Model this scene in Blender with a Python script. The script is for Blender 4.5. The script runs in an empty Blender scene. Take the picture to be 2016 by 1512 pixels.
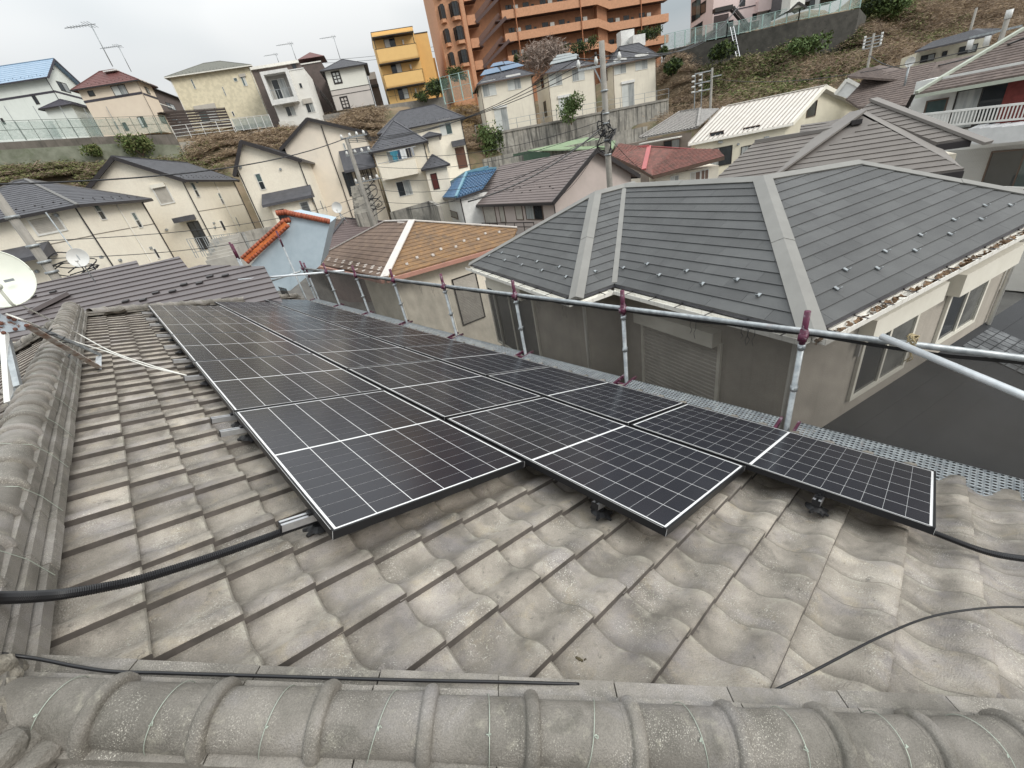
import bpy, bmesh, math, random
from mathutils import Vector, Matrix
random.seed(7)
R = math.radians
# ------------------------------------------------------------------ camera
S = bpy.context.scene
COL = S.collection
F = 803.0935
YAW, PIT, ROL = R(-39.16984), R(-28.67432), R(11.66478)
SL = R(20.51237)
MC = Matrix.Rotation(YAW, 3, 'Z') @ Matrix.Rotation(PIT, 3, 'X') @ Matrix.Rotation(ROL, 3, 'Y')
cr, cf, cu = MC.col[0].copy(), MC.col[1].copy(), MC.col[2].copy()
camd = bpy.data.cameras.new('camera'); cam = bpy.data.objects.new('camera', camd); COL.objects.link(cam)
cm = Matrix((cr, cu, -cf)).transposed().to_4x4(); cam.matrix_world = cm
camd.sensor_width = 36; camd.lens = F * 36 / 2016; camd.clip_start = 0.05; camd.clip_end = 2000
S.camera = cam
# ------------------------------------------------------------------ sky and sun
S.view_settings.view_transform = 'Standard'; S.view_settings.look = 'None'
S.view_settings.exposure = 0.28; S.view_settings.gamma = 1
SUN_EL, SUN_AZ = 36, -72        # direction towards the sun, azimuth from +X
W = bpy.data.worlds.new("World"); S.world = W; W.use_nodes = True
nt = W.node_tree; nt.nodes.clear()
def N_(nt, t, **k):
    n = nt.nodes.new(t)
    for a, b in k.items():
        if a.startswith('i_'):
            key = a[2:]; key = int(key) if key.isdigit() else key.replace('_', ' ')
            n.inputs[key].default_value = b
        else: setattr(n, a, b)
    return n
def LK(nt, a, b): nt.links.new(a, b)
out = N_(nt, 'ShaderNodeOutputWorld'); bg = N_(nt, 'ShaderNodeBackground')
sky = N_(nt, 'ShaderNodeTexSky', sky_type='NISHITA', sun_disc=False, sun_elevation=R(SUN_EL), sun_rotation=R(90 - SUN_AZ), air_density=1, dust_density=4)
tc = N_(nt, 'ShaderNodeTexCoord'); sep = N_(nt, 'ShaderNodeSeparateXYZ')
LK(nt, tc.outputs['Generated'], sep.inputs[0])
zc = N_(nt, 'ShaderNodeClamp'); LK(nt, sep.outputs[2], zc.inputs[0])
# overcast luminance rises from the horizon to the zenith
gr = N_(nt, 'ShaderNodeMath', operation='MULTIPLY_ADD', i_1=6.1, i_2=.93); LK(nt, zc.outputs[0], gr.inputs[0])
mp = N_(nt, 'ShaderNodeMapping'); mp.inputs['Scale'].default_value = (1.0, 1.0, 3.2); LK(nt, tc.outputs['Generated'], mp.inputs[0])
nz = N_(nt, 'ShaderNodeTexNoise', i_Scale=1.4, i_Detail=3.0, i_Roughness=.45, i_Distortion=.3); LK(nt, mp.outputs[0], nz.inputs[0])
rp = N_(nt, 'ShaderNodeValToRGB'); LK(nt, nz.outputs[0], rp.inputs[0])
rp.color_ramp.elements[0].position = .34; rp.color_ramp.elements[0].color = (1.95, 2.16, 2.26, 1)
rp.color_ramp.elements[1].position = .62; rp.color_ramp.elements[1].color = (3.25, 3.29, 3.26, 1)
vm = N_(nt, 'ShaderNodeVectorMath', operation='SCALE'); LK(nt, rp.outputs[0], vm.inputs[0]); LK(nt, gr.outputs[0], vm.inputs['Scale'])
mx = N_(nt, 'ShaderNodeMix', data_type='RGBA'); mx.inputs[0].default_value = .9
LK(nt, sky.outputs[0], mx.inputs[6]); LK(nt, vm.outputs[0], mx.inputs[7])
LK(nt, mx.outputs[2], bg.inputs[0]); bg.inputs[1].default_value = 0.1
LK(nt, bg.outputs[0], out.inputs[0])
sd = bpy.data.lights.new('sun', 'SUN'); sd.energy = 1.5; sd.angle = R(22); sd.color = (1, .96, .9)
so = bpy.data.objects.new('sun', sd); COL.objects.link(so)
sv = Vector((math.cos(R(SUN_EL)) * math.cos(R(SUN_AZ)), math.cos(R(SUN_EL)) * math.sin(R(SUN_AZ)), math.sin(R(SUN_EL))))
so.rotation_euler = sv.to_track_quat('Z', 'Y').to_euler()

# ------------------------------------------------------------------ pixel geometry: a photo pixel gives a direction, scene dimensions give the depth
def ray(x, y):
    return (cf + cr * ((x - 1008) / F) - cu * ((y - 756) / F)).normalized()
def atd(x, y, d):
    r = ray(x, y); return r * (d / math.hypot(r.x, r.y))
def atz(x, y, z):
    r = ray(x, y); return r * (z / r.z)
def online(P, D, x, y):
    r = ray(x, y); D = D.normalized(); b = D.dot(r); den = 1 - b * b
    t = (-P.dot(D) + b * P.dot(r)) / den
    return P + D * t
def onpl(x, y, P, n):
    r = ray(x, y); return r * (P.dot(n) / r.dot(n))
def az(a, el=0): return Vector((math.cos(R(a)), math.sin(R(a)), el))
UP = Vector((0, 0, 1))
XD = Vector((math.cos(SL), 0, -math.sin(SL))); YD = Vector((0, 1, 0)); NR = Vector((math.sin(SL), 0, math.cos(SL)))
def RP(u, v, w): return XD * u + YD * v + NR * w

# ------------------------------------------------------------------ materials
MATS = {}
def mat(name, c1, c2=None, scale=3.0, rough=.7, bump=.0, bscale=None, rnd=.0, metal=0.0, spec=.4, spots=None, detail=4.0, stretch=None, streak=None, alpha=None, ramp=(.35, .65), lines=None, patches=None, grain=None):
    if name in MATS: return MATS[name]
    m = bpy.data.materials.new(name); m.use_nodes = True; t = m.node_tree
    b = t.nodes['Principled BSDF']; b.inputs['Roughness'].default_value = rough; b.inputs['Metallic'].default_value = metal
    b.inputs['Specular IOR Level'].default_value = spec
    g = N_(t, 'ShaderNodeNewGeometry'); pos = g.outputs['Position']
    if stretch:
        mpn = N_(t, 'ShaderNodeMapping'); mpn.inputs['Scale'].default_value = stretch; LK(t, pos, mpn.inputs[0]); spos = mpn.outputs[0]
    else: spos = pos
    c2 = c2 or tuple(x * .85 for x in c1)
    nz = N_(t, 'ShaderNodeTexNoise', i_Scale=scale, i_Detail=detail, i_Roughness=.6); LK(t, spos, nz.inputs[0])
    rp = N_(t, 'ShaderNodeValToRGB'); LK(t, nz.outputs[0], rp.inputs[0])
    rp.color_ramp.elements[0].position = ramp[0]; rp.color_ramp.elements[0].color = (*c2, 1)
    rp.color_ramp.elements[1].position = ramp[1]; rp.color_ramp.elements[1].color = (*c1, 1)
    cur = rp.outputs[0]
    def mixin(fac, col, cur, mode='MIX'):
        x = N_(t, 'ShaderNodeMix', data_type='RGBA', blend_type=mode)
        LK(t, fac, x.inputs[0]); LK(t, cur, x.inputs[6]); x.inputs[7].default_value = (*col, 1); return x.outputs[2]
    def thr(vec, sc, lo, hi, det=3.0, amt=1.0, dist=0.0):
        n = N_(t, 'ShaderNodeTexNoise', i_Scale=sc, i_Detail=det, i_Roughness=.65, i_Distortion=dist); LK(t, vec, n.inputs[0])
        r = N_(t, 'ShaderNodeMapRange', i_1=lo, i_2=hi, i_4=amt); LK(t, n.outputs[0], r.inputs[0]); return r.outputs[0]
    if patches:
        for (col, sc, lo, hi, amt) in patches: cur = mixin(thr(pos, sc, lo, hi, 5.0, amt, .4), col, cur)
    if streak:
        col, sc, lo, hi, amt = streak
        mm = N_(t, 'ShaderNodeMapping'); mm.inputs['Scale'].default_value = (1, 1, .08); LK(t, pos, mm.inputs[0])
        cur = mixin(thr(mm.outputs[0], sc, lo, hi, 5.0, amt), col, cur)
    if spots:
        col, sc, lo, hi, big = spots
        a = thr(pos, sc, lo, hi); bb = thr(pos, big, .48, .62)
        mu = N_(t, 'ShaderNodeMath', operation='MULTIPLY'); LK(t, a, mu.inputs[0]); LK(t, bb, mu.inputs[1])
        cur = mixin(mu.outputs[0], col, cur)
    if grain:
        gn = N_(t, 'ShaderNodeTexNoise', i_Scale=grain[0], i_Detail=3.0, i_Roughness=.7); LK(t, pos, gn.inputs[0])
        gm = N_(t, 'ShaderNodeMapRange', i_1=.3, i_2=.7, i_3=1 - grain[1], i_4=1 + grain[1]); LK(t, gn.outputs[0], gm.inputs[0])
        gv = N_(t, 'ShaderNodeVectorMath', operation='SCALE'); LK(t, cur, gv.inputs[0]); LK(t, gm.outputs[0], gv.inputs['Scale']); cur = gv.outputs[0]
    if rnd:
        oi = N_(t, 'ShaderNodeObjectInfo'); mr = N_(t, 'ShaderNodeMapRange', i_3=1 - rnd, i_4=1 + rnd * .6); LK(t, oi.outputs['Random'], mr.inputs[0])
        vs = N_(t, 'ShaderNodeVectorMath', operation='SCALE'); LK(t, cur, vs.inputs[0]); LK(t, mr.outputs[0], vs.inputs['Scale']); cur = vs.outputs[0]
    LK(t, cur, b.inputs['Base Color'])
    if bump:
        nb = N_(t, 'ShaderNodeTexNoise', i_Scale=bscale or scale * 6, i_Detail=5.0, i_Roughness=.6); LK(t, pos, nb.inputs[0])
        bp = N_(t, 'ShaderNodeBump', i_Strength=bump, i_Distance=.02); LK(t, nb.outputs[0], bp.inputs['Height']); LK(t, bp.outputs[0], b.inputs['Normal'])
    if lines:                                     # fine horizontal board joints: relief only
        sp, st = lines
        sz = N_(t, 'ShaderNodeSeparateXYZ'); LK(t, pos, sz.inputs[0])
        mm = N_(t, 'ShaderNodeMath', operation='MULTIPLY', i_1=1 / sp); LK(t, sz.outputs[2], mm.inputs[0])
        fr = N_(t, 'ShaderNodeMath', operation='FRACT'); LK(t, mm.outputs[0], fr.inputs[0])
        gt = N_(t, 'ShaderNodeMath', operation='GREATER_THAN', i_1=.06); LK(t, fr.outputs[0], gt.inputs[0])
        bp = N_(t, 'ShaderNodeBump', i_Strength=st, i_Distance=.02); LK(t, gt.outputs[0], bp.inputs['Height']); LK(t, bp.outputs[0], b.inputs['Normal'])
    if alpha is not None:
        out = t.nodes['Material Output']; tr = N_(t, 'ShaderNodeBsdfTransparent'); ms = N_(t, 'ShaderNodeMixShader')
        n = N_(t, 'ShaderNodeTexNoise', i_Scale=3.0, i_Detail=2.0); LK(t, pos, n.inputs[0])
        mr = N_(t, 'ShaderNodeMapRange', i_1=.3, i_2=.7, i_3=alpha - .07, i_4=alpha + .07); LK(t, n.outputs[0], mr.inputs[0])
        LK(t, mr.outputs[0], ms.inputs[0]); LK(t, tr.outputs[0], ms.inputs[1]); LK(t, b.outputs[0], ms.inputs[2]); LK(t, ms.outputs[0], out.inputs[0])
    MATS[name] = m; return m
def G(v): return (v, v, v)
M_tile = mat('roof_tile_glazed', (.415, .372, .318), (.21, .188, .16), 4.5, .66, .55, 160, rnd=.27, grain=(260, .22), spots=((.62, .60, .53), 170, .58, .64, 5.0), patches=[((.15, .135, .115), 6.5, .54, .68, .65), ((.41, .345, .24), 8.0, .56, .68, .4), ((.30, .28, .30), 3.0, .5, .7, .5), ((.10, .09, .08), 22.0, .62, .70, .6), ((.46, .42, .36), 9.0, .6, .7, .45)])
# painted shade below each overlap, painted highlight and dark rim at the lower edge, in each tile's own coordinates
def tile_painted_shading(m):
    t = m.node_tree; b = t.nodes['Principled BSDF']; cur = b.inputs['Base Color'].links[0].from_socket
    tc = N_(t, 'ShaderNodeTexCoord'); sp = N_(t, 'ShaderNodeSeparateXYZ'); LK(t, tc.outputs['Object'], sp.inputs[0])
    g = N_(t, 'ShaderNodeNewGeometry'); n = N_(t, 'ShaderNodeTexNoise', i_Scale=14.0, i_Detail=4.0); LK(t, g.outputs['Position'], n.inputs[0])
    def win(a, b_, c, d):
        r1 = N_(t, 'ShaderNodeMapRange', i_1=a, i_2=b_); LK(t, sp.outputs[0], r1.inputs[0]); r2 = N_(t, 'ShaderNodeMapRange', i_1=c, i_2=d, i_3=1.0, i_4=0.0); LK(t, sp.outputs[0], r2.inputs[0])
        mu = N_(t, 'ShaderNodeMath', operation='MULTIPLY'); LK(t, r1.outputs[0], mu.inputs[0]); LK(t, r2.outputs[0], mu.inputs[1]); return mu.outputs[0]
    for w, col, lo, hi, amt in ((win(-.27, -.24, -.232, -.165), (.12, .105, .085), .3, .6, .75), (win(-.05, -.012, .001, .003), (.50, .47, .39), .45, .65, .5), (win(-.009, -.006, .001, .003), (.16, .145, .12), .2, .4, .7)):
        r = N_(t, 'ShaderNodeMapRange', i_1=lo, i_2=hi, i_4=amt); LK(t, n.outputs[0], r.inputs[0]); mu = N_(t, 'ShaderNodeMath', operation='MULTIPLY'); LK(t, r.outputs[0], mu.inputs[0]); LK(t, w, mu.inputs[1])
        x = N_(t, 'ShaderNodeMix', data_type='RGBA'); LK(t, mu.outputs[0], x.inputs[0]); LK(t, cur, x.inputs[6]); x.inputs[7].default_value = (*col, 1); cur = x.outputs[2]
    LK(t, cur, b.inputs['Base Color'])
tile_painted_shading(M_tile)
M_tedge = mat('tile_edge_shade', (.115, .10, .09), (.07, .062, .055), 9, .85)  # darker tone paints shade onto the side and lower faces of the tiles
M_ridge = mat('ridge_tile_glazed', (.27, .248, .22), (.135, .124, .106), 4.0, .56, .4, 180, rnd=.14, grain=(300, .25), spots=((.44, .42, .365), 300, .57, .66, 6.0), patches=[((.28, .265, .27), 4.0, .52, .7, .5), ((.085, .08, .065), 7.0, .56, .70, .6), ((.34, .32, .26), 14.0, .58, .7, .5)])
M_mortar = mat('mortar', (.33, .30, .25), (.15, .135, .11), 20, .95, .9, 60)
M_wire = mat('copper_wire', (.45, .50, .43), rough=.5, metal=.5)
M_black = mat('black_rubber', (.018, .018, .02), (.012, .012, .013), 8, .5)
M_cond = mat('black_conduit', (.012, .012, .014), rough=.38, spec=.5)
M_frame = mat('panel_frame_black', (.018, .018, .02), rough=.4, metal=.3)
M_frameedge = mat('frame_edge_bare', (.62, .62, .62), rough=.4)
M_back = mat('panel_backsheet_white', (.80, .80, .80), rough=.25, spec=.5)
M_cell = mat('silicon_cell', (.019, .020, .027), (.016, .017, .023), 2.0, .2, spec=.5, rnd=.06)
M_alu = mat('aluminium', (.62, .63, .64), (.5, .5, .52), 20, .34, metal=.8, rnd=.05)
M_galv = mat('galvanised_steel', (.40, .425, .435), (.24, .26, .275), 14, .45, metal=.5, bump=.1, bscale=60, patches=[((.33, .28, .27), 9, .6, .72, .6)])
M_purple = mat('worn_purple_paint', (.12, .022, .055), (.07, .015, .035), 20, .5, patches=[((.3, .25, .28), 18, .55, .62, .8)])
M_net = mat('dust_net', (.105, .096, .084), (.08, .073, .064), 2, .9, alpha=.60)
M_net2 = mat('dust_net_dark', (.012, .012, .012), (.008, .008, .008), 2, .9, alpha=.85)

# ------------------------------------------------------------------ mesh builder
class MB:
    def __init__(s): s.v = []; s.f = []
    def add(s, vs, fs):
        o = len(s.v); s.v += [tuple(v) for v in vs]; s.f += [tuple(i + o for i in f) for f in fs]; return s
    def box(s, o, a, b, c):
        o, a, b, c = map(Vector, (o, a, b, c))
        if a.cross(b).dot(c) < 0: a, b = b, a
        P = [o, o + a, o + a + b, o + b]; P += [p + c for p in P]
        return s.add(P, [(3, 2, 1, 0), (4, 5, 6, 7), (0, 1, 5, 4), (1, 2, 6, 5), (2, 3, 7, 6), (3, 0, 4, 7)])
    def cbox(s, c, dx, dy, dz, sx, sy, sz):
        dx, dy, dz = dx.normalized(), dy.normalized(), dz.normalized()
        return s.box(Vector(c) - dx * sx / 2 - dy * sy / 2 - dz * sz / 2, dx * sx, dy * sy, dz * sz)
    def bar(s, p, q, w, h=None, up=UP):
        p, q = Vector(p), Vector(q); d = q - p
        if d.length < 1e-6: return s
        up = Vector(up)
        if abs(d.normalized().dot(up)) > .98: up = Vector((1, 0, 0))
        a = d.cross(up).normalized(); b = a.cross(d).normalized(); h = h or w
        return s.box(p - a * w / 2 - b * h / 2, a * w, b * h, d)
    def prism(s, poly, off):
        n = len(poly); P = [Vector(p) for p in poly]; off = Vector(off)
        nn = Vector((0, 0, 0))
        for i in range(n): nn += P[i].cross(P[(i + 1) % n])
        if nn.dot(off) < 0: P.reverse()
        return s.add(P + [p + off for p in P], [tuple(range(n))[::-1], tuple(range(n, 2 * n))] + [(i, (i + 1) % n, (i + 1) % n + n, i + n) for i in range(n)])
    def tube(s, pts, r, n=8, cap=True, rads=None):
        pts = [Vector(p) for p in pts]; k = len(pts); o = len(s.v); prev = None
        for i, p in enumerate(pts):
            d = (pts[min(i + 1, k - 1)] - pts[max(i - 1, 0)]).normalized()
            if prev is None:
                prev = d.cross(UP if abs(d.z) < .9 else Vector((1, 0, 0))).normalized()
            a = (prev - d * prev.dot(d)).normalized(); prev = a; b = d.cross(a)
            rr = rads[i] if rads else r
            for j in range(n):
                t = 2 * math.pi * j / n; s.v.append(tuple(p + a * (rr * math.cos(t)) + b * (rr * math.sin(t))))
        for i in range(k - 1):
            for j in range(n):
                j2 = (j + 1) % n; s.f.append((o + i * n + j, o + i * n + j2, o + (i + 1) * n + j2, o + (i + 1) * n + j))
        if cap: s.f.append(tuple(o + j for j in range(n))[::-1]); s.f.append(tuple(o + (k - 1) * n + j for j in range(n)))
        return s
    def build(s, name, m, parent=None, smooth=False, stuff=False):
        me = bpy.data.meshes.new(name); me.from_pydata(s.v, [], s.f); me.update()
        if m: me.materials.append(m)
        if smooth: me.shade_smooth() if hasattr(me, 'shade_smooth') else [setattr(p, 'use_smooth', True) for p in me.polygons]
        return link(name, me, parent, stuff)
def link(name, me, parent=None, stuff=False, mw=None):
    o = bpy.data.objects.new(name, me); COL.objects.link(o)
    if parent is not None:
        o.parent = parent
        o.matrix_parent_inverse = PINV.get(parent.name) or Matrix.Identity(4)
    if mw is not None: o.matrix_basis = mw
    if stuff: o['kind'] = 'stuff'
    return o
PINV = {}
def thing(name, label, cat, loc, group=None):
    o = bpy.data.objects.new(name, None); COL.objects.link(o); loc = Vector(loc); o.location = loc; o.empty_display_size = .2
    PINV[o.name] = Matrix.Translation(-loc)
    tag(o, label, cat, group); return o
def tag(o, label, cat, group=None):
    o['label'] = label; o['category'] = cat
    if group: o['group'] = group
    return o
def struct(o): o['kind'] = 'structure'; return o
def bez(P, n=24):
    out = []; P = [Vector(p) for p in P]
    Q = [P[0] * 2 - P[1]] + P + [P[-1] * 2 - P[-2]]
    for i in range(1, len(Q) - 2):
        for k in range(n):
            t = k / n; a, b, c, d = Q[i - 1:i + 3]
            out.append(.5 * ((2 * b) + (c - a) * t + (2 * a - 5 * b + 4 * c - d) * t * t + (3 * b - a - 3 * c + d) * t ** 3))
    out.append(P[-1]); return out
def sag(a, b, s, n=12):
    a, b = Vector(a), Vector(b)
    return [a.lerp(b, i / n) - UP * (s * 4 * (i / n) * (1 - i / n)) for i in range(n + 1)]

# ================================================================== MAIN HOUSE ROOF
WT = -1.19                                   # tile crown plane, measured along the roof normal
roof = thing('tiled_house', 'weathered grey clay tiled roof in the foreground carrying the solar panels', 'house', RP(1.6, 4, WT - 6))
def hipv(u): return 1.093 - .937 * u          # near hip axis in roof coordinates
def farv(u): return 10.03 + .937 * u         # far hip axis
UL, UE = -.30, 4.42                          # ridge side and eave side limits
TW, TL_, TH = .265, .236, .032
def tile_mesh():
    prof = [(0, 0), (.012, .004), (.045, .003), (.068, -.003), (.092, -.017), (.125, -.036), (.16, -.046), (.198, -.044), (.235, -.034), (.272, -.026)]
    b = MB(); n = len(prof); vs = []
    # local x = down the slope (lower end at x=0), y = along the eave, z = up
    for x, dz in ((-.262, -.024), (-.12, -.011), (-.003, -.0005), (0, -.003)):
        for y, z in prof: vs.append((x, y, z + dz))
    for y, z in prof: vs.append((-.001, y, z - .026))
    for x, dz in ((-.262, -.022), (0, -.004)): vs.append((x, -.001, dz - TH))
    fs = []
    for r in range(4):
        for i in range(n - 1): fs.append((r * n + i, (r + 1) * n + i, (r + 1) * n + i + 1, r * n + i + 1))
    k = 5 * n
    fs.append((k, k + 1, 3 * n, 2 * n, n, 0)); fs.append((k + 1, 4 * n, 3 * n))
    b.add(vs, fs); me = bpy.data.meshes.new('roof_tile'); me.from_pydata(b.v, [], b.f); me.update()
    for p in me.polygons:
        p.use_smooth = len(p.vertices) == 4 and abs(p.normal.z) > .5
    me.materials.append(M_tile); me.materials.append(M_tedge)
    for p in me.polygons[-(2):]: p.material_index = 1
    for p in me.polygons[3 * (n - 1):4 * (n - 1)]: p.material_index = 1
    return me
TM = tile_mesh()
BR = Matrix((XD, YD, NR)).transposed().to_4x4()
U0, V0 = .206, 1.15
cells = []
for k in range(-3, 19):
    for j in range(-12, 55):
        u, v = U0 + TL_ * k, V0 + TW * j - .006
        uc, vc = u - TL_ / 2, v + TW / 2
        if u < UL + .02 or u > UE + .05: continue
        if vc < hipv(uc) - .22 or vc > farv(uc) + .22 or vc < -3.4: continue
        cells.append((u, v))
panel_spec = [('A', .512, 1.572, 0, 5), ('B', 1.606, 2.649, -1, 6), ('C', 2.694, 3.693, -2, 7)]
K = 1.0566
def under(u, v):
    for n, a, b, k0, c in panel_spec:
        if a * K + .25 < u - .1 < b * K - .05 and (1.3977 + .8243 * k0) * K + .4 < v + .13 < (1.3977 + .8243 * (k0 + 2 * c)) * K - .3: return True
    return False
cells.sort(key=lambda c: (under(*c), RP(c[0], c[1], WT).length))
rest = bmesh.new(); cnt = 0
def tile_place(u, v):
    jit = random.uniform(-.004, .004)
    return Matrix.Translation(RP(u + random.uniform(-.003, .003), v + jit * .5, WT)) @ BR @ Matrix.Rotation(random.uniform(-.008, .008), 4, 'Z') @ Matrix.Rotation(random.uniform(-.01, .01), 4, 'Y')
hd = Vector((1, -.937, 0)).normalized()
for (u, v) in cells:
    uc, vc = u - TL_ / 2, v + TW / 2; mw = tile_place(u, v)
    edge = abs(vc - hipv(uc)) < .34 or abs(vc - farv(uc)) < .34
    if cnt < 296:
        me = TM
        if edge:
            bmx = bmesh.new(); bmx.from_mesh(TM)
            near = abs(vc - hipv(uc)) < .34
            no = Vector((-.937, -1, 0)) if near else Vector((-.937, 1, 0))
            co = Vector((0, (hipv(u) if near else farv(u)) - v, 0))
            bmesh.ops.bisect_plane(bmx, geom=bmx.verts[:] + bmx.edges[:] + bmx.faces[:], plane_co=co, plane_no=no, clear_outer=True)
            if not bmx.verts: bmx.free(); continue
            me = bpy.data.meshes.new('roof_tile'); bmx.to_mesh(me); bmx.free(); me.materials.append(M_tile); me.materials.append(M_tedge)
        link('roof_tile', me, roof, mw=mw); cnt += 1
    else:
        a = len(rest.verts); rest.from_mesh(TM); rest.verts.ensure_lookup_table()
        for vv in rest.verts[a:]: vv.co = mw @ vv.co
me = bpy.data.meshes.new('roof_tiles_far'); rest.to_mesh(me); rest.free(); me.materials.append(M_tile); me.materials.append(M_tedge)
link('roof_tile_field', me, roof, True)
# sheathing below the tiles, other slopes and house body
ridge_z = RP(-.355, 0, WT).z; rx = RP(-.355, 0, WT).x
ex, ez = RP(UE, 0, WT).x, RP(UE, 0, WT).z
b = MB()
ev0, ev1 = -3.4, farv(UE)
A = [Vector((rx, 1.5, ridge_z - .125)), Vector((rx, farv(-.355), ridge_z - .125)), Vector((ex, ev1, ez - .125)), Vector((ex, hipv(UE), ez - .125))]
b.prism(A, (0, 0, -.12)); b.build('roof_deck', M_mortar, roof)
# near hip slope (behind and below the camera), back slope and far hip slope with their own tile fields
def field(name, O, du, dv, nn, nu, nv, test=None):
    bb = bmesh.new(); B2 = Matrix((du, dv, nn)).transposed().to_4x4()
    for i in range(nu):
        for j in range(nv):
            P = O + du * (TL_ * (i + 1)) + dv * (TW * j)
            if test and not test(P): continue
            a = len(bb.verts); bb.from_mesh(TM); bb.verts.ensure_lookup_table(); mw = Matrix.Translation(P) @ B2
            for vv in bb.verts[a:]: vv.co = mw @ vv.co
    me = bpy.data.meshes.new(name); bb.to_mesh(me); bb.free(); me.materials.append(M_tile); me.materials.append(M_tedge); return link(name, me, roof, True)
SLN = math.sin(SL); CSN = math.cos(SL)
J = Vector((rx, hipv(-.355) - .02, ridge_z))            # junction of ridge and near hip
DS = Vector((0, -CSN, -SLN)); NS = Vector((0, -SLN, CSN))
field('hip_tile_field', J + Vector((-4, -.10, -.05)), DS, Vector((1, 0, 0)), NS, 14, 44, lambda P: (P.x - J.x) < -(P.y - J.y) - .22 and (P.x - J.x) > (P.y - J.y))
DB = Vector((-CSN, 0, -SLN)); NB = Vector((-SLN, 0, CSN))
field('back_tile_field', J + Vector((-.1, -3.9, -.04)), DB, Vector((0, 1, 0)), NB, 16, 66, lambda P: (P.y - J.y) > (P.x - J.x) and P.y < farv(-.355) + (J.x - P.x))
DF = Vector((0, CSN, -SLN)); NF = Vector((0, SLN, CSN)); JF = Vector((rx, farv(-.355), ridge_z))
field('far_tile_field', JF + Vector((-4.2, .10, -.05)), DF, Vector((1, 0, 0)), NF, 16, 34, lambda P: abs(P.x - J.x) < (P.y - JF.y))
bw = MB(); x0, x1, y0, y1 = rx - 4.3, ex - .55, J.y - 4.0, ev1 - .5
bw.box((x0, y0, -8.6), (x1 - x0, 0, 0), (0, y1 - y0, 0), (0, 0, 5.9)); bw.build('wall', mat('main_wall', (.5, .46, .4), scale=2), roof)

# ------------------------------------------------------------------ ridges
def cap_mesh(r, L, band=.019, seg=12):
    w0 = .036; prof = [(0, r - .004), (L - w0 - .014, r), (L - w0 - .0135, r + .001)] + [(L - w0 / 2 - math.cos(math.pi * k / 8) * w0 / 2, r + .001 + band * math.sin(math.pi * k / 8) ** .7) for k in range(9)] + [(L + .001, r - .012)]
    b = MB(); n = seg + 1
    for x, rr in prof:
        for j in range(n):
            t = math.pi * (j / seg) * 1.12 - math.pi * .06
            b.v.append((x, rr * math.cos(t), rr * math.sin(t) * .93))
    for i in range(len(prof) - 1):
        for j in range(seg): b.f.append((i * n + j, (i + 1) * n + j, (i + 1) * n + j + 1, i * n + j + 1))
    me = bpy.data.meshes.new('ridge_cap'); me.from_pydata(b.v, [], b.f); me.update(); me.materials.append(M_ridge)
    for p in me.polygons: p.use_smooth = True
    me.set_sharp_from_angle(angle=R(38)) if hasattr(me, 'set_sharp_from_angle') else None
    return me
CAP = cap_mesh(.072, .262, .016)
CAPL = cap_mesh(.082, .235, .017)
def frame_m(P, d, up=UP):
    d = d.normalized(); side = up.cross(d).normalized(); u2 = d.cross(side)
    return Matrix.Translation(P) @ Matrix((d, side, u2)).transposed().to_4x4()
def ridge(P, Q, step=.262, layers=((.146, .046), (.088, .036)), lift=.0, wires=True, capm=None, individual=True, noshi=.34, sc=1.0):
    """P, Q : on the roof surface below the ridge axis; stacks flat tiles, then round caps"""
    d = (Q - P); L = d.length; d.normalize(); side = UP.cross(d).normalized(); u2 = d.cross(side)
    h = lift
    for hw, th in layers:
        hw *= sc; th *= sc
        n = int(L / noshi) + 1
        if individual:
            for sgn in (-1, 1):
                for i in range(n):
                    a0, a1 = i * noshi + .002, min((i + 1) * noshi - .002, L)
                    if a1 - a0 < .02: continue
                    b = MB(); jt = random.uniform(-.003, .003)
                    o = P + d * a0 + u2 * h; s1 = side * sgn
                    p4 = [o + s1 * .01 + u2 * (.012), o + s1 * (hw + jt) - u2 * .006, o + s1 * (hw + jt) + u2 * (th * .62), o + s1 * .01 + u2 * (th * .95)]
                    b.prism(p4, d * (a1 - a0)); b.build('noshi_tile', M_ridge, roof)
        else:
            b = MB(); b.prism([P - side * hw + u2 * h, P + side * hw + u2 * h, P + side * hw + u2 * (h + th * .7), P - side * hw + u2 * (h + th * .7)], d * L); b.build('noshi_course', M_ridge, roof)
        h += th
    b = MB(); b.cbox(P + d * (L / 2) + u2 * (h / 2), d, side, u2, L, .13 * sc, h * .8); b.build('mortar_bed', M_mortar, roof)
    n = int(L / step)
    for i in range(n):
        m = frame_m(P + d * (L - (i + 1) * step) + u2 * (h - .012 + random.uniform(-.002, .002)), d, u2) @ Matrix.Rotation(random.uniform(-.02, .02), 4, 'Z') @ Matrix.Scale(sc, 4)
        link('ridge_cap', capm or CAP, roof, mw=m)
    return h
# near hip: caps climb from lower right to the junction at the left
hs = RP(1.0, hipv(1.0), WT); HD = (RP(2, hipv(2), WT) - RP(1, hipv(1), WT)).normalized()
hipP = RP(-.40, hipv(-.40), WT - .0); hipQ = RP(4.3, hipv(4.3), WT)
HH = ridge(hipP, hipQ)
ridge(Vector((rx, farv(-.355) + .1, ridge_z)), Vector((rx, J.y - .15, ridge_z)), step=.235, layers=((.118, .062), (.105, .062), (.095, .062)), capm=CAPL)
ridge(JF + Vector((0, 0, -.02)), RP(UE - .1, farv(UE - .1), WT), step=.27, individual=False)
# far side and back hips, reduced
ridge(JF + Vector((0, 0, 0)), JF + Vector((-3.9, 3.9, -3.9 * math.tan(SL))), step=.3, individual=False)
ridge(J + Vector((0, 0, 0)), J + Vector((-3.9, -3.9, -3.9 * math.tan(SL))), step=.3, individual=False)
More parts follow.
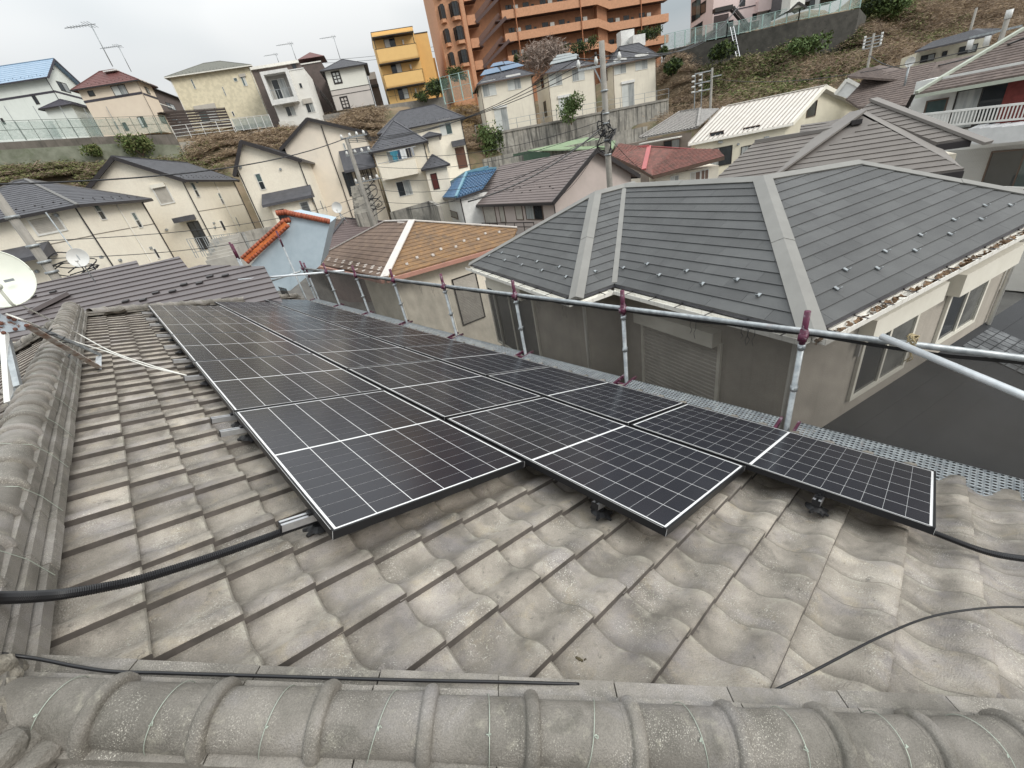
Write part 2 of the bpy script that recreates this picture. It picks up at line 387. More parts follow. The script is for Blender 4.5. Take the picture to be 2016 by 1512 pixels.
# branch ridges on the back slope
for yy, dz, L in ((5.6, -.12, 3.2), (7.4, -.3, 3.0)):
    P = Vector((rx - .15, yy, ridge_z + dz)); ridge(P, P + Vector((-L, -.9, -.42)), step=.3, individual=False, sc=.8)
# mortar lump and stones where ridge and hip meet
b = MB()
bm = bmesh.new(); bmesh.ops.create_icosphere(bm, subdivisions=3, radius=.10)
for v in bm.verts: v.co = v.co * (1 + random.uniform(-.07, .07)); v.co.z *= .8
me = bpy.data.meshes.new('mortar_lump'); bm.to_mesh(me); bm.free(); me.materials.append(M_mortar)
for q, w, s in (((26, 1326), -1.12, .3), ((8, 1338), -1.09, .34), ((-10, 1322), -1.07, .4), ((0, 1365), -1.09, .36), ((-12, 1410), -1.09, .42)):
    P = onpl(q[0], q[1], NR * w, NR); link('mortar_lump', me, roof, mw=Matrix.Translation(P) @ Matrix.Scale(s, 4))
for q, w in (((22, 1480), -1.12), ((58, 1500), -1.14), ((-10, 1490), -1.1)):
    bm = bmesh.new(); bmesh.ops.create_icosphere(bm, subdivisions=2, radius=.045)
    for v in bm.verts: v.co.x *= 1.3; v.co.z *= .7; v.co *= (1 + random.uniform(-.06, .06))
    me2 = bpy.data.meshes.new('mortar_stone'); bm.to_mesh(me2); bm.free(); me2.materials.append(M_ridge)
    link('mortar_stone', me2, roof, mw=Matrix.Translation(onpl(q[0], q[1], NR * w, NR)))
# tie wires over each cap of the near hip, with a twisted knot
d = (hipQ - hipP); Lh = d.length; d.normalize(); sd_ = UP.cross(d).normalized(); u2 = d.cross(sd_)
nh = int(Lh / .262)
for i in range(nh):
    s0 = Lh - (i + 1) * .262 + .135
    lean = random.uniform(-.03, .03); c0 = hipP + d * s0 + u2 * (HH - .012)
    pts = []
    for a in range(-14, 15):
        t = math.pi / 2 + a / 14 * math.pi * .62; r_ = .0745
        pts.append(c0 + sd_ * (r_ * math.cos(t)) + u2 * (r_ * math.sin(t) * .93) + d * (lean * a / 14))
    pts = [pts[0] + sd_ * (.05 if pts[0].dot(sd_) > c0.dot(sd_) else -.05) - u2 * .06] + pts + [pts[-1] + sd_ * (-.05) - u2 * .05]
    b = MB(); b.tube(pts, .0010, 5)
    t = math.pi / 2 + random.uniform(.25, .6); kp = c0 + sd_ * (.077 * math.cos(t)) + u2 * (.073 * math.sin(t)); b.tube([kp + Vector((random.uniform(-1, 1), random.uniform(-1, 1), random.uniform(0, .6))) * .006 for _ in range(7)], .0014, 4)
    b.build('tie_wire', M_wire, roof)
# short wires over the left ridge
for i in range(9):
    yy = 1.9 + i * .5
    b = MB(); b.tube([Vector((rx, yy, ridge_z + .265)), Vector((rx + .085, yy, ridge_z + .2)), Vector((rx + .11, yy + .01, ridge_z + .12)), Vector((rx + .125, yy + .01, ridge_z + .02))], .0012, 4); b.build('tie_wire', M_wire, roof)

# ================================================================== SOLAR PANELS
def cell_meshes(w, h):
    me = bpy.data.meshes.new('solar_cell'); me.from_pydata([(0, 0, 0), (w, 0, 0), (w, h, 0), (0, h, 0)], [], [(0, 1, 2, 3)]); me.materials.append(M_cell); return me
PW_ = {'A': (.512 * K, 1.572 * K), 'B': (1.606 * K, 2.649 * K), 'C': (2.694 * K, 3.693 * K)}
ordn = ['nearest', 'second', 'third', 'fourth', 'fifth', 'sixth', 'seventh']
rown = {'A': 'upper row beside the ridge', 'B': 'middle row', 'C': 'lower row beside the scaffold deck'}
GZ = -1.0566
def panel(row, i, v0, v1):
    u0, u1 = PW_[row]; W_ = u1 - u0; Lg = v1 - v0
    t = thing('solar_panel', f'black framed solar panel, {ordn[i]} from the camera in the {rown[row]}', 'solar panel', RP((u0 + u1) / 2, (v0 + v1) / 2, GZ - .04), 'solar panels on the tiled roof')
    mwp = PINV[t.name]
    M0 = Matrix.Translation(RP(u0, v0, GZ)) @ BR
    fw = .011
    b = MB()
    for o, a, c in (((0, 0), (W_, 0), (0, fw)), ((0, Lg - fw), (W_, 0), (0, fw)), ((0, fw), (fw, 0), (0, Lg - 2 * fw)), ((W_ - fw, fw), (fw, 0), (0, Lg - 2 * fw))):
        b.box((o[0], o[1], -.038), (a[0], a[1], 0), (c[0], c[1], 0), (0, 0, .0392))
    b.build('frame', M_frame, t).matrix_basis = M0
    b = MB()
    for x, y in ((0, 0), (W_, 0)): b.box((x - .0006, y - .0006, -.036), (.0012, 0, 0), (0, .0012, 0), (0, 0, .0375))
    b.box((-.0008, .02, .0002), (.0012, 0, 0), (0, Lg - .04, 0), (0, 0, .0012))
    b.build('bare_edge', M_frameedge, t).matrix_basis = M0
    b = MB(); b.box((fw, fw, -.006), (W_ - 2 * fw, 0, 0), (0, Lg - 2 * fw, 0), (0, 0, .005)); b.build('backsheet', M_back, t).matrix_basis = M0
    # cells
    mg = fw + .012; gap = .0040; thin = .0014; mid = .017
    cw = (W_ - 2 * mg - 5 * gap) / 6; chh = ((Lg - 2 * mg - mid) / 2 - 8 * thin) / 9
    me = CM.get((row)) or cell_meshes(cw, chh); CM[row] = me
    near = i < (3 if row == 'A' else 3)
    b = MB()
    for half in (0, 1):
        for r in range(9):
            y = mg + half * ((Lg - 2 * mg + mid) / 2) + r * (chh + thin)
            for c in range(6):
                x = mg + c * (cw + gap)
                if near: link('solar_cell', me, t, mw=M0 @ Matrix.Translation((x, y, -.0004)))
                else: b.add([(x, y, -.0004), (x + cw, y, -.0004), (x + cw, y + chh, -.0004), (x, y + chh, -.0004)], [(0, 1, 2, 3)])
    if not near: b.build('cell_array', M_cell, t, stuff=True).matrix_basis = M0
CM = {}
for row, a, bb, k0, c in panel_spec:
    for i in range(c):
        v0 = (1.3977 + .8243 * (k0 + 2 * i)) * K; v1 = v0 + .8243 * 2 * K
        panel(row, i, v0 + .010, v1 - .010)
# mounting rails: stub ends show beyond the upper row and under the lower ends
def rail(u0, u1, v, label, clamp=True, clampu=None, w=-1.118):
    t = thing('mounting_rail', label, 'rail', RP(u0, v, w), 'aluminium rails under the solar panels')
    b = MB(); Hh = .034; o = RP(u0, v, w)
    b.box(o + YD * -.021 - NR * Hh / 2, XD * (u1 - u0), YD * .042, NR * .004)
    for s in (-.021, .018): b.box(o + YD * s - NR * (Hh / 2 - .004), XD * (u1 - u0), YD * .003, NR * (Hh - .004))
    for s in (-.018, .006): b.box(o + YD * s + NR * (Hh / 2 - .003), XD * (u1 - u0), YD * .012, NR * .003)
    b.build('rail_profile', M_alu, t)
    b = MB(); b.box(o - XD * .003 - YD * .021 - NR * Hh / 2, XD * .004, YD * .042, NR * Hh); b.build('end_cap', M_frame, t)
    cu_ = clampu if clampu is not None else u0 + .13
    b = MB(); c = RP(cu_, v, w); b.box(c - XD * .02 - YD * .018 + NR * .017, XD * .05, YD * .036, NR * .012)
    b.box(c + XD * .02 - YD * .018 + NR * .02, XD * .006, YD * .036, NR * .034); b.tube([c + NR * .02, c + NR * .042], .006, 8)
    b.build('end_clamp', M_frame, t)
    b = MB(); c = RP(cu_ + .03, v + .0, w - .017)
    b.tube([c, c - NR * .03], .012, 8); b.tube([c - NR * .03, c - NR * .048], .05, 12, rads=[.03, .055])
    for _ in range(5):
        a = random.uniform(0, 6.28); b.tube([c - NR * .045, c - NR * .055 + (XD * math.cos(a) + YD * math.sin(a)) * .07], .016, 6, rads=[.02, .008])
    b.build('sealed_foot', M_black, t)
wherev = ['under the near end of the upper row, with the conduit beside it', 'just beyond the first joint of the upper row', 'just before the first joint of the upper row', 'with the white rope tied to its end']
pv = [onpl(*q, NR * -1.10, NR).y for q in [(573, 1023), (453, 845), (433, 820), (378, 740), (355, 707), (338, 680), (320, 658), (305, 637), (296, 626), (287, 614)]]
names_ = ['aluminium rail stub nearest the camera at the upper panel edge, beside the conduit', 'aluminium rail stub just on the near side of the first panel joint', 'aluminium rail stub just on the far side of the first panel joint', 'aluminium rail stub with the white rope tied to it', 'aluminium rail stub next beyond the one with the rope', 'aluminium rail stub second beyond the one with the rope', 'aluminium rail stub third beyond the one with the rope', 'aluminium rail stub third from the far ridge', 'aluminium rail stub second from the far ridge', 'aluminium rail stub closest to the far ridge']
for v, nm in zip(pv, names_):
    rail(.512 * K - .125, 1.561 * K, v, nm)
q = onpl(1172, 990, NR * -1.10, NR); rail(q.dot(XD), 2.649 * K, q.y, 'aluminium rail stub showing at the near end of the middle row', clampu=q.dot(XD) + .04)
q = onpl(1608, 985, NR * -1.10, NR); rail(q.dot(XD), 3.693 * K, q.y, 'aluminium rail end under the near end of the lower row', clampu=q.dot(XD) + .05)

# ------------------------------------------------------------------ conduits and cables
def conduit(label, pts, r=.0175, pitch=.0062):
    P = bez(pts, 26); Q = [P[0]]; acc = 0; out = []; rads = []
    L = sum((P[i + 1] - P[i]).length for i in range(len(P) - 1)); n = int(L / (pitch / 2)); ds = L / n
    i = 0; pos = 0.0; segl = (P[1] - P[0]).length; base = 0.0
    for k in range(n + 1):
        s = k * ds
        while i < len(P) - 2 and s > base + segl: base += segl; i += 1; segl = (P[i + 1] - P[i]).length
        out.append(P[i].lerp(P[i + 1], min(1, (s - base) / max(segl, 1e-6)))); rads.append(r if k % 2 else r * .86)
    b = MB(); b.tube(out, r, 10, rads=rads)
    o = b.build('corrugated_conduit', M_cond, None, smooth=False); return tag(o, label, 'conduit')
def rp(x, y, w): return onpl(x, y, NR * w, NR)
conduit('black corrugated conduit crossing the tiles from the first rail to the left ridge', [rp(-160, 1182, -.86), rp(-60, 1180, -.9), rp(0, 1177, -.97), rp(60, 1175, -1.03), rp(120, 1170, -1.09), rp(200, 1157, -1.13), rp(280, 1139, -1.145), rp(420, 1095, -1.15), rp(520, 1060, -1.15), rp(585, 1036, -1.14), rp(660, 1010, -1.15)])
conduit('black corrugated conduit leaving the lower panel row at the right edge of the roof', [rp(1740, 1005, -1.15), rp(1790, 1030, -1.15), rp(1850, 1053, -1.145), rp(1940, 1086, -1.14), rp(2016, 1100, -1.14), rp(2120, 1108, -1.15)], r=.016)
def cable(label, pts, r, m=M_cond, name='cable', cat='cable'):
    b = MB(); b.tube(bez(pts, 14), r, 8); return tag(b.build(name, m, None, smooth=True), label, cat)
cable('thin black cable lying across the tiles at the lower right', [rp(1518, 1362, -1.17), rp(1600, 1322, -1.16), rp(1730, 1255, -1.16), rp(1830, 1215, -1.165), rp(1930, 1198, -1.16), rp(2016, 1195, -1.165), rp(2100, 1200, -1.17)], .0042)
cable('thin black cable running along the upper edge of the near hip', [rp(-20, 1285, -1.04), rp(40, 1292, -1.08), rp(90, 1300, -1.10), rp(150, 1312, -1.115), rp(220, 1322, -1.12), rp(320, 1325, -1.12), rp(420, 1328, -1.12), rp(620, 1334, -1.12), rp(800, 1339, -1.12), rp(1000, 1343, -1.122), rp(1140, 1347, -1.13)], .0045)
cable('black antenna cable wandering down beside the left ridge', [rp(146, 690, -1.0), rp(133, 705, -1.04), rp(120, 745, -1.08), rp(112, 790, -1.08), rp(98, 812, -1.09), rp(104, 850, -1.09), rp(100, 905, -1.09), rp(86, 960, -1.10), rp(66, 1022, -1.09), rp(56, 1060, -1.10), rp(66, 1095, -1.12), rp(60, 1150, -1.13), rp(30, 1230, -1.12)], .006)
# small caterpillar-like cocoon
b = MB(); c = rp(1140, 1300, WT - .024); dd = (XD * .3 + YD * -1).normalized()
b.tube([c + dd * t + NR * .005 for t in (-.014, -.010, -.005, 0, .005, .010, .014)], .006, 8, rads=[.002, .005, .0045, .006, .0045, .005, .002])
b.tube([c + XD * .012 - YD * .012 + NR * .003, c + XD * .02 - YD * .013 + NR * .003], .003, 6)
tag(b.build('dry_droppings', mat('droppings', (.1, .08, .04), (.03, .025, .015), 200, .8), None, True), 'small dark striped dropping lying on a tile near the bottom centre', 'dropping')

# ================================================================== SCAFFOLD
SZ, SX = -2.72, 3.93; RZ = -1.76
posts_y = [.74 + 1.8 * k for k in range(0, 8)]
wh = ['in front of the near corner of the grey house', 'standing left of the beige roller shutter', 'below the eave corner of the projecting grey wing', 'below the left end of the grey roof', 'in front of the orange tiled roof', 'in front of the brown tiled roof', 'near the far end of the panels', 'at the far corner of the scaffold']
def post(x, y, zt, zb, label, purple=.3):
    t = thing('scaffold_post', label, 'scaffold post', (x, y, SZ), 'scaffold posts along the eave')
    b = MB(); b.tube([(x, y, zb), (x, y, zt - purple)], .0243, 12); b.build('tube', M_galv, t, True)
    b = MB(); b.tube([(x, y, zt - purple), (x, y, zt)], .0243, 12); b.build('painted_top', M_purple, t, True)
    for zz in (zt - purple, zt - .72):
        b = MB(); b.tube([(x, y, zz - .05), (x, y, zz)], .031, 12)
        b.tube([(x - .05, y, zz - .02), (x + .05, y, zz - .02)], .012, 6)
        b.build('coupler', M_galv, t, True)
    b = MB(); b.tube([(x, y, RZ - .05), (x, y, RZ + .06)], .031, 12); b.box((x - .045, y - .03, RZ - .035), (.09, 0, 0), (0, .06, 0), (0, 0, .06)); b.build('rail_clamp', M_purple, t, True)
    b = MB()
    for s in (-1, 1):
        b.box((x - .26, y + s * .075 - .012, SZ + .0), (.36, 0, 0), (0, .024, 0), (0, 0, .035))
    b.box((x - .14, y - .07, SZ - .02), (.03, 0, 0), (0, .14, 0), (0, 0, .045)); b.build('deck_bracket', M_purple, t)
for y, l in zip(posts_y, wh): post(SX - (0 if y > 1 else .08), y, -1.535, -8.5, 'scaffold post with purple top ' + l)
post(SX - .05, -1.3, -1.60, -8.5, 'scaffold post out beyond the lower right edge of the roof')
def pipe(label, a, c, r=.0243, m=None, name='scaffold_pipe', ext=None):
    a, c = Vector(a), Vector(c); t = thing(name, label, 'scaffold pipe', a)
    b = MB(); b.tube([a, c], r, 12); b.build('tube', m or M_galv, t, True)
    d = (c - a).normalized(); b = MB()
    b.tube([c - d * .0015, c + d * .001], r * .8, 12); b.tube([a + d * .0015, a - d * .001], r * .8, 12); b.build('open_end', M_black, t); return t
pipe('galvanised handrail pipe running the length of the scaffold', (SX + .03, -3.5, RZ + .0), (SX + .03, 13.6, RZ))
# loose diagonal pipe, upper right, tied with rope to the handrail
Pd = online(Vector((SX + .0, 0, RZ + .06)), YD, 1790, 687)
q0 = Pd; dr = None
a0 = atz(1735, 662, RZ + .10); a1 = atz(2080, 818, RZ - .02)
a1 = q0 + (a1 - a0).normalized() * 2.4; a0 = q0 - (q0 - atz(1735, 662, RZ + .10)).normalized() * (q0 - atz(1735, 662, RZ + .10)).length
pipe('loose bright scaffold pipe roped across the handrail at the right edge', a0, a1, m=mat('bright_zinc', (.68, .70, .72), (.55, .58, .6), 10, .35, metal=.4))
b = MB()
for i in range(9):
    c = q0 + (a1 - a0).normalized() * (-.02 + i * .005) - UP * .035; pts = []
    for k in range(17):
        t = k / 16 * 2 * math.pi; pts.append(c + Vector((math.cos(t) * .038 + random.uniform(-.004, .004), random.uniform(-.02, .02), math.sin(t) * .065)))
    b.tube(pts, .0038, 5)
for i in range(3): b.tube([q0 + Vector((0, 0, -.08)), q0 + Vector((random.uniform(-.03, .03), random.uniform(-.05, .03), -.15)), q0 + Vector((random.uniform(-.03, .03), random.uniform(-.05, .03), -.2))], .0035, 5)
tag(b.build('hemp_rope_lashing', mat('hemp', (.42, .34, .2), (.25, .2, .12), 90, .95), None, True), 'knotted hemp rope binding the loose pipe to the handrail', 'rope')
# deck planks of punched steel
def plank_mesh(L, Wd=.24):
    b = MB(); nx, ny = 7, int(L / .036); px, py = Wd / nx, L / ny; t = .0
    def quad(x0, y0, x1, y1): b.add([(x0, y0, 0), (x1, y0, 0), (x1, y1, 0), (x0, y1, 0)], [(0, 1, 2, 3)])
    for i in range(nx):
        for j in range(ny):
            cx, cy = (i + .5) * px, (j + .5) * py; hx, hy = px * .31, py * .31; o = len(b.v)
            oc = [(cx + (-1, 1, 1, -1)[k] * px / 2, cy + (-1, -1, 1, 1)[k] * py / 2, 0) for k in range(4)]
            inn = [(cx + hx * math.cos(R(a)), cy + hy * math.sin(R(a)), .0) for a in (202, 247, 292, 337, 22, 67, 112, 157)]
            lo = [(x, y, .004) for x, y, z in inn]
            b.v += oc + lo
            b.f += [(o, o + 1, o + 6, o + 5), (o + 1, o + 2, o + 8, o + 7), (o + 2, o + 3, o + 10, o + 9), (o + 3, o, o + 4, o + 11), (o, o + 5, o + 4), (o + 1, o + 7, o + 6), (o + 2, o + 9, o + 8), (o + 3, o + 11, o + 10)]
    b.box((-.002, 0, -.035), (.003, 0, 0), (0, L, 0), (0, 0, .035)); b.box((Wd - .001, 0, -.035), (.003, 0, 0), (0, L, 0), (0, 0, .035))
    me = bpy.data.meshes.new('walk_board'); me.from_pydata(b.v, [], b.f); me.materials.append(M_galv); return me
PM = plank_mesh(1.62)
for k in range(-2, 7):
    for xx in (SX - .24, SX - .49):
        o = link('walk_board', PM, None, mw=Matrix.Translation((xx, .74 + 1.8 * k + .09, SZ + .035)))
        bn = ['beyond the right frame edge', 'right of the grey house corner post', 'between the corner post and the shutter post', 'below the bare grey wall', 'below the narrow window', 'below the cream wall', 'below the orange roof', 'below the brown roof', 'at the far end'][k + 2]
        tag(o, f'punched steel walk board, {"outer" if xx > SX - .3 else "inner"} of the pair {bn}', 'walk board', 'punched steel scaffold deck boards')
# dust net: one sheet per bay, hung from the handrail
def net(y0, y1, zt, zb, label, slant=0, m=M_net, x=SX + .045, bulge=.05, seed=1, droop=.0):
    rr = random.Random(seed); b = MB(); nu, nv = 14, 10
    for j in range(nv + 1):
        for i in range(nu + 1):
            s, t = i / nu, j / nv; z = zt + (zb - zt) * t
            if t == 0: z -= droop * abs(math.sin(s * math.pi * 3)) + .008 * rr.random()
            xx = x + bulge * math.sin(s * math.pi) * math.sin(t * math.pi * .9) + .012 * math.sin(s * 21 + seed) * t + rr.uniform(-.003, .003)
            b.v.append((xx, y0 + (y1 - y0) * s - slant * (1 - t) * s, z))
    for j in range(nv):
        for i in range(nu): o = j * (nu + 1) + i; b.f.append((o, o + 1, o + nu + 2, o + nu + 1))
    for i in range(nu): x_, y_, z_ = b.v[i]; x2, y2, z2 = b.v[i + 1]; o = len(b.v); b.v += [(x_ - .012, y_, z_ + .012), (x2 - .012, y2, z2 + .012), (x2 - .004, y2, z2 - .02), (x_ - .004, y_, z_ - .02)]; b.f.append((o, o + 1, o + 2, o + 3))
    ob = b.build('dust_net', m, None, True); ob.data.materials.append(M_black)
    for p in ob.data.polygons[-nu:]: p.material_index = 1
    return tag(ob, label, 'net')
nl = ['in front of the dark lean-to roof at the right', 'in front of the beige roller shutter', 'in front of the bare grey wall', 'in front of the narrow window under the grey eave', 'in front of the cream wall with the brown shutter', 'below the orange roof', 'below the brown roof near the far corner', 'at the far end of the scaffold']
net(-3.4, .74, RZ - .02, -5.6, 'sheer black dust net ' + nl[0], seed=1, droop=.03)
for k in range(7): net(.745 + 1.8 * k, .735 + 1.8 * (k + 1), RZ - .02, -5.6, 'sheer grey dust net ' + nl[k + 1], seed=k + 2, droop=.015)
net(-3.5, -.15, -1.85, -5.2, slant=1.5, label='second darker layer of dust net at the lower right edge', m=M_net2, x=SX + .12, seed=11)
# tie cords hanging off the handrail
for k, (x, y) in enumerate([(1060, 588), (1110, 600), (1363, 640), (1463, 660), (1477, 660), (826, 560), (850, 563), (1003, 580), (738, 550)]):
    P = online(Vector((SX + .02, 0, RZ)), YD, x, y); b = MB()
    for s in (-.02, .02):
        L = random.uniform(.1, .2); b.tube(bez([P + Vector((0, s, -.02)), P + Vector((-.02, s * 1.5, -.03 - L * .4)), P + Vector((-.015, s * .6, -.03 - L * .7)), P + Vector((-.02, s * 1.4, -.03 - L))], 5), .0022, 5)
    tag(b.build('tie_cord', M_cond, None, True), ['pair of loose black cords on the handrail left of the bare grey wall', 'pair of loose black cords hanging over the bare grey wall', 'pair of loose black cords at the left part of the beige shutter', 'black cords hanging right of the beige shutter', 'black cords just left of the scaffold post at the grey corner', 'short black cords over the cream wall', 'short black cords below the orange roof', 'black cords beside the post under the grey eave', 'black cords on the handrail below the brown roof'][k], 'cord')
# far corner frames and crossing pipes
pipe('white scaffold pipe sticking out over the far corner, above the blue wall', atd(470, 551, 13.5), atd(678, 533, 12.2), r=.028, m=mat('bright_zinc', (.7, .7, .7)))
pipe('lower scaffold pipe crossing at the far corner', atd(495, 566, 13.9), atd(592, 534, 13.4), r=.024)
for k, (q0_, q1_, d_) in enumerate([((445, 478), (505, 585), 14.6), ((541, 455), (590, 560), 14.2), ((456, 480), (496, 560), 15.2), ((586, 520), (628, 590), 13.8)]):
    P = atd(*q1_, d_); T = online(P, UP, *q0_); t = thing('scaffold_post', ['far scaffold post at the left end by the orange gable', 'tall far scaffold post in front of the pale blue wall', 'rear scaffold post at the left end by the orange gable', 'far scaffold post beside the handrail end'][k], 'scaffold post', P, 'scaffold posts at the far corner')
    b = MB(); b.tube([P - UP * 4, T - UP * .45], .026, 10); b.build('tube', M_galv, t, True)
    b = MB(); b.tube([T - UP * .45, T], .026, 10); b.build('painted_top', M_purple, t, True)
net(13.6, 14.4, -2.2, -5.5, 'dark bundled net at the far corner of the scaffold', m=M_net2, x=SX - .6, seed=31)

# ================================================================== SATELLITE DISH AND BRACKET
M_dish = mat('dish_white', (.72, .74, .66), (.66, .68, .6), 4, .45)
M_rust = mat('rusted_zinc', (.48, .54, .60), (.4, .46, .52), 10, .5, patches=[((.17, .08, .05), 22, .55, .63, 1)], bump=.1)
M_rustbar = mat('rust_bar', (.55, .54, .52), (.24, .14, .1), 14, .6)
D0 = 3.6
def dish(name, label, C, n, rad, m, arm=True, depth=.09, up=UP):
    t = thing(name, label, 'satellite dish', C); n = n.normalized(); a = up.cross(n).normalized(); c = n.cross(a)
    b = MB(); rings, seg = 7, 40
    for k, s in enumerate((1, -1)):
        for i in range(rings + 1):
            rr = rad * i / rings
            for j in range(seg):
                th = 2 * math.pi * j / seg; b.v.append(tuple(C + a * (rr * math.cos(th) * .93) + c * (rr * math.sin(th)) + n * (depth * (i / rings) ** 2 - (.006 if k else 0))))
    base = (rings + 1) * seg
    for k in (0, 1):
        for i in range(rings):
            for j in range(seg):
                j2 = (j + 1) % seg; q = (k * base + i * seg + j, k * base + i * seg + j2, k * base + (i + 1) * seg + j2, k * base + (i + 1) * seg + j); b.f.append(q if k == 0 else q[::-1])
    b.build('reflector', m, t, True)
    b = MB(); pts = [C + a * (rad * .93 * math.cos(2 * math.pi * j / 40)) + c * (rad * math.sin(2 * math.pi * j / 40)) + n * depth for j in range(41)]
    b.tube(pts, rad * .022, 6); b.build('rim', m, t, True)
    b = MB(); q = C - c * rad * .95 + n * depth; e = C - c * rad * .55 + n * rad * 1.15
    b.tube(bez([q, q + n * rad * .5 - c * rad * .12, e], 8), rad * .045, 8); b.build('feed_arm', m, t, True)
    b = MB(); b.tube([e - n * rad * .12, e + n * rad * .1], rad * .12, 10); b.build('feed_horn', m, t, True)
    b = MB(); b.cbox(C - n * rad * .15, a, c, n, rad * .3, rad * .35, rad * .25); b.build('back_bracket', M_galv, t)
    return t, a, c
# ================================================================== BUILDING HELPERS
def Zm(ox, oy, s=4.032): return lambda x, y: (ox + x / s, oy + y / s)
z1, z2, z3, z4, z5, z6, z7, z8 = Zm(0, 0), Zm(0, 250), Zm(400, 0), Zm(400, 200), Zm(800, 0), Zm(1200, 0), Zm(1516, 0), Zm(800, 200)
n2, n4, n8 = Zm(850, 450), Zm(1300, 500, 2.8), Zm(1500, 200, 3.907)
def azl(p, q):
    n = ray(*p).cross(ray(*q)); h = n.cross(UP)
    if h.dot(ray(*q) - ray(*p)) < 0: h = -h
    return math.degrees(math.atan2(h.y, h.x))
def clipc(subj, conv):
    """clip 2D polygon by convex CCW polygon"""
    out = subj
    for i in range(len(conv)):
        a, b = conv[i], conv[(i + 1) % len(conv)]; inp = out; out = []
        if not inp: return []
        def side(p): return (b[0] - a[0]) * (p[1] - a[1]) - (b[1] - a[1]) * (p[0] - a[0])
        for k in range(len(inp)):
            p, q = inp[k], inp[(k + 1) % len(inp)]; sp, sq = side(p), side(q)
            if sp >= -1e-9: out.append(p)
            if (sp > 1e-9 and sq < -1e-9) or (sp < -1e-9 and sq > 1e-9):
                t = sp / (sp - sq); out.append((p[0] + (q[0] - p[0]) * t, p[1] + (q[1] - p[1]) * t))
    return out
def roof_plane(par, poly, m, expo=.2, org=None, width=None, thick=.08, indiv=False, lift=.012, base=None, name='roof_shingle', mfascia=None, skip=None, start=0.0, uxd=None):
    """poly: planar convex polygon, poly[0]->poly[1] is the eave, counter-clockwise from above"""
    P = [Vector(p) for p in poly]; o = Vector(org) if org else P[0]; ux = (P[1] - P[0]).normalized()
    n = Vector((0, 0, 0))
    for i in range(len(P)): n += P[i].cross(P[(i + 1) % len(P)])
    n.normalize()
    if n.z < 0: n = -n
    if uxd is not None: ux = (uxd - n * uxd.dot(n)).normalized()
    uy = n.cross(ux).normalized()
    if uy.z < 0: uy = -uy
    q2 = [((p - o).dot(ux), (p - o).dot(uy)) for p in P]
    ar = sum(q2[i][0] * q2[(i + 1) % len(q2)][1] - q2[(i + 1) % len(q2)][0] * q2[i][1] for i in range(len(q2)))
    if ar < 0: q2 = q2[::-1]
    b = MB(); b.prism(P, Vector((0, 0, -thick))); b.build('roof_board', base or m, par)
    hi = max(q[1] for q in q2); x0 = min(q[0] for q in q2); x1 = max(q[0] for q in q2)
    k = 0; y = start + math.floor(min(q[1] for q in q2) / expo) * expo; J = MB(); rr = random.Random(int(abs(o.x * 10)))
    while y < hi:
        ye = min(y + expo, hi)
        if width:
            off = (k % 2) * .5 * width + rr.uniform(-.08, .08) * width; xs = []; x = x0 - off
            while x < x1: xs.append((x + .002, x + width - .002)); x += width
        else: xs = [(x0, x1)]
        for a, c in xs:
            pg = clipc([(a, y + .001), (c, y + .001), (c, ye + .012), (a, ye + .012)], q2)
            if len(pg) < 3: continue
            area = abs(sum(pg[i][0] * pg[(i + 1) % len(pg)][1] - pg[(i + 1) % len(pg)][0] * pg[i][1] for i in range(len(pg)))) / 2
            if area < .001: continue
            top = [o + ux * px + uy * py + n * (lift * (1 - (py - y) / (expo * 1.15)) + .004) for px, py in pg]
            bot = [o + ux * px + uy * py + n * .0005 for px, py in pg]
            N2 = len(pg); v = bot + top
            f = [tuple(range(N2, 2 * N2))] + [(i, (i + 1) % N2, (i + 1) % N2 + N2, i + N2) for i in range(N2)]
            if indiv: B = MB(); B.add(v, f); B.build(name, m, par)
            else: J.add(v, f)
        y += expo; k += 1
    if not indiv: J.build(name + '_courses', m, par, stuff=True)
    return o, ux, uy, n
M_glass = mat('window_glass_dark', (.03, .035, .04), (.015, .018, .02), .6, .08, spec=.6)
M_glassgr = mat('window_glass_painted_reflection', (.17, .17, .155), (.08, .08, .075), 2, .08, spec=.6)  # grey base colour stands in for a reflection in the pane
M_glassl = mat('window_glass_curtain', (.42, .43, .42), (.22, .24, .24), 1.6, .12, spec=.5, stretch=(3, 3, .3))
M_glasst = mat('window_glass_teal', (.10, .15, .15), (.04, .06, .06), .8, .1, spec=.6)
M_frosted = mat('frosted_glass', (.62, .64, .62), (.5, .52, .5), .5, .2)
M_wframe = mat('window_frame_white', (.72, .71, .67), rough=.5)
M_dframe = mat('window_frame_dark', (.03, .026, .024), rough=.45)
M_bframe = mat('window_frame_bronze', (.12, .08, .06), rough=.45)
M_gut = mat('gutter_dark', (.035, .031, .032), rough=.45)
M_gutw = mat('gutter_white', (.80, .78, .73), (.70, .68, .62), 8, .5, streak=((.3, .27, .22), 20, .55, .7, .5))
M_shut = mat('roller_shutter_beige', (.50, .47, .42), rough=.6)
M_shutbox = mat('shutter_box_cream', (.78, .75, .66), (.72, .69, .60), 3, .55)
M_cream = mat('siding_cream', (.80, .745, .63), (.76, .70, .59), 1.2, .8, lines=(.45, .25), grain=(9, .05), streak=((.55, .50, .42), 5, .58, .75, .35))
M_cream2 = mat('stucco_cream_pink', (.77, .69, .58), (.72, .65, .55), 1.5, .85, bump=.2, bscale=30, streak=((.55, .48, .41), 5, .58, .75, .3))
M_slate = mat('slate_roof_charcoal', (.085, .085, .095), (.06, .06, .068), 2.5, .6, bump=.2, bscale=40)
M_cap = mat('hip_cap_metal', (.20, .20, .205), (.17, .17, .175), 2, .5)
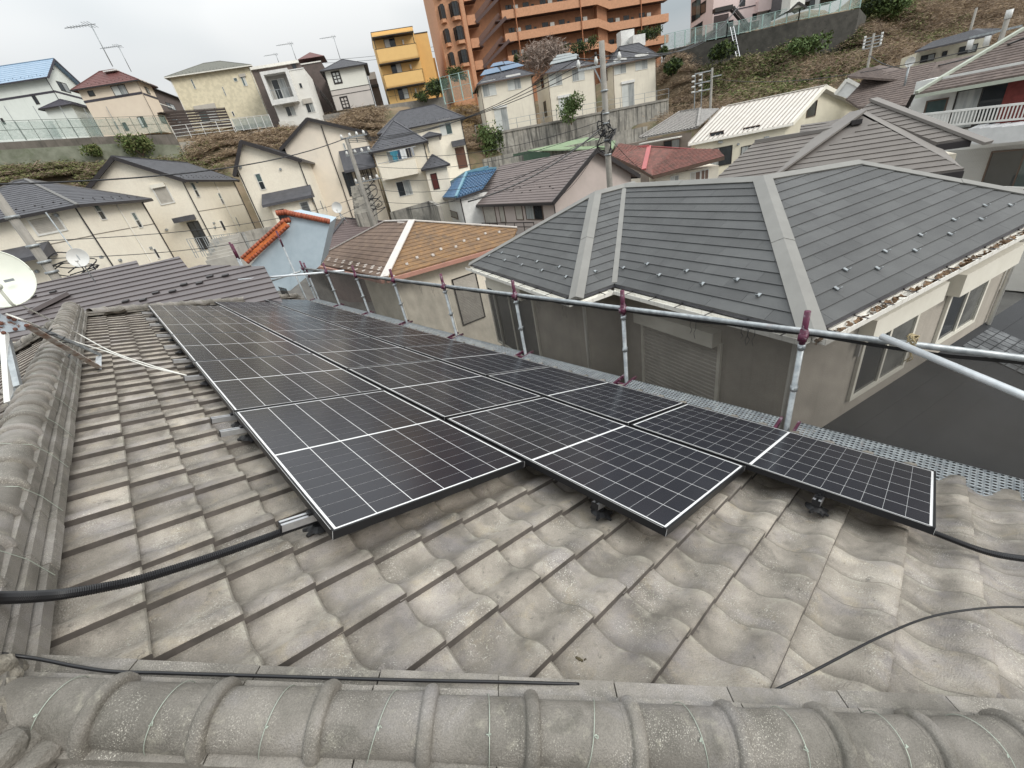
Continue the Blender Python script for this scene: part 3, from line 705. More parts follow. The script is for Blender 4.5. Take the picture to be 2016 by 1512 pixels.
M_conc = mat('old_concrete', (.34, .32, .28), (.22, .21, .19), 1.0, .9, bump=.4, bscale=12, streak=((.08, .078, .07), 3.0, .50, .62, .85), patches=[((.50, .48, .43), .8, .5, .7, .6)])
class House:
    def __init__(s, name, label, C, aR, R_, L_, zb, m, cat='house', aL=None):
        s.C = Vector(C); s.dR = az(aR); s.dL = az(aL if aL is not None else aR + 90)
        s.R = (online(s.C, s.dR, *R_) - s.C).dot(s.dR) if isinstance(R_, tuple) else R_
        s.L = (online(s.C, s.dL, *L_) - s.C).dot(s.dL) if isinstance(L_, tuple) else L_
        s.R = max(1.0, min(s.R, 40)); s.L = max(1.0, min(s.L, 40))
        s.zb = zb; s.m = m
        s.t = thing(name, label, cat, (s.C.x, s.C.y, zb))
        s.dbg = (name, round(s.R, 1), round(s.L, 1), round(s.C.z, 1)); print('HOUSE', s.dbg)
    def P(s, r, l, z=0): return s.C + s.dR * r + s.dL * l + UP * z
    def body(s, gable=None, rise=0, m=None, ridge_off=.5):
        """gable 'R': ridge runs along R, so the triangle shows on the L face; 'L' the reverse"""
        h = s.C.z - s.zb; b = MB()
        b.prism([s.P(0, 0, -h), s.P(s.R, 0, -h), s.P(s.R, s.L, -h), s.P(0, s.L, -h)], UP * h); 
        if gable == 'R': b.prism([s.P(0, 0), s.P(0, s.L), s.P(0, s.L * ridge_off, rise)], s.dR * s.R)
        if gable == 'L': b.prism([s.P(0, 0), s.P(s.R, 0), s.P(s.R * ridge_off, 0, rise)], s.dL * s.L)
        b.build('wall', m or s.m, s.t); return s
    def face(s, f):
        if f == 'R': return s.C, s.dR, (-s.dL).normalized()
        if f == 'L': return s.C, s.dL, (-s.dR).normalized()
        return f
    def win(s, f, tl, br, kind='slide', fm=None, off=0.0, name='window', glass=None, fw=.05, w=None, h=None, head=None):
        O, d, n = s.face(f); O = O + n * off; d = Vector((d.x, d.y, 0)).normalized()
        a, c = onpl(*tl, O, n), onpl(*br, O, n)
        if w: c = a + d * (w if (c - a).dot(d) > 0 else -w) + UP * (c.z - a.z)
        if h: c.z = a.z - h
        x0, x1 = sorted(((a - O).dot(d), (c - O).dot(d))); zt, zb = max(a.z, c.z), min(a.z, c.z)
        if head:
            b = MB(); b.box(O + d * (x0 - .06) + UP * (zt - O.z + .01), d * (x1 - x0 + .12), n * .17, UP * .3); b.build('shutter_box', head, s.t)
        return window(s.t, O + d * x0 + UP * (zb - O.z), d, n, x1 - x0, zt - zb, kind, fm or M_wframe, name, glass, fw)
    def roof(s, kind, ridge='R', over=.45, rise=1.6, m=None, expo=.3, width=None, indiv=False, inset=None, gut=None, cap=None, lift=.02, z0=.0, offs=None, guards=True, thick=.12, lines=True, mshed=None):
        m = m or M_slate; gut = gut or M_gut
        a, b_ = (s.R, s.L) if ridge == 'R' else (s.L, s.R)      # a along ridge, b_ across
        def Q(x, y, z): return s.P(x, y, z) if ridge == 'R' else s.P(y, x, z)
        p = rise / (b_ / 2); ze = -over * p + z0; half = b_ / 2; zr = rise + z0
        i0 = i1 = 0
        if kind == 'hip': i0 = i1 = half if inset is None else inset
        if kind == 'hip0': i0 = half
        if kind == 'hip1': i1 = half
        if i0 + i1 > a: i0 = i1 = a / 2
        e0 = -over if not i0 else -over; e1 = a + over
        r0 = i0 if i0 else -over; r1 = a - i1 if i1 else a + over
        A, B, Cc, D = Q(e0, -over, ze), Q(e1, -over, ze), Q(e1, b_ + over, ze), Q(e0, b_ + over, ze)
        R0, R1 = Q(r0, half, zr), Q(r1, half, zr)
        kw = dict(m=m, expo=expo, width=width, indiv=indiv, lift=lift, base=m, thick=thick)
        f1 = [A, B, R1, R0] if (R1 - R0).length > .05 else [A, B, R0]
        f2 = [Cc, D, R0, R1] if (R1 - R0).length > .05 else [Cc, D, R0]
        def vis(pl):
            nn = (pl[1] - pl[0]).cross(pl[2] - pl[0]); nn = nn if nn.z > 0 else -nn
            return nn.dot(pl[0]) < 0
        fs = [f1, f2] + ([[D, A, R0]] if i0 else []) + ([[B, Cc, R1]] if i1 else [])
        for pl in fs:
            k2 = dict(kw)
            if not vis(pl): k2['expo'] = 50; k2['width'] = None; k2['indiv'] = False
            roof_plane(s.t, pl, **k2)
        cm_ = cap or m
        def capbar(p, q, w=.16):
            bb = MB(); bb.bar(p + UP * .02, q + UP * .02, w, .06); bb.build('ridge_cap', cm_, s.t)
        capbar(R0, R1)
        if i0: capbar(A, R0); capbar(D, R0)
        if i1: capbar(B, R1); capbar(Cc, R1)
        # gutters on eaves, barge boards on gables
        ev = [(A, B), (Cc, D)] + ([(D, A)] if i0 else []) + ([(B, Cc)] if i1 else [])
        for p, q in ev:
            g = MB(); g.bar(p - UP * .07, q - UP * .07, .12, .12); g.build('gutter', gut, s.t)
        bg_ = ([] if i0 else [(A, R0), (D, R0)]) + ([] if i1 else [(B, R1), (Cc, R1)])
        for p, q in bg_:
            g = MB(); g.bar(p - UP * .09, q - UP * .09, .05, .24); g.build('barge_board', gut, s.t)
        # soffit
        if guards:
            G_ = MB()
            for p, q, r in [(x[0], x[1], x[2]) for x in fs if vis(x)]:
                ux = (q - p).normalized(); nn = ux.cross(r - p).normalized(); nn = nn if nn.z > 0 else -nn; uy = nn.cross(ux); uy = uy if uy.z > 0 else -uy
                L = (q - p).length
                for row in (0, 1):
                    k = int((L - 1.6) / .9)
                    for i in range(max(k, 0)): c = p + ux * (.9 + i * .9 + row * .45) + uy * (.45 + row * .3) + nn * (.03); G_.cbox(c, ux, uy, nn, .07, .05, .06)
            if G_.v: G_.build('snow_guard_row', M_gut if guards is True else guards, s.t, stuff=True)
        s.rp = (A, B, Cc, D, R0, R1); return s
    def pipe(s, f, top, zbot=None, m=None, r=.04):
        O, d, n = s.face(f); p = onpl(*top, O + n * .06, n); b = MB(); b.tube([p, Vector((p.x, p.y, zbot if zbot is not None else s.zb))], r, 6); b.build('downpipe', m or M_gut, s.t)
    def pipe_at(s, r, l, m=None, rr=.04):
        p = s.P(r, l); b = MB(); b.tube([p, Vector((p.x, p.y, s.zb))], rr, 6); b.build('downpipe', m or M_gut, s.t)
    def band(s, f, p, q, m, h=.12, t=.03, full=False, name='trim_band'):
        O, d, n = s.face(f); a, c = onpl(*p, O, n), onpl(*q, O, n)
        x0, x1 = sorted(((a - O).dot(d), (c - O).dot(d))); z = (a.z + c.z) / 2
        if full: x0, x1 = -.03, (s.R if f == 'R' else s.L) + .03
        b = MB(); b.box(O + d * x0 + UP * (z - h / 2 - O.z), d * (x1 - x0), n * t, UP * h); b.build(name, m, s.t)
    def slab(s, f, tl, br, depth, m, name='canopy', zthick=None, drop=0):
        """a projecting block whose wall-side rectangle is given in the photo"""
        O, d, n = s.face(f); a, c = onpl(*tl, O, n), onpl(*br, O, n)
        x0, x1 = sorted(((a - O).dot(d), (c - O).dot(d))); zt, zb = max(a.z, c.z), min(a.z, c.z)
        if zthick: zb = zt - zthick
        b = MB(); b.box(O + d * x0 + UP * (zb - O.z), d * (x1 - x0), n * depth, UP * (zt - zb)); return b.build(name, m, s.t)
def window(par, O, d, n, w, h, kind, fm, name='window', glass=None, fw=.05):
    w = max(w, .12); h = max(h, .12); fw = min(fw, w * .25, h * .25); b = MB(); t = .05
    g1 = glass[0] if glass else M_glass; g2 = glass[-1] if glass else M_glassl
    b.box(O, d * w, n * t, UP * fw); b.box(O + UP * (h - fw), d * w, n * t, UP * fw)
    b.box(O + UP * fw, d * fw, n * t, UP * (h - 2 * fw)); b.box(O + d * (w - fw) + UP * fw, d * fw, n * t, UP * (h - 2 * fw))
    iw, ih = w - 2 * fw, h - 2 * fw; I = O + d * fw + UP * fw
    if kind == 'slide': b.box(I + d * (iw / 2 - fw * .4), d * fw * .8, n * t * .8, UP * ih)
    if kind == 'slot': b.box(I + UP * (ih / 2 - fw * .4), d * iw, n * t * .8, UP * fw * .8)
    if kind == 'cross': b.box(I + d * (iw / 2 - fw * .35), d * fw * .7, n * t * .7, UP * ih); [b.box(I + UP * (ih * k / 3 - fw * .3), d * iw, n * t * .6, UP * fw * .6) for k in (1, 2)]
    if kind == 'shutterbox': pass
    f = b.build(name, fm, par)
    def pane(x, y, ww, hh, m, dep=.012):
        p = MB(); p.box(I + d * x + UP * y + n * .002, d * ww, n * dep, UP * hh); return p.build('pane', m, f)
    if kind == 'slide': pane(0, 0, iw / 2 - fw * .4, ih, g1); pane(iw / 2 + fw * .4, 0, iw / 2 - fw * .4, ih, g2, .02)
    elif kind == 'slot': pane(0, 0, iw, ih / 2 - fw * .4, g1); pane(0, ih / 2 + fw * .4, iw, ih / 2 - fw * .4, g2)
    elif kind == 'shutter':
        k = max(3, int(ih / .075)); p = MB()
        for i in range(k):
            y = ih * i / k; p.prism([I + UP * y + n * .004, I + UP * y + n * .022, I + UP * (y + ih / k * .8) + n * .03, I + UP * (y + ih / k) + n * .004], d * iw)
        p.build('shutter_slats', M_shut if glass is None else g1, f, stuff=True)
    elif kind == 'grille':
        pane(0, 0, iw, ih, g1); p = MB()
        for i in range(1, 7): p.box(I + d * (iw * i / 7) + n * .03, d * .02, n * .02, UP * ih)
        for i in range(1, 4): p.box(I + UP * (ih * i / 4) + n * .03, d * iw, n * .02, UP * .02)
        p.build('grille', M_gut, f, stuff=True)
    else: pane(0, 0, iw, ih, g1)
    return f
def shutter_head(h, f, tl, br, m=None, dep=.16, off=0.0):
    return h.slab(f, tl, br, dep, m or M_shutbox, 'shutter_box')

# ================================================================== GREY HIPPED HOUSE NEXT DOOR
M_shingle = mat('shingle_grey', (.092, .094, .094), (.072, .073, .074), 1.3, .62, bump=.4, bscale=140, rnd=.16, grain=(220, .16), patches=[((.11, .113, .112), 2.2, .5, .72, .4)])
M_gcap = mat('grey_metal_cap', (.215, .21, .195), (.19, .185, .172), 3, .5, grain=(160, .08))
M_gwall = mat('grey_beige_siding', (.44, .40, .345), (.39, .355, .305), 2.5, .8, bump=.5, bscale=45, streak=((.2, .18, .15), 7, .55, .75, .3))
GZe = -2.4
E3 = atz(1600, 655, GZe); AF, AR_ = 72.9, -17.1
gF, gR = az(AF), az(AR_)
PT = math.tan(R(27))
GHt = thing('grey_hipped_house', 'beige grey house with a big grey shingled hip roof right behind the scaffold', 'house', (E3.x, E3.y, -8.5))
def gp(f, r, z=0): return E3 + gF * f + gR * r + UP * z        # f away along the front, r to the right
uf = lambda px, py, z=GZe: ((atz(px, py, z) - E3).dot(gF), (atz(px, py, z) - E3).dot(gR))
fi, _ = uf(1210, 560); fc, rc = uf(1120, 583); fe, re_ = uf(930, 515); jut = -rc
print('GREY', fi, fc, rc, fe, re_, uf(2016, 440))
RW = 2.55                                                      # horizontal run of the front slope up to its ridge
LEN = 12.0                                                      # right face continues past the frame

rise = RW * PT
def onR(px, py):      # point of the right-hand slope z = f * PT
    n = (UP - gF * PT).normalized(); return onpl(px, py, E3, n)
gi = dict(m=M_shingle, expo=.20, width=.91, indiv=True, lift=.016, base=M_slate, thick=.05)
H0 = gp(RW, RW, rise); H1 = gp(fi + RW, RW, rise); HW = gp(fi + RW, RW - jut, rise)
fe_ = fi + 2 * RW
roof_plane(GHt, [gp(fi, 0), gp(0, 0), H0, H1], **gi)
roof_plane(GHt, [gp(fe_, -jut), gp(fi, -jut), HW], **gi)
roof_plane(GHt, [gp(fi, 0), gp(fi, -jut), HW, H1], **gi)
q0, q1, q2 = onR(1510, 352), onR(1562, 357), onR(1690, 320)
def fr(p): return (p - E3).dot(gF), (p - E3).dot(gR)
f2_, r2_ = fr(q2); cE = gp(0, r2_ + f2_)
print('right', fr(q0), fr(q1), fr(q2), RW)
fq1, rq1 = fr(q1)
roof_plane(GHt, [gp(0, 0), cE, q2, H0], **gi)
bk = dict(m=M_slate, expo=50, lift=.01, base=M_slate, thick=.05)
def plain(pl, **k): roof_plane(GHt, pl, **{**bk, **k})
plain([gp(fi + 2 * RW, -jut), gp(fi + 2 * RW, 2 * RW + .3), gp(fi + RW, RW + .3, rise), HW])
plain([gp(fi + RW, 2 * RW, 0), gp(RW, 2 * RW, 0), H0, H1])
plain([q2, cE, gp(0, 0) + (cE - E3) + gF * 2 * f2_, ])
plain([q2, cE + gF * 2 * f2_, H0 + gF * 2.2 - UP * 1.1 + gR * .3, H0])
capn = dict()
def hipcap(p, q, n1, n2_, w=.15, seg=1.9):
    d = (q - p); L = d.length; d.normalize(); k = max(1, round(L / seg))
    a1 = d.cross(n1).normalized(); a2 = d.cross(n2_).normalized()
    if a1.dot(n2_) > 0: a1 = -a1
    if a2.dot(n1) > 0: a2 = -a2
    if a1.dot(n1 - n2_) < 0: a1 = -a1
    if a2.dot(n2_ - n1) < 0: a2 = -a2
    for i in range(k):
        s0, s1 = L * i / k, L * (i + 1) / k + (.03 if i < k - 1 else 0); lf = .034 + .006 * ((k - i) % 2)
        a, c = p + d * s0, p + d * s1; top = (n1 + n2_).normalized()
        P = []
        for o in (a, c):
            P += [o + a1 * w + n1 * .018, o + a1 * w + n1 * lf, o + top * (lf + .012) , o + a2 * w + n2_ * lf, o + a2 * w + n2_ * .018]
        b = MB(); b.add(P, [(0, 1, 6, 5), (1, 2, 7, 6), (2, 3, 8, 7), (3, 4, 9, 8), (4, 3, 2, 1, 0), (5, 6, 7, 8, 9)]); b.build('hip_cap', M_gcap, GHt)
nF = (UP - gR * PT).normalized(); nRt = (UP - gF * PT).normalized(); nBk = (UP + gR * PT).normalized(); nLf = (UP + gF * PT).normalized()
hipcap(gp(-.02, -.02), H0, nF, nRt, .145)
hipcap(gp(fi, -jut), HW, nF, nRt, .135)
hipcap(gp(fe_, -jut), HW, nF, nLf, .13)
hipcap(H0, H1, nF, nBk, .12); hipcap(HW, gp(fi + RW, RW + .3, rise), nRt, nLf, .12)
hipcap(H0, q2, nRt, nLf, .11); hipcap(q2, cE, nRt, nBk * -1 if False else (UP - gR * -PT).normalized(), .13)
b = MB(); vd = (H1 - gp(fi, 0)).normalized(); side = vd.cross(UP).normalized()
b.box(gp(fi, 0) - side * .05 + UP * .022, vd * (H1 - gp(fi, 0)).length, side * .10, UP * .02); b.build('valley_sheet', M_gcap, GHt)
# white open gutters with brackets
def gutter(p, q, out, leaves=False):
    d = (q - p); L = d.length; d.normalize(); o = p - UP * .05
    b = MB(); b.box(o - UP * .07, d * L, out * .145, UP * .006); b.box(o - UP * .064 + out * .139, d * L, out * .006, UP * .064); b.box(o - UP * .064, d * L, out * .006, UP * .05)
    b.build('gutter', M_gutw, GHt)
    for i in range(int(L / .55)):
        b = MB(); c = o + d * (.25 + i * .55); b.box(c - UP * .002, d * .02, out * .16, UP * .005); b.box(c + out * .0 - UP * .002, d * .02, out * .012, UP * .03); b.build('gutter_bracket', M_gut, GHt)
    if leaves:
        rr = random.Random(4); b = MB()
        for i in range(260):
            c = o + d * rr.uniform(0, L) + out * rr.uniform(.015, .1) - UP * rr.uniform(.02, .06); a = Vector((rr.uniform(-1, 1), rr.uniform(-1, 1), rr.uniform(-.4, .4))).normalized() * .035; e = a.cross(Vector((rr.uniform(-1, 1), rr.uniform(-1, 1), 1))).normalized() * .02
            b.add([c - a - e, c + a - e, c + a + e, c - a + e], [(0, 1, 2, 3)])
        b.build('gutter_leaves', mat('dead_leaves', (.22, .14, .08), (.08, .05, .03), 30, .9), GHt, stuff=True)
gutter(gp(0, -.01), gp(fi, -.01), -gR); gutter(gp(fi, -jut - .01), gp(fe_, -jut - .01), -gR); gutter(gp(fi - .01, -.1), gp(fi - .01, -jut), -gF); gutter(gp(-.01, 0), gp(-.01, cE.dot(gR) - E3.dot(gR)), -gF, True)
# walls
IN = .42; zs = -.10; ZW = GZe
def wallbox(f0, f1, r0, r1):
    b = MB(); b.prism([gp(f0, r0, zs), gp(f1, r0, zs), gp(f1, r1, zs), gp(f0, r1, zs)], UP * (-8.5 - ZW - zs)); b.build('wall', M_gwall, GHt)
rEnd = (onpl(1987, 521, gp(IN, 0), gF) - E3).dot(gR); print('rEnd', rEnd)
wallbox(IN, fi + IN, IN, rEnd); wallbox(fi + IN + .002, fe_ - IN, -jut + IN, 2 * RW)
b = MB(); b.prism([gp(.0, .0, zs - .02), gp(fi, .0, zs - .02), gp(fi, IN + .05, zs - .02), gp(0.0, IN + .05, zs - .02)], UP * .02); b.prism([gp(0, IN + .06, zs - .02), gp(IN + .05, IN + .06, zs - .02), gp(IN + .05, rEnd + .5, zs - .02), gp(0, rEnd + .5, zs - .02)], UP * .02)
b.prism([gp(fi, -jut, zs - .02), gp(fe_, -jut, zs - .02), gp(fe_, -jut + IN + .03, zs - .02), gp(fi, -jut + IN + .03, zs - .02)], UP * .02); b.build('soffit', M_gutw, GHt)
class FH(House):
    def __init__(s): s.t = GHt
gh = FH()
fF = (gp(0, IN - .004), gF, -gR); fRt = (gp(IN - .004, 0), gR, -gF); fW = (gp(fi, -jut + IN - .004), gF, -gR)
gh.win(fF, (1424, 676), (1269, 790), 'shutter', M_shutbox, fw=.06, name='shutter_window'); shutter_head(gh, fF, (1421, 650), (1263, 628), dep=.2)
gh.win(fW, (1050, 585), (983, 672), 'slide', M_shutbox, fw=.06, glass=(M_glass, M_glass)); shutter_head(gh, fW, (1036, 565), (972, 562), dep=.2)
w1 = [n4(1110, 470), n4(1322, 622)]; gh.win(fRt, w1[0], w1[1], 'slide', M_shutbox, fw=.07, glass=(M_glass, M_glassgr)); gh.slab(fRt, n4(1110, 352), n4(1475, 245), .2, M_shutbox, 'shutter_box')
w2 = [n4(1602, 185), n4(1712, 372)]; gh.win(fRt, w2[0], w2[1], 'slide', M_shutbox, fw=.07, glass=(M_glass, M_glassgr)); gh.slab(fRt, n4(1605, 108), n4(1890, 45), .2, M_shutbox, 'shutter_box')
gh.slab(fRt, n4(1120, 360), n4(1075, 560), .05, mat('grey_panel', (.42, .41, .40)), 'junction_cover')
for f, r in ((IN - .06, IN - .06), (fi + .3, -jut + IN - .06), (IN - .06, rEnd - .05), (fe_ - IN, -jut + IN - .06)):
    b = MB(); p = gp(f, r, -.15); b.tube([p + gF * (-.3) + UP * .03, p - UP * .15, Vector((p.x, p.y, -8.5))], .035, 10); b.build('downpipe', M_gutw, GHt, True)
# snow guards
def guard(P, n, up_, dr):
    b = MB(); b.cbox(P + n * .03, dr, up_, n, .045, .07, .01); b.prism([P + dr * -.022 + n * .036 - up_ * .03, P + dr * .022 + n * .036 - up_ * .03, P + dr * .022 + n * .075 - up_ * .03, P + dr * -.022 + n * .075 - up_ * .03], -up_ * .006)
    b.build('snow_guard', M_galv, GHt)
upF = (gR + UP * PT).normalized(); upR = (gF + UP * PT).normalized()
for q in [n4(148, 100), n4(425, 150), n4(235, 172), n4(545, 235), n2(1525, 320), n2(1715, 290), n2(1810, 378)]: guard(onpl(*q, gp(0, 0), nF), nF, upF, gF)
for q in [n2(462, 222), n2(560, 198), n2(585, 257), n2(690, 230), n2(720, 293), n2(840, 268), n2(880, 338), n2(1017, 312), n2(1070, 390)]: guard(onpl(*q, gp(fi, -jut), nF), nF, upF, gF)
for q in [n8(565, 1450), n8(635, 1305), n8(880, 1295), n8(940, 1163), n8(1168, 1157), n8(1212, 1037), n8(1437, 1030), n8(1467, 920), n8(1675, 915), n8(1705, 810), n8(1900, 807)]: guard(onpl(*q, gp(0, 0), nRt), nRt, upR, gR)
guard(onpl(*n2(1297, 350), gp(fi, 0), nRt), nRt, upR, gR)
# dark lean-to roof below the right wall
P0 = onpl(*n4(910, 945), gp(IN, 0), gF); zl = P0.z - E3.z; print('leanto z', P0.z)
dkm = mat('lean_to_black', (.022, .023, .026), (.014, .015, .017), 1.5, .6, bump=.2, bscale=60)
pl_ = [gp(-4.2, -.2, zl - 1.5), gp(-4.2, rEnd + 3.0, zl - 1.5), gp(IN, rEnd + 3.0, zl), gp(IN, -.2, zl)]
roof_plane(GHt, pl_, dkm, expo=.35, width=None, indiv=True, lift=.012, base=dkm, name='roof_sheet')
dn_ = (UP - gF * (-1.5 / 4.62)).normalized() if False else (pl_[1] - pl_[0]).cross(pl_[3] - pl_[0]).normalized(); dn_ = dn_ if dn_.z > 0 else -dn_
du_ = (pl_[3] - pl_[0]).normalized(); c0 = onpl(*n4(1880, 520), gp(IN, 0, zl), dn_); b = MB()
for i in range(7):
    for j in range(6): b.cbox(c0 + gR * ((i - 3) * .17) + du_ * ((j - 3) * .17) + dn_ * .022, gR, du_, dn_, .15, .15, .008)
b.build('glazed_grid', mat('glass_block', (.13, .135, .14), (.05, .052, .055), 4, .35, ramp=(.45, .6)), GHt, stuff=True)

# small lean-to left of the wing
roof_plane(GHt, [gp(fe_ - 4, -jut - 1.4, -2.9), gp(fi + .4, -jut - 1.4, -2.9), gp(fi + .4, -jut + IN, -2.4), gp(fe_ - 4, -jut + IN, -2.4)], dkm, expo=.3, lift=.01, base=dkm)
# ================================================================== HOUSES ON THE SLOPE
M_mint = mat('wall_mint', (.74, .78, .74), (.69, .73, .69), 1.0, .8, streak=((.48, .54, .5), 4, .55, .75, .3))
M_belt = mat('dark_belt', (.06, .055, .07), rough=.6)
M_bluemetal = mat('roof_blue_metal', (.25, .35, .47), (.20, .30, .41), 2, .4)
M_redroof = mat('roof_dark_red', (.15, .06, .055), (.12, .05, .045), 2, .6)
M_peach = mat('wall_peach', (.74, .64, .52), (.70, .60, .49), 1.2, .85)
M_ochre = mat('wall_pale_ochre', (.72, .65, .48), (.62, .56, .41), 2.2, .85, ramp=(.42, .58))
M_roofgrey = mat('roof_greenish_grey', (.20, .20, .17), (.16, .16, .14), 6, .7)
M_white = mat('wall_white_tile', (.74, .73, .69), (.69, .68, .64), 1, .7, lines=(.6, .3))
M_brownw = mat('wall_brown', (.14, .11, .10), (.11, .09, .08), 2, .8)
M_sid_w = mat('siding_offwhite', (.72, .72, .66), (.68, .68, .62), 1, .8)
M_sid_g = mat('siding_grey_pink', (.54, .50, .47), (.50, .47, .44), 1, .8)
M_yel = mat('wall_orange_yellow', (.76, .50, .20), (.73, .475, .19), 1.5, .75)
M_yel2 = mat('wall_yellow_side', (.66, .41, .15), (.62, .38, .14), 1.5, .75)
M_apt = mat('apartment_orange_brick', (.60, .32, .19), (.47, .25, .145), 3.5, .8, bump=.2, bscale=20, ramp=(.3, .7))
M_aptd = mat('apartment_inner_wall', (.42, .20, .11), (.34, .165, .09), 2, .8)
M_pink = mat('wall_pink', (.78, .62, .59), (.73, .58, .55), 1, .8)
M_cyanfence = mat('fence_pale_green', (.42, .58, .54), rough=.5)
M_acw = mat('ac_unit_white', (.62, .60, .55), rough=.5)
M_white2 = mat('plain_white', (.72, .72, .70), rough=.6)

def acunit(par, P, n, s=1.0, name='ac_unit'):
    d = n.cross(UP).normalized(); b = MB(); b.cbox(P + UP * .3 * s, d, n, UP, .8 * s, .3 * s, .6 * s); b.tube([P + UP * .3 * s - d * .1 * s + n * .15 * s, P + UP * .3 * s - d * .1 * s + n * .17 * s], .22 * s, 14); return b.build(name, M_acw, par)

# --- mint house, top left
h = House('mint_green_house', 'pale mint two storey house with a blue metal roof at the far upper left', atd(*z1(345, 590), 86), 60, z1(605, 650), 11, 10.5, M_mint)
h.body('L', 2.2).roof('gable', 'L', .6, 2.2, M_bluemetal, expo=.5, gut=M_belt, guards=True)
h.band('R', z1(430, 722), z1(640, 780), M_belt, .22, full=True); h.band('L', z1(320, 745), z1(425, 725), M_belt, .22, full=True)
h.win('R', z1(440, 640), z1(565, 740), 'slide', M_dframe); h.win('L', z1(245, 755), z1(320, 825), 'one', M_dframe); h.win('R', z1(620, 930), z1(685, 1000), 'one', M_dframe); h.win('L', z1(0, 940), z1(50, 985), 'one', M_dframe); h.win('R', z1(765, 960), z1(830, 1090), 'one', M_dframe); h.win('R', z1(400, 520), z1(425, 555), 'one', M_dframe)
h.pipe_at(-.05, -.05)
h2 = House('mint_house_wing', 'mint lower wing with a dark green lean-to roof joined to the mint house', atd(*z1(550, 815), 83), 60, z1(800, 890), 3, 10.5, M_mint); h2.body().roof('hip', 'R', .4, .8, M_belt, guards=False)
h2.t.name = 'mint_house_extension'
# --- peach house with dark red roof
h = House('peach_house', 'peach two storey house with a dark red hip roof and a skylight', atd(*z1(1065, 612), 78), 60, z1(1190, 660), z1(590, 672), 11.1, M_peach)
h.body().roof('hip', 'L', .5, 1.5, M_redroof, expo=.35, gut=M_gut, inset=2.5)
h.band('L', z1(700, 800), z1(1130, 740), M_belt, .25, full=True); h.band('R', z1(1130, 740), z1(1180, 760), M_belt, .25, full=True)
h.win('L', z1(875, 685), z1(1030, 755), 'slide', M_dframe, glass=(M_glassl, M_frosted)); h.win('L', z1(690, 725), z1(760, 760), 'one', M_dframe); h.win('L', z1(1085, 930), z1(1175, 1005), 'slide', M_dframe, glass=(M_glass, M_frosted)); h.win('L', z1(965, 975), z1(1030, 1035), 'one', M_dframe); h.win('L', z1(905, 965), z1(945, 1025), 'one', M_dframe); h.win('R', z1(1140, 685), z1(1195, 750), 'slide', M_dframe); h.win('R', z1(1250, 910), z1(1330, 985), 'one', M_dframe)
h.slab('R', z1(1245, 895), z1(1340, 925), .6, M_gut); h.pipe_at(-.05, -.05, mat('pipe_tan', (.3, .25, .2)))
sk = h.rp; b = MB(); c = onpl(*z1(890, 577), h.rp[0], (h.rp[1] - h.rp[0]).cross(h.rp[4] - h.rp[0]).normalized()); b.cbox(c + UP * .15, h.dL, h.dR, UP, 1.5, .8, .12); b.build('skylight', M_white2, h.t)
# brown house behind
h = House('brown_terrace_house', 'dark brown house squeezed between the peach and the pale ochre houses', atd(*z1(1190, 690), 92), 60, z1(1420, 880), 6, 10.5, M_brownw)
h.body().roof('hip', 'R', .4, 1.0, M_slate, guards=False); h.band('R', z1(1240, 800), z1(1380, 870), M_gutw, .12)
h.win('R', z1(1310, 810), z1(1400, 880), 'slide', M_dframe); h.win('R', z1(1350, 930), z1(1440, 980), 'slide', M_dframe)
# --- pale ochre house
h = House('pale_ochre_house', 'pale ochre mottled two storey house with a grey green roof in the upper row', atd(*z1(1340, 600), 84), -27, z1(1985, 560), 8, 11.2, M_ochre)
h.body().roof('hip', 'R', .5, 1.7, M_roofgrey, expo=.35, gut=M_gutw, inset=4.0)
h.win('R', z1(1510, 630), z1(1560, 705), 'slot', M_wframe, glass=(M_glasst, M_glasst)); h.win('R', z1(1760, 690), z1(1800, 760), 'slot', M_wframe, glass=(M_glasst, M_glasst)); h.win('R', z1(1850, 620), z1(1890, 645), 'one', M_wframe, glass=(M_glasst,)); h.win('R', z1(1905, 605), z1(1970, 680), 'slide', M_wframe, glass=(M_glasst, M_frosted)); h.slab('R', z1(1895, 590), z1(1955, 607), .15, M_shut, 'shutter_box')
h.win('R', z1(1555, 860), z1(1745, 960), 'slide', M_wframe, glass=(M_glasst, M_frosted)); h.slab('R', z1(1535, 845), z1(1725, 868), .18, M_shut, 'shutter_box'); h.win('R', z1(1835, 885), z1(1868, 922), 'one', M_wframe)
h.pipe_at(-.05, -.05, M_gutw); h.pipe_at(h.R + .05, -.05, M_gutw); h.pipe('R', z1(1775, 840), h.zb, M_gutw)
# louvre screen and rail
def fence(name, label, P, Q, hgt, npost, rails, m, cat='fence', bars=0, panel=None, post_w=.06, rail_w=.05, slats=0, slatm=None, zs=None):
    P, Q = Vector(P), Vector(Q); t = thing(name, label, cat, P); d = (Q - P)
    for i in range(npost):
        p = P + d * (i / (npost - 1)); b = MB(); b.bar(p, p + UP * hgt, post_w); b.build('post', m, t)
    for r in rails:
        b = MB(); b.bar(P + UP * hgt * r, Q + UP * hgt * r, rail_w); b.build('rail', m, t)
    if bars:
        for i in range(bars):
            p = P + d * ((i + .5) / bars); b = MB(); b.bar(p, p + UP * hgt * .96, .03); b.build('baluster', m, t)
    for i in range(slats):
        b = MB(); z = hgt * (i + .3) / slats; b.bar(P + UP * z, Q + UP * z, .02, hgt / slats * .75); b.build('slat', slatm or m, t)
    if panel:
        b = MB(); nn = d.cross(UP).normalized() * .006; b.box(P + UP * hgt * .08 - nn, d, nn * 2, UP * hgt * .86); b.build('mesh_panel', panel, t)
    return t
M_meshg = mat('green_mesh', (.24, .34, .30), rough=.8, alpha=.20)
M_darkwood = mat('dark_slats', (.06, .045, .04), rough=.6)
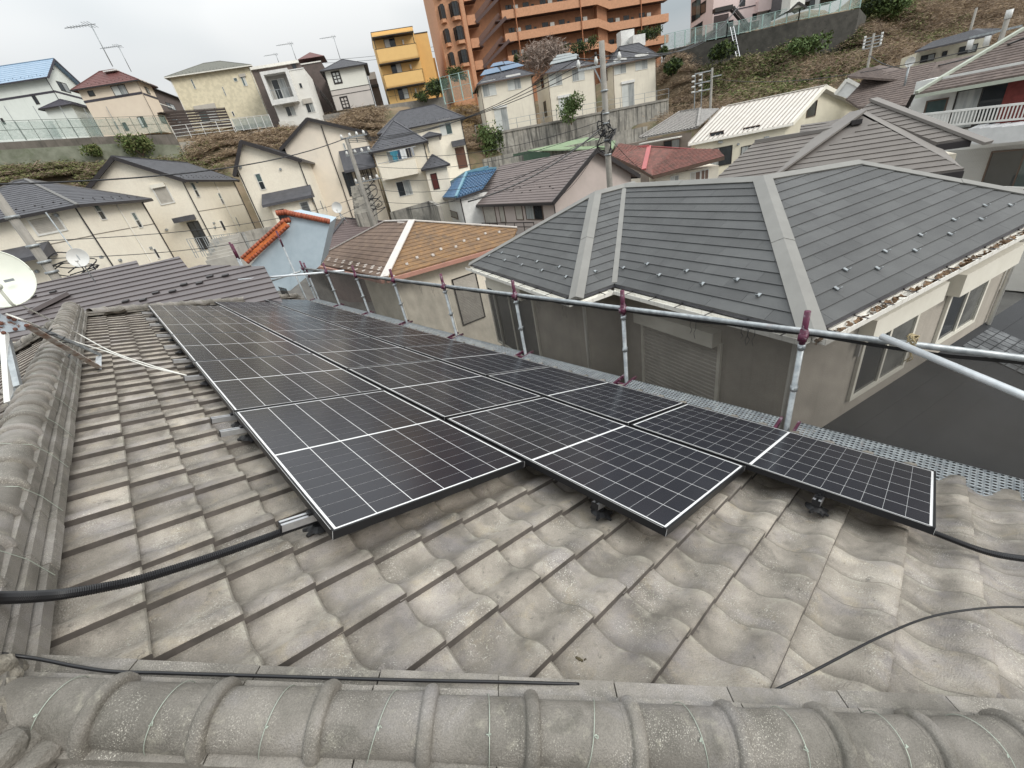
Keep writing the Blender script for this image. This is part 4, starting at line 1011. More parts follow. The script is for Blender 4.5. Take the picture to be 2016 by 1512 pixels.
def fpx(name, label, a, da, c, dc, *k, **kw): return fence(name, label, atd(*a, da), atd(*c, dc), *k, **kw)
fpx('slatted_screen', 'dark brown slatted screen in front of the pale ochre house', z1(1370, 1035), 80, z1(1845, 1000), 77, 2.2, 7, (.98,), M_darkwood, slats=7)
fpx('white_railing', 'white steel railing on the terrace edge below the pale ochre house', z1(1405, 1105), 77, z1(1870, 1050), 74, 1.5, 5, (1.0, .7, .45, .2), M_white2, cat='railing')
fpx('white_railing', 'low white railing continuing right in front of the white modern house', z1(1880, 1045), 74, z3(560, 1015), 71, 1.5, 6, (1.0, .1), M_white2, cat='railing', panel=mat('pale_panel', (.5, .54, .5), rough=.4, alpha=.5))
fpx('green_mesh_fence', 'tall green mesh fence along the terrace of the mint and peach houses', (0, 279), 80, z1(1370, 1060), 76, 2.0, 15, (1.0, .55), mat('fence_grey_green', (.10, .13, .11)), panel=M_meshg, post_w=.05, rail_w=.04)
# tall net poles
for i, (a, c, l) in enumerate([(z1(35, 840), z1(210, 1115), 'first'), (z1(280, 840), z1(425, 1105), 'second'), (z1(465, 845), z1(620, 1090), 'third'), (z1(665, 860), z1(780, 1060), 'fourth'), (z1(840, 845), z1(960, 1060), 'fifth'), (z1(945, 845), z1(1055, 1020), 'sixth')]):
    P = atd(*c, 79.5); T = online(P, UP, *a); b = MB(); b.tube([P, T], .035, 6); tag(b.build('net_pole', M_galv, None), f'slim tall net pole behind the mesh fence, {l} from the left', 'pole', 'slim net poles before the mint and peach houses')
# --- white modern house with framed balcony
h = House('white_modern_house', 'white tiled modern house with a square framed balcony and flat roof', atd(*z3(465, 590), 72), -30, z3(795, 540), 7, 8.6, M_white)
h.body(); h.band('R', z3(465, 585), z3(795, 548), M_white2, .12, .06, True, 'coping')
O, d, n = h.face('R')
fr_ = [onpl(*z3(465, 590), O, n), onpl(*z3(770, 800), O, n)]
a_, c_ = onpl(*z3(465, 588), O, n), onpl(*z3(770, 812), O, n); w_ = (c_ - a_).dot(d); hh = a_.z - c_.z; B0 = a_ - UP * hh
D_ = 1.1; b = MB(); tt = .55
b.box(B0, d * w_, n * D_, UP * tt); b.box(B0 + UP * (hh - .35), d * w_, n * D_, UP * .35); b.box(B0 + UP * tt, d * .35, n * D_, UP * (hh - tt - .35)); b.box(B0 + d * (w_ - .35) + UP * tt, d * .35, n * D_, UP * (hh - tt - .35)); b.build('balcony_frame', M_white2, h.t)
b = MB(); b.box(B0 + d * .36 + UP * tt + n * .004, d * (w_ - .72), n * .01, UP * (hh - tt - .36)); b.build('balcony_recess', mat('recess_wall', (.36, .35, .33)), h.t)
window(h.t, B0 + d * .75 + UP * (tt + .05) + n * .02, d, n, w_ - 1.7, hh - tt - .8, 'slide', M_wframe, glass=(M_glass, M_glassl))
b = MB(); 
for i in range(7): b.bar(B0 + d * (.4 + (w_ - .8) * i / 6) + n * (D_ - .06) + UP * tt, B0 + d * (.4 + (w_ - .8) * i / 6) + n * (D_ - .06) + UP * (tt + 1.0), .04)
b.bar(B0 + d * .36 + n * (D_ - .06) + UP * (tt + 1.0), B0 + d * (w_ - .36) + n * (D_ - .06) + UP * (tt + 1.0), .05); b.build('balcony_rail', M_galv, h.t)
h.win('R', z3(755, 660), z3(795, 700), 'one', M_wframe); h.win('R', z3(640, 835), z3(745, 915), 'slide', M_wframe); h.slab('R', z3(625, 818), z3(730, 840), .2, M_shut, 'shutter_box'); h.win('R', z3(800, 808), z3(895, 888), 'slide', M_wframe); h.slab('R', z3(785, 790), z3(870, 815), .2, M_shut, 'shutter_box')
acunit(h.t, onpl(*z3(640, 1005), O + n * .5, n), n); acunit(h.t, onpl(*z3(710, 1005), O + n * .5, n), n)
h = House('brown_flat_house', 'dark brown flat roofed house behind the white modern house', atd(*z3(380, 550), 76), -30, z3(760, 500), 8, 8.6, M_brownw); h.body(); h.band('R', z3(380, 548), z3(750, 490), M_gutw, .3, .3, True, 'coping'); h.win('R', z3(700, 510), z3(745, 545), 'one', M_dframe)
h = House('brown_flat_house', 'taller brown block with a small red hipped turret roof behind the white modern house', atd(*z3(770, 510), 82), -30, z3(935, 490), 8, 10, M_brownw); h.body(); h.band('R', z3(770, 512), z3(925, 488), M_gutw, .15, .1, True, 'coping')
b = MB(); c = atd(*z3(870, 485), 84); s_ = 2.0
b.add([c + h.dR * a * s_ + h.dL * e * s_ for a, e in ((-1, -1), (1, -1), (1, 1), (-1, 1))] + [c + UP * 1.1], [(0, 1, 4), (1, 2, 4), (2, 3, 4), (3, 0, 4), (3, 2, 1, 0)]); b.build('turret_roof', M_redroof, h.t)
fpx('outdoor_staircase', 'dark steel outdoor staircase between the white modern house and the small grey house', z3(900, 720), 80, z3(1040, 890), 76, 1.0, 4, (1.0, .5), M_dframe, cat='stairs', bars=7)
# --- small grey-white house with dark framed lattice windows
h = House('small_square_house', 'small square off white house with grey lower storey and black framed lattice windows', atd(*z3(955, 550), 76), -30, z3(1270, 500), 6, 10.3, M_sid_w)
h.body().roof('hip', 'R', .5, 1.4, M_slate, expo=.35, inset=3, guards=False)
h.win('R', z3(1010, 570), z3(1110, 660), 'cross', M_dframe, fw=.2, glass=(M_frosted,)); h.win('R', z3(1078, 770), z3(1172, 858), 'cross', M_dframe, fw=.2, glass=(M_frosted,))
O, d, n = h.face('R'); zt = onpl(*z3(1005, 725), O, n).z; b = MB(); b.box(O + UP * (h.zb - O.z) - d * .01, d * (h.R + .02), n * .02, UP * (zt - h.zb)); b.build('lower_cladding', M_sid_g, h.t)
h.band('R', z3(1005, 722), z3(1310, 672), M_dframe, .07, .05, True); h.band('R', z3(1020, 765), z3(1320, 712), M_dframe, .07, .05, True)
h.pipe_at(h.R + .03, -.05); h.pipe_at(-.05, -.05)
h = House('dark_shed', 'dark house corner wedged between the small square house and the yellow block', atd(*z3(1310, 605), 84), -30, z3(1370, 600), 5, 10.3, M_brownw); h.body(); h.band('R', z3(1310, 605), z3(1360, 600), M_sid_g, .9, .05, True); h.band('R', z3(1320, 690), z3(1385, 680), M_dframe, .3, .4, True, 'canopy')
# --- yellow block
h = House('yellow_apartment_block', 'orange yellow three storey apartment block with three balconies', atd(*z3(1332, 262), 80), -30, z3(1660, 210), 8, 10.3, M_yel, 'apartment block')
h.body(); O, d, n = h.face('R')
b = MB(); b.box(O - d * .05 + UP * -.05 - n * .05, d * (h.R + .1), -n * -.0 + h.dL * (h.L + .1), UP * .15); b.build('coping', M_dframe, h.t)
def bal(tl, br, depth=1.3, mt=M_yel):
    a, c = onpl(*tl, O + n * depth, n), onpl(*br, O + n * depth, n); x = (c - a).dot(d); z = a.z - c.z; b = MB(); P0_ = Vector((a.x, a.y, c.z))
    b.box(P0_, d * x, -n * .15, UP * z); b.box(P0_, d * .15, -n * depth, UP * z); b.box(P0_ + d * (x - .15), d * .15, -n * depth, UP * z); b.box(P0_ + UP * .02, d * x, -n * depth, UP * .15); b.build('balcony', mt, h.t)
    b = MB(); b.box(P0_ - UP * .12 + n * .01, d * x, -n * depth, UP * .1); b.box(P0_ + UP * z + n * .02, d * x, -n * .2, UP * .05); b.build('balcony_edge', M_dframe, h.t)
bal(z3(1365, 395), z3(1718, 455)); bal(z3(1425, 600), z3(1765, 650))
bal(z3(1340, 300), z3(1668, 245), 1.3)
h.win('R', z3(1430, 315), z3(1535, 375), 'slide', M_dframe, glass=(M_frosted, M_glass)); h.win('R', z3(1485, 515), z3(1585, 580), 'slide', M_dframe, glass=(M_glass, M_frosted)); h.win('R', z3(1540, 710), z3(1640, 780), 'slide', M_dframe, glass=(M_glass, M_frosted))
for q in (z3(1585, 335), z3(1645, 530), z3(1685, 720)): h.slab('R', (q[0] - 2, q[1] - 4), (q[0] + 3, q[1] + 5), .3, M_acw, 'ac_unit')
for q in (z3(1350, 300), z3(1655, 245)): 
    p = onpl(*q, O + n * 1.2, n); b = MB(); b.tube([p, p - UP * 2.6], .05, 6); b.build('balcony_post', M_dframe, h.t)
hy = House('yellow_rear_wing', 'set back right wing of the orange yellow apartment block', atd(*z3(1668, 268), 84), -30, z3(1780, 262), 6, 10.3, M_yel2, 'apartment block'); hy.body(); hy.band('R', z3(1665, 268), z3(1735, 262), M_dframe, .12, .06, True, 'coping')
hy = House('yellow_rear_wing', 'lowest rearmost wing of the orange yellow apartment block', atd(*z3(1765, 470), 88), -30, z3(1840, 468), 6, 10.3, M_yel2, 'apartment block'); hy.body()
fpx('thin_dark_railing', 'thin dark railing at the foot of the orange yellow block', z3(1480, 820), 76, z3(1790, 765), 74, 1.6, 6, (1.0, .5), M_dframe, cat='railing', post_w=.04, rail_w=.03)
fpx('green_framed_fence', 'pale green framed mesh fence between the yellow block and the first cream house', z5(310, 830), 72, z5(530, 780), 70, 3.2, 4, (1.0, .55, .02), M_cyanfence, panel=M_meshg, post_w=.12)

# --- orange brick apartment tower
AZ = -31; A1 = az(AZ); AN = (-az(AZ + 90)).normalized(); AB_ = az(AZ + 90)
apt = thing('brick_apartment_tower', 'large orange brick apartment building with long balconies and an outdoor staircase', 'apartment building', atd(*z5(1100, 250), 92))
OA = atd(*z5(845, 155), 90)            # lower edge of a balcony parapet on the long front
def ap(px, py, off=0.0): return onpl(px, py, OA + AN * off, AN)
SH = 2.85
zb1 = ap(*z5(770, 155)).z; zb2 = ap(*z5(800, 335)).z; SH = (zb1 - zb2); print('APT storey', SH, 'z', zb1)
x0p, x1p = ap(*z5(765, 155)), ap(*z5(1535, 45)); 
def axp(p): return (p - OA).dot(A1)
def apt_block(xa, xb, back, z0, z1_, m, nm='wall'):
    b = MB(); b.box(OA + A1 * xa - AN * back + UP * (z0 - OA.z), A1 * (xb - xa), -AN * 10, UP * (z1_ - z0)); return b.build(nm, m, apt)
xa, xb = axp(x0p), axp(ap(*z5(1520, 160))); xr = axp(ap(*z6(470, 60)))
print('APT x', xa, xb, xr)
TOPZ = zb1 + SH * 4.3
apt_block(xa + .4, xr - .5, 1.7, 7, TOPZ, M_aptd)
pn = 0
def parapet(xs, xe, zbot, depth=1.7, m=M_apt, hh=1.15):
    b = MB(); o = OA + A1 * xs + UP * (zbot - OA.z); b.box(o, A1 * (xe - xs), -AN * .15, UP * hh); b.build('balcony_parapet', m, apt)
    b = MB(); b.box(o + UP * .01 - AN * .15, A1 * (xe - xs), -AN * (depth - .15), UP * .16); b.build('balcony_slab', mat('slab_brown', (.10, .06, .05)), apt)
    for xx in (xs, xe - .15):
        b = MB(); b.box(o + A1 * xx - A1 * xs - AN * .15, A1 * .15, -AN * (depth - .16), UP * hh * .98); b.build('balcony_side', m, apt)
for k in range(-2, 4):
    zb_ = zb1 + k * SH
    parapet(xa, xb, zb_)
    parapet(xb + 2.2, xr, zb_ - (.9))
    # openings, doors and air conditioners behind the parapet
    rr = random.Random(k + 9)
    for i in range(9):
        x = xa + 1.2 + (xr - xa - 3) * i / 9
        if xb - .8 < x < xb + 2.4: continue
        zz = zb_ + (.25 if x < xb else -.65)
        window(apt, OA + A1 * x - AN * 1.7 + UP * (zz + .55 - OA.z), A1, AN, 1.1, 1.35, 'slide', M_bframe, glass=(M_glass, M_glass))
        if i % 2 == 0: acunit(apt, OA + A1 * (x + 1.7) - AN * 1.35 + UP * (zz + 1.1 - OA.z), AN, .95)
        else: window(apt, OA + A1 * (x + 1.5) - AN * 1.7 + UP * (zz + .75 - OA.z), A1, AN, .5, .8, 'one', M_bframe)
# brick side piece and open flight of the second stair
for k in range(-2, 4):
    zb_ = zb1 + k * SH; b = MB(); o = OA + A1 * xb + UP * (zb_ - OA.z) + AN * .01
    b.prism([o + A1 * .0 + UP * .0, o + A1 * .0 + UP * 1.15, o + A1 * 2.3 + UP * (1.15 - .9), o + A1 * 2.3 - UP * (.9)], -AN * .15); b.build('stair_parapet', M_apt, apt)
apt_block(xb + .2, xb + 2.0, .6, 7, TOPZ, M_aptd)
# pipes
for x in (z5(885, 250), z5(1395, 215), z6(253, 120)):
    p = ap(*x, off=.12); b = MB(); b.tube([Vector((p.x, p.y, 7)), Vector((p.x, p.y, TOPZ))], .09, 6); b.build('downpipe', mat('pipe_orange', (.42, .18, .09)), apt)
# stair bay between the towers
xs0, xs1 = axp(ap(*z5(500, 200))), xa
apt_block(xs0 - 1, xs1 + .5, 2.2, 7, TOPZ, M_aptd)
M_steel = mat('stair_brown_steel', (.09, .055, .05), rough=.6)
for k in range(-3, 4):
    zb_ = zb1 + k * SH
    b = MB(); o = OA + A1 * (xs0 + .0) + UP * (zb_ - OA.z)
    b.box(o + A1 * 0 - AN * .2, A1 * 1.9, -AN * 1.8, UP * .16); b.build('stair_landing', M_steel, apt)
    b = MB(); b.box(o + A1 * -.2 + AN * 0, A1 * 1.4, -AN * .12, UP * 1.25); b.build('stair_parapet', M_apt, apt)
    b = MB(); b.bar(o + A1 * 1.2 + UP * .2 + AN * .1, o + A1 * (xs1 - xs0 + .6) + UP * (SH + .2) + AN * .1, .12, .45); b.build('stair_stringer', M_steel, apt)
    b = MB(); b.bar(o + A1 * 1.2 + UP * .9 - AN * .9, o + A1 * (xs1 - xs0 - .2) + UP * (SH + .9) - AN * .9, .06, .7); b.build('stair_balustrade', mat('stair_mesh', (.16, .09, .07), rough=.7), apt)
    b = MB(); b.box(o + A1 * (xs1 - xs0 - 1.2) + UP * (SH - .1), A1 * 2.6, -AN * 1.6, UP * .14); b.build('stair_landing', M_steel, apt)
# left tower with bay windows
xl0, xl1 = axp(ap(*z5(300, 430), off=1.5)), axp(ap(*z5(470, 200), off=1.5)); print('left tower', xl0, xl1, xs0)
xl1 = max(xl1, xs0 - .6)
b = MB(); b.box(OA + A1 * xl0 + AN * 1.5 + UP * (7 - OA.z), A1 * (xl1 - xl0), -AN * 12, UP * (TOPZ - 7)); b.build('wall', M_apt, apt)
for k in range(-2, 4):
    for j, xc in enumerate((.22, .66)):
        x = xl0 + (xl1 - xl0) * xc; zb_ = ap(*z5(380, 165), off=2.2).z + k * SH + j * .1 - SH * 0; w_ = (xl1 - xl0) * (.2 if j == 0 else .34)
        o = OA + A1 * (x - w_ / 2) + AN * 1.5 + UP * (zb_ - OA.z); b = MB(); dpt = .75
        bev = w_ * .25
        b.prism([o, o + A1 * w_, o + A1 * (w_ - bev) + AN * dpt, o + A1 * bev + AN * dpt], UP * .5); b.build('bay_window_sill', M_apt, apt)
        b = MB(); b.prism([o + UP * .5, o + A1 * w_ + UP * .5, o + A1 * (w_ - bev) + AN * dpt + UP * .5, o + A1 * bev + AN * dpt + UP * .5], UP * 1.7); f = b.build('bay_window', M_glass, apt)
        b = MB()
        for q in (o + A1 * bev + AN * dpt, o + A1 * (w_ - bev) + AN * dpt, o + A1 * w_ * .5 + AN * (dpt + .005), o, o + A1 * w_): b.bar(q + UP * .5, q + UP * 2.2, .09)
        for zz in (.5, 1.55, 2.2): b.bar(o + A1 * bev + AN * dpt + UP * zz, o + A1 * (w_ - bev) + AN * dpt + UP * zz, .07)
        b.build('bay_frame', M_dframe, apt)
p = ap(*z5(470, 300), off=1.7); b = MB(); b.tube([Vector((p.x, p.y, 7)), Vector((p.x, p.y, TOPZ))], .09, 6); b.build('downpipe', mat('pipe_orange', (.42, .18, .09)), apt)

# --- three cream houses above the retaining wall
def cream3(C, d, R_, L_, label, wins, rise=1.7, side=()):
    h = House('cream_terrace_house', label, atd(*C, d), -35, R_, L_, 2.6, mat('siding_warm_grey_cream', (.74, .69, .58), (.69, .64, .54), 1.2, .8, lines=(.5, .25), streak=((.44, .40, .34), 5, .55, .75, .35)))
    h.body().roof('hip', 'R', .45, rise, M_slate, expo=.3, gut=M_bframe)
    for w in wins: h.win('R', *w[:2], w[2], M_wframe, glass=w[3], head=M_white2)
    for w in side: h.win('L', w[0], w[1], 'one', M_dframe)
    h.pipe_at(-.06, -.06, M_bframe); h.pipe_at(h.R + .06, -.06, M_bframe); return h
FF, FG = (M_frosted, M_glassl), (M_glassl, M_frosted)
ha = cream3(z5(582, 652), 66, z5(985, 572), z5(522, 690), 'cream house with blue solar panels, left of the three above the concrete wall', [(z5(597, 675), z5(720, 752), 'slide', FG), (z5(795, 625), z5(915, 702), 'slide', FF), (z5(692, 870), z5(825, 1040), 'slide', FF)], side=[(z5(555, 690), z5(575, 760)), (z5(590, 900), z5(605, 990))])
hb = cream3(z5(1120, 568), 69, z5(1485, 500), z5(1010, 622), 'cream house with pale stepped solar panels, middle of the three above the concrete wall', [(z5(1128, 600), z5(1240, 672), 'slide', FF), (z5(1312, 555), z5(1418, 632), 'slide', FG), (z5(1205, 785), z5(1315, 900), 'slide', FF)], side=[(z5(1065, 605), z5(1095, 690)), (z5(1088, 810), z5(1120, 920))])
hc = cream3(z5(1640, 485), 73, z5(1978, 412), z5(1575, 540), 'cream house with plain dark roof, right of the three above the concrete wall', [(z5(1645, 495), z5(1745, 578), 'slide', FF), (z5(1815, 460), z5(1915, 545), 'slide', FF), (z5(1708, 672), z5(1812, 845), 'slide', FF)], side=[(z5(1580, 560), z5(1598, 640))])
def roof_panels(h, quads, m):
    A, B, Cc, D, R0, R1 = h.rp; n = (B - A).cross(R0 - A).normalized(); n = n if n.z > 0 else -n
    for q in quads:
        pts = [onpl(*p, A + n * .12, n) for p in q]; b = MB(); b.prism(pts, n * .05); b.build('roof_solar_panel', m, h.t)
Mps = mat('blue_solar', (.10, .17, .27), (.08, .14, .22), 4, .25); Mps2 = mat('pale_solar', (.33, .37, .38), (.28, .32, .33), 4, .25)
roof_panels(ha, [[z5(585, 605), z5(750, 568), z5(720, 535), z5(620, 560)], [z5(755, 566), z5(935, 522), z5(880, 502), z5(745, 535)], [z5(665, 535), z5(780, 512), z5(760, 490), z5(690, 505)], [z5(785, 515), z5(870, 500), z5(810, 486), z5(770, 492)]], Mps)
roof_panels(hb, [[z5(1138, 515), z5(1375, 462), z5(1360, 445), z5(1150, 492)], [z5(1160, 485), z5(1370, 440), z5(1345, 428), z5(1172, 465)], [z5(1185, 458), z5(1320, 432), z5(1300, 420), z5(1195, 440)]], Mps2)
# railing on the wall and the wall itself
def ribbon(name, label, cat, tops, zbs, th, m, closed=False):
    """wall following top points; zbs: bottom heights"""
    t = thing(name, label, cat, tops[0])
    for i in range(len(tops) - 1):
        a, c = Vector(tops[i]), Vector(tops[i + 1]); nn = (c - a).cross(UP).normalized()
        if nn.dot(a) > 0: nn = -nn
        b = MB(); b.add([Vector((a.x, a.y, zbs[i])), Vector((c.x, c.y, zbs[i + 1])), c, a] + [q - nn * th for q in (Vector((a.x, a.y, zbs[i])), Vector((c.x, c.y, zbs[i + 1])), c, a)], [(0, 1, 2, 3), (7, 6, 5, 4), (3, 2, 6, 7), (0, 4, 5, 1), (1, 5, 6, 2), (0, 3, 7, 4)]); b.build('wall_section', m, t)
    return t
wt = [atd(*z5(470, 1110), 66), atd(*z5(560, 1085), 61), atd(*z5(1140, 975), 65), atd(*z5(1660, 890), 68), atd(*z6(470, 805), 72)]
zz_ = sum(p.z for p in wt[1:]) / 4
wt = [Vector((p.x, p.y, zz_)) for p in wt]
ribbon('concrete_retaining_wall', 'streaked old concrete retaining wall below the three cream houses', 'retaining wall', wt, [-6] * 5, .5, M_conc)
ribbon('wall_coping', 'weathered coping along the top of the streaked retaining wall', 'coping', [p + UP * .25 + (Vector((-p.x, -p.y, 0)).normalized() * .12) for p in wt[1:]], [zz_] * 4, .6, mat('coping_grey', (.30, .28, .25), (.2, .19, .17), 1, .9))
fence('thin_grey_railing', 'thin grey railing on top of the streaked retaining wall', wt[1] + UP * .25, wt[4] + UP * .25, 1.1, 16, (1.0, .5), M_galv, 'railing', post_w=.05, rail_w=.035)
ribbon('lower_concrete_wall', 'lower concrete block wall left of the green roof', 'retaining wall', [atd(*z5(600, 1265), 57), atd(*z5(1000, 1180), 57), atd(*z6(300, 1000), 64)], [-7] * 3, .4, M_conc)
# ================================================================== CREAM HOUSES ON THE LOWER LEFT
def cream(nm, label, C, d, aR, R_, L_, zb, **k): return House(nm, label, atd(*C, d), aR, R_, L_, zb, M_cream, **k)
FT = (M_glass, M_glasst)
h = cream('cream_hip_house', 'cream house with charcoal hip roof and big shuttered window at the left edge', z2(562, 592), 34, 60, z2(1075, 478), 7.5, -6.5)
h.body(); h.roof('hip', 'L', .45, 1.75, M_slate, expo=.25, gut=M_gut, cap=mat('slate_cap', (.16, .155, .15)))
h.win('L', z2(205, 722), z2(545, 820), 'shutter', M_wframe, fw=.09); h.slab('L', z2(195, 690), z2(430, 700), .2, M_shutbox, 'shutter_box')
h.win('R', z2(718, 602), z2(850, 735), 'slot', M_wframe, glass=FT); h.win('R', z2(1030, 680), z2(1135, 798), 'slot', M_wframe, glass=FT); h.win('R', z2(1205, 968), z2(1272, 1042), 'grille', M_wframe, glass=(M_glassl,)); h.win('R', z2(705, 1085), z2(765, 1140), 'grille', M_wframe, glass=(M_glassl,))
h.band('R', z2(700, 870), z2(1210, 765), mat('joint_line', (.25, .22, .18)), .05, .012, True); h.band('L', z2(390, 930), z2(700, 872), mat('joint_line', (.25, .22, .18)), .05, .012, True)  # strip at the storey joint, darker in tone than the siding
h.pipe_at(-.05, -.05); h.pipe_at(h.R - .1, -.05); 
# entrance canopy with black roof on the left face
O, d, n = h.face('L'); a = onpl(*z2(385, 905), O, n); c = onpl(*z2(0, 985), O, n); b = MB(); x0 = (a - O).dot(d); x1 = x0 + 5
b.prism([O + d * x0 + UP * (a.z - O.z), O + d * x0 + UP * (a.z - O.z - .55) + n * 1.1, O + d * x0 + UP * (a.z - O.z - .75) + n * 1.1, O + d * x0 + UP * (a.z - O.z - .75)], d * (x1 - x0)); b.build('canopy_roof', M_slate, h.t)
h.win('L', z2(190, 1110), z2(290, 1230), 'slide', M_wframe)
H_LH1 = h
hb_ = cream('cream_hip_house', 'rear wing of the cream hip roofed house, its roof stepping up behind', z2(1080, 470), 37, 60, z2(1190, 430), 5, -6.5); hb_.t.name = 'cream_house_wing'
hb_.body(); hb_.roof('hip', 'L', .45, 1.3, M_slate, expo=.25, gut=M_gut); hb_.pipe_at(hb_.R, -.05)
hb_.slab('R', z2(1290, 650), z2(1375, 690), .7, M_slate, 'canopy')
h = cream('cream_gable_house', 'cream gabled house with a black grid entrance left of the canopy house', z2(1428, 400), 41, 60, z2(1835, 382), z2(905, 322), -4.5)
h.L = 6.4; h.body('R', 1.9).roof('gable', 'R', .4, 1.9, M_slate, expo=.25)
h.win('L', z2(1200, 480), z2(1395, 600), 'shutter', M_wframe, fw=.08); h.slab('L', z2(1195, 462), z2(1320, 470), .2, M_shutbox, 'shutter_box')
h.win('R', z2(1503, 440), z2(1590, 558), 'slot', M_wframe, glass=FT); h.win('R', z2(1722, 525), z2(1782, 612), 'slot', M_wframe, glass=FT); h.win('R', z2(1735, 745), z2(1795, 820), 'grille', M_wframe, glass=(M_glassl,)); h.win('R', z2(1862, 715), z2(1905, 790), 'grille', M_wframe, glass=(M_glassl,))
h.win('L', z2(1480, 760), z2(1685, 960), 'cross', M_dframe, name='grid_entrance', glass=(M_glass,)); h.band('R', z2(1590, 680), z2(1960, 600), MATS['joint_line'], .05, .012, True); h.slab('L', z2(1405, 720), z2(1560, 730), .9, M_slate, 'canopy')
h.pipe_at(-.05, -.05); h.pipe('R', z2(1840, 400))
H_LH2 = h
# canopy house: ridge near its left end, long right slope
class House2(House):
    def gable_front(s, f, apex, m, over=.45, depth=7, thick=.14, e0=None, e1=None):
        """gable wall on face f whose apex pixel is given; slopes run back along the other direction"""
        O, d, n = s.face(f); A = onpl(*apex, O, n); W_ = s.R if f == 'R' else s.L; back = s.dL if f == 'R' else s.dR
        P0, P1 = Vector(O), O + d * W_
        if e1: q = onpl(*e1, O, n); P1 = Vector((P1.x, P1.y, q.z))
        h = O.z - s.zb; b = MB(); b.prism([P0 - UP * h, P1 - UP * (P1.z - s.zb), P1, A, P0], back * depth); b.build('wall', s.m, s.t)
        for p, sg in ((P0, -1), (P1, 1)):
            sl = (p - A); e = p + sl.normalized() * over + UP * .03; A2 = A + UP * .03
            q0, q1, q2, q3 = e + n * over, e + back * (depth + .3), A2 + back * (depth + .3), A2 + n * over
            vis_ = True
            roof_plane(s.t, [q0, q1, q2, q3], m, expo=.25, lift=.015, base=m, thick=thick)
            g = MB(); g.bar(q0 - UP * .1, q3 - UP * .1, .05, .26); g.build('barge_board', M_gut, s.t)
            g = MB(); g.bar(q0 - UP * .08, q1 - UP * .08, .12, .12); g.build('gutter', M_gut, s.t)
        s.A = A
def cream2(nm, label, C, d, aR, R_, L_, zb, m=M_cream, aL=None): return House2(nm, label, atd(*C, d), aR, R_, L_, zb, m, aL=aL)
h = cream2('cream_canopy_house', 'cream house with a long black canopy over its ground floor and asymmetric gable', z4(742, 452), 41, 60, z4(958, 462), z4(222, 455), -4.5)
h.gable_front('L', z4(310, 312), M_slate, depth=h.R, over=.4)
h.win('L', z4(405, 575), z4(505, 695), 'slot', M_wframe, glass=FT); h.win('R', z4(932, 505), z4(978, 605), 'one', M_wframe, glass=(M_glass,)); h.win('R', z4(908, 600), z4(952, 690), 'one', M_wframe, glass=(M_glass,))
h.win('R', z4(920, 785), z4(955, 860), 'grille', M_wframe, glass=(M_glassl,)); h.win('R', z4(960, 825), z4(985, 880), 'grille', M_wframe, glass=(M_glassl,))
O, d, n = h.face('L'); a = onpl(*z4(825, 655), O + n * 1.3, n); c = onpl(*z4(430, 745), O + n * 1.3, n); L_ = (c - a).dot(d); Pa = Vector((a.x, a.y, (a.z + c.z) / 2))
b = MB(); b.prism([Pa - n * 1.3, Pa - n * .0 - UP * .75, Pa - n * .0 - UP * .95, Pa - n * 1.3 - UP * .95], d * L_); b.build('canopy_roof', M_slate, h.t)
b = MB(); b.box(Vector((Pa.x, Pa.y, h.zb)) - n * 1.29 + d * .35, d * (L_ - .8), n * .9, UP * (Pa.z - .9 - h.zb)); b.build('ground_floor_bay', M_cream, h.t)
window(h.t, Vector((Pa.x, Pa.y, Pa.z - 2.0)) - n * .38 + d * .5, d, n, .7, .9, 'grille', M_wframe, glass=(M_glassl,))
for q in (z4(810, 760),): p = onpl(*q, O + n * .1, n); b = MB(); b.box(p - UP * 1.1, d * .7, n * .25, UP * 1.1); b.build('meter_box', M_white2, h.t)
h.pipe_at(-.06, -.06); h.pipe_at(h.R + .04, -.04); h.pipe_at(-.04, h.L - .1)
H_LH3 = h
h = cream2('cream_tall_gable_house', 'taller cream gabled house behind the canopy house, utility pole in front of it', z4(640, 352), 47, -30, z4(1285, 295), 8, -3.5, M_cream2)
h.gable_front('R', z4(830, 135), M_slate, depth=8, over=.4)
h.win('R', z4(1105, 330), z4(1140, 382), 'one', M_wframe, glass=(M_glassl,)); h.win('R', z4(1210, 285), z4(1232, 325), 'one', M_wframe); h.win('R', z4(1268, 375), z4(1310, 480), 'one', M_wframe, glass=(M_glassl,))
O, d, n = h.face('R'); a = onpl(*z4(1075, 420), O + n * .9, n); b = MB(); b.prism([Vector(a) - n * .9 + UP * .3, a + n * .2 - UP * 1.35, a + n * .2 - UP * 1.55, a - n * .9 - UP * 1.55], d * 2.9); b.build('canopy_roof', M_slate, h.t)
h.win('R', z4(1100, 560), z4(1235, 740), 'cross', M_dframe, name='grid_entrance'); h.pipe('R', z4(935, 190)); 
fpx('steel_balcony', 'dark steel balcony frame beside the tall gabled house', z4(1225, 640), 46, z4(1360, 640), 46, 1.6, 5, (1.0, .5), M_dframe, cat='balcony', bars=9)
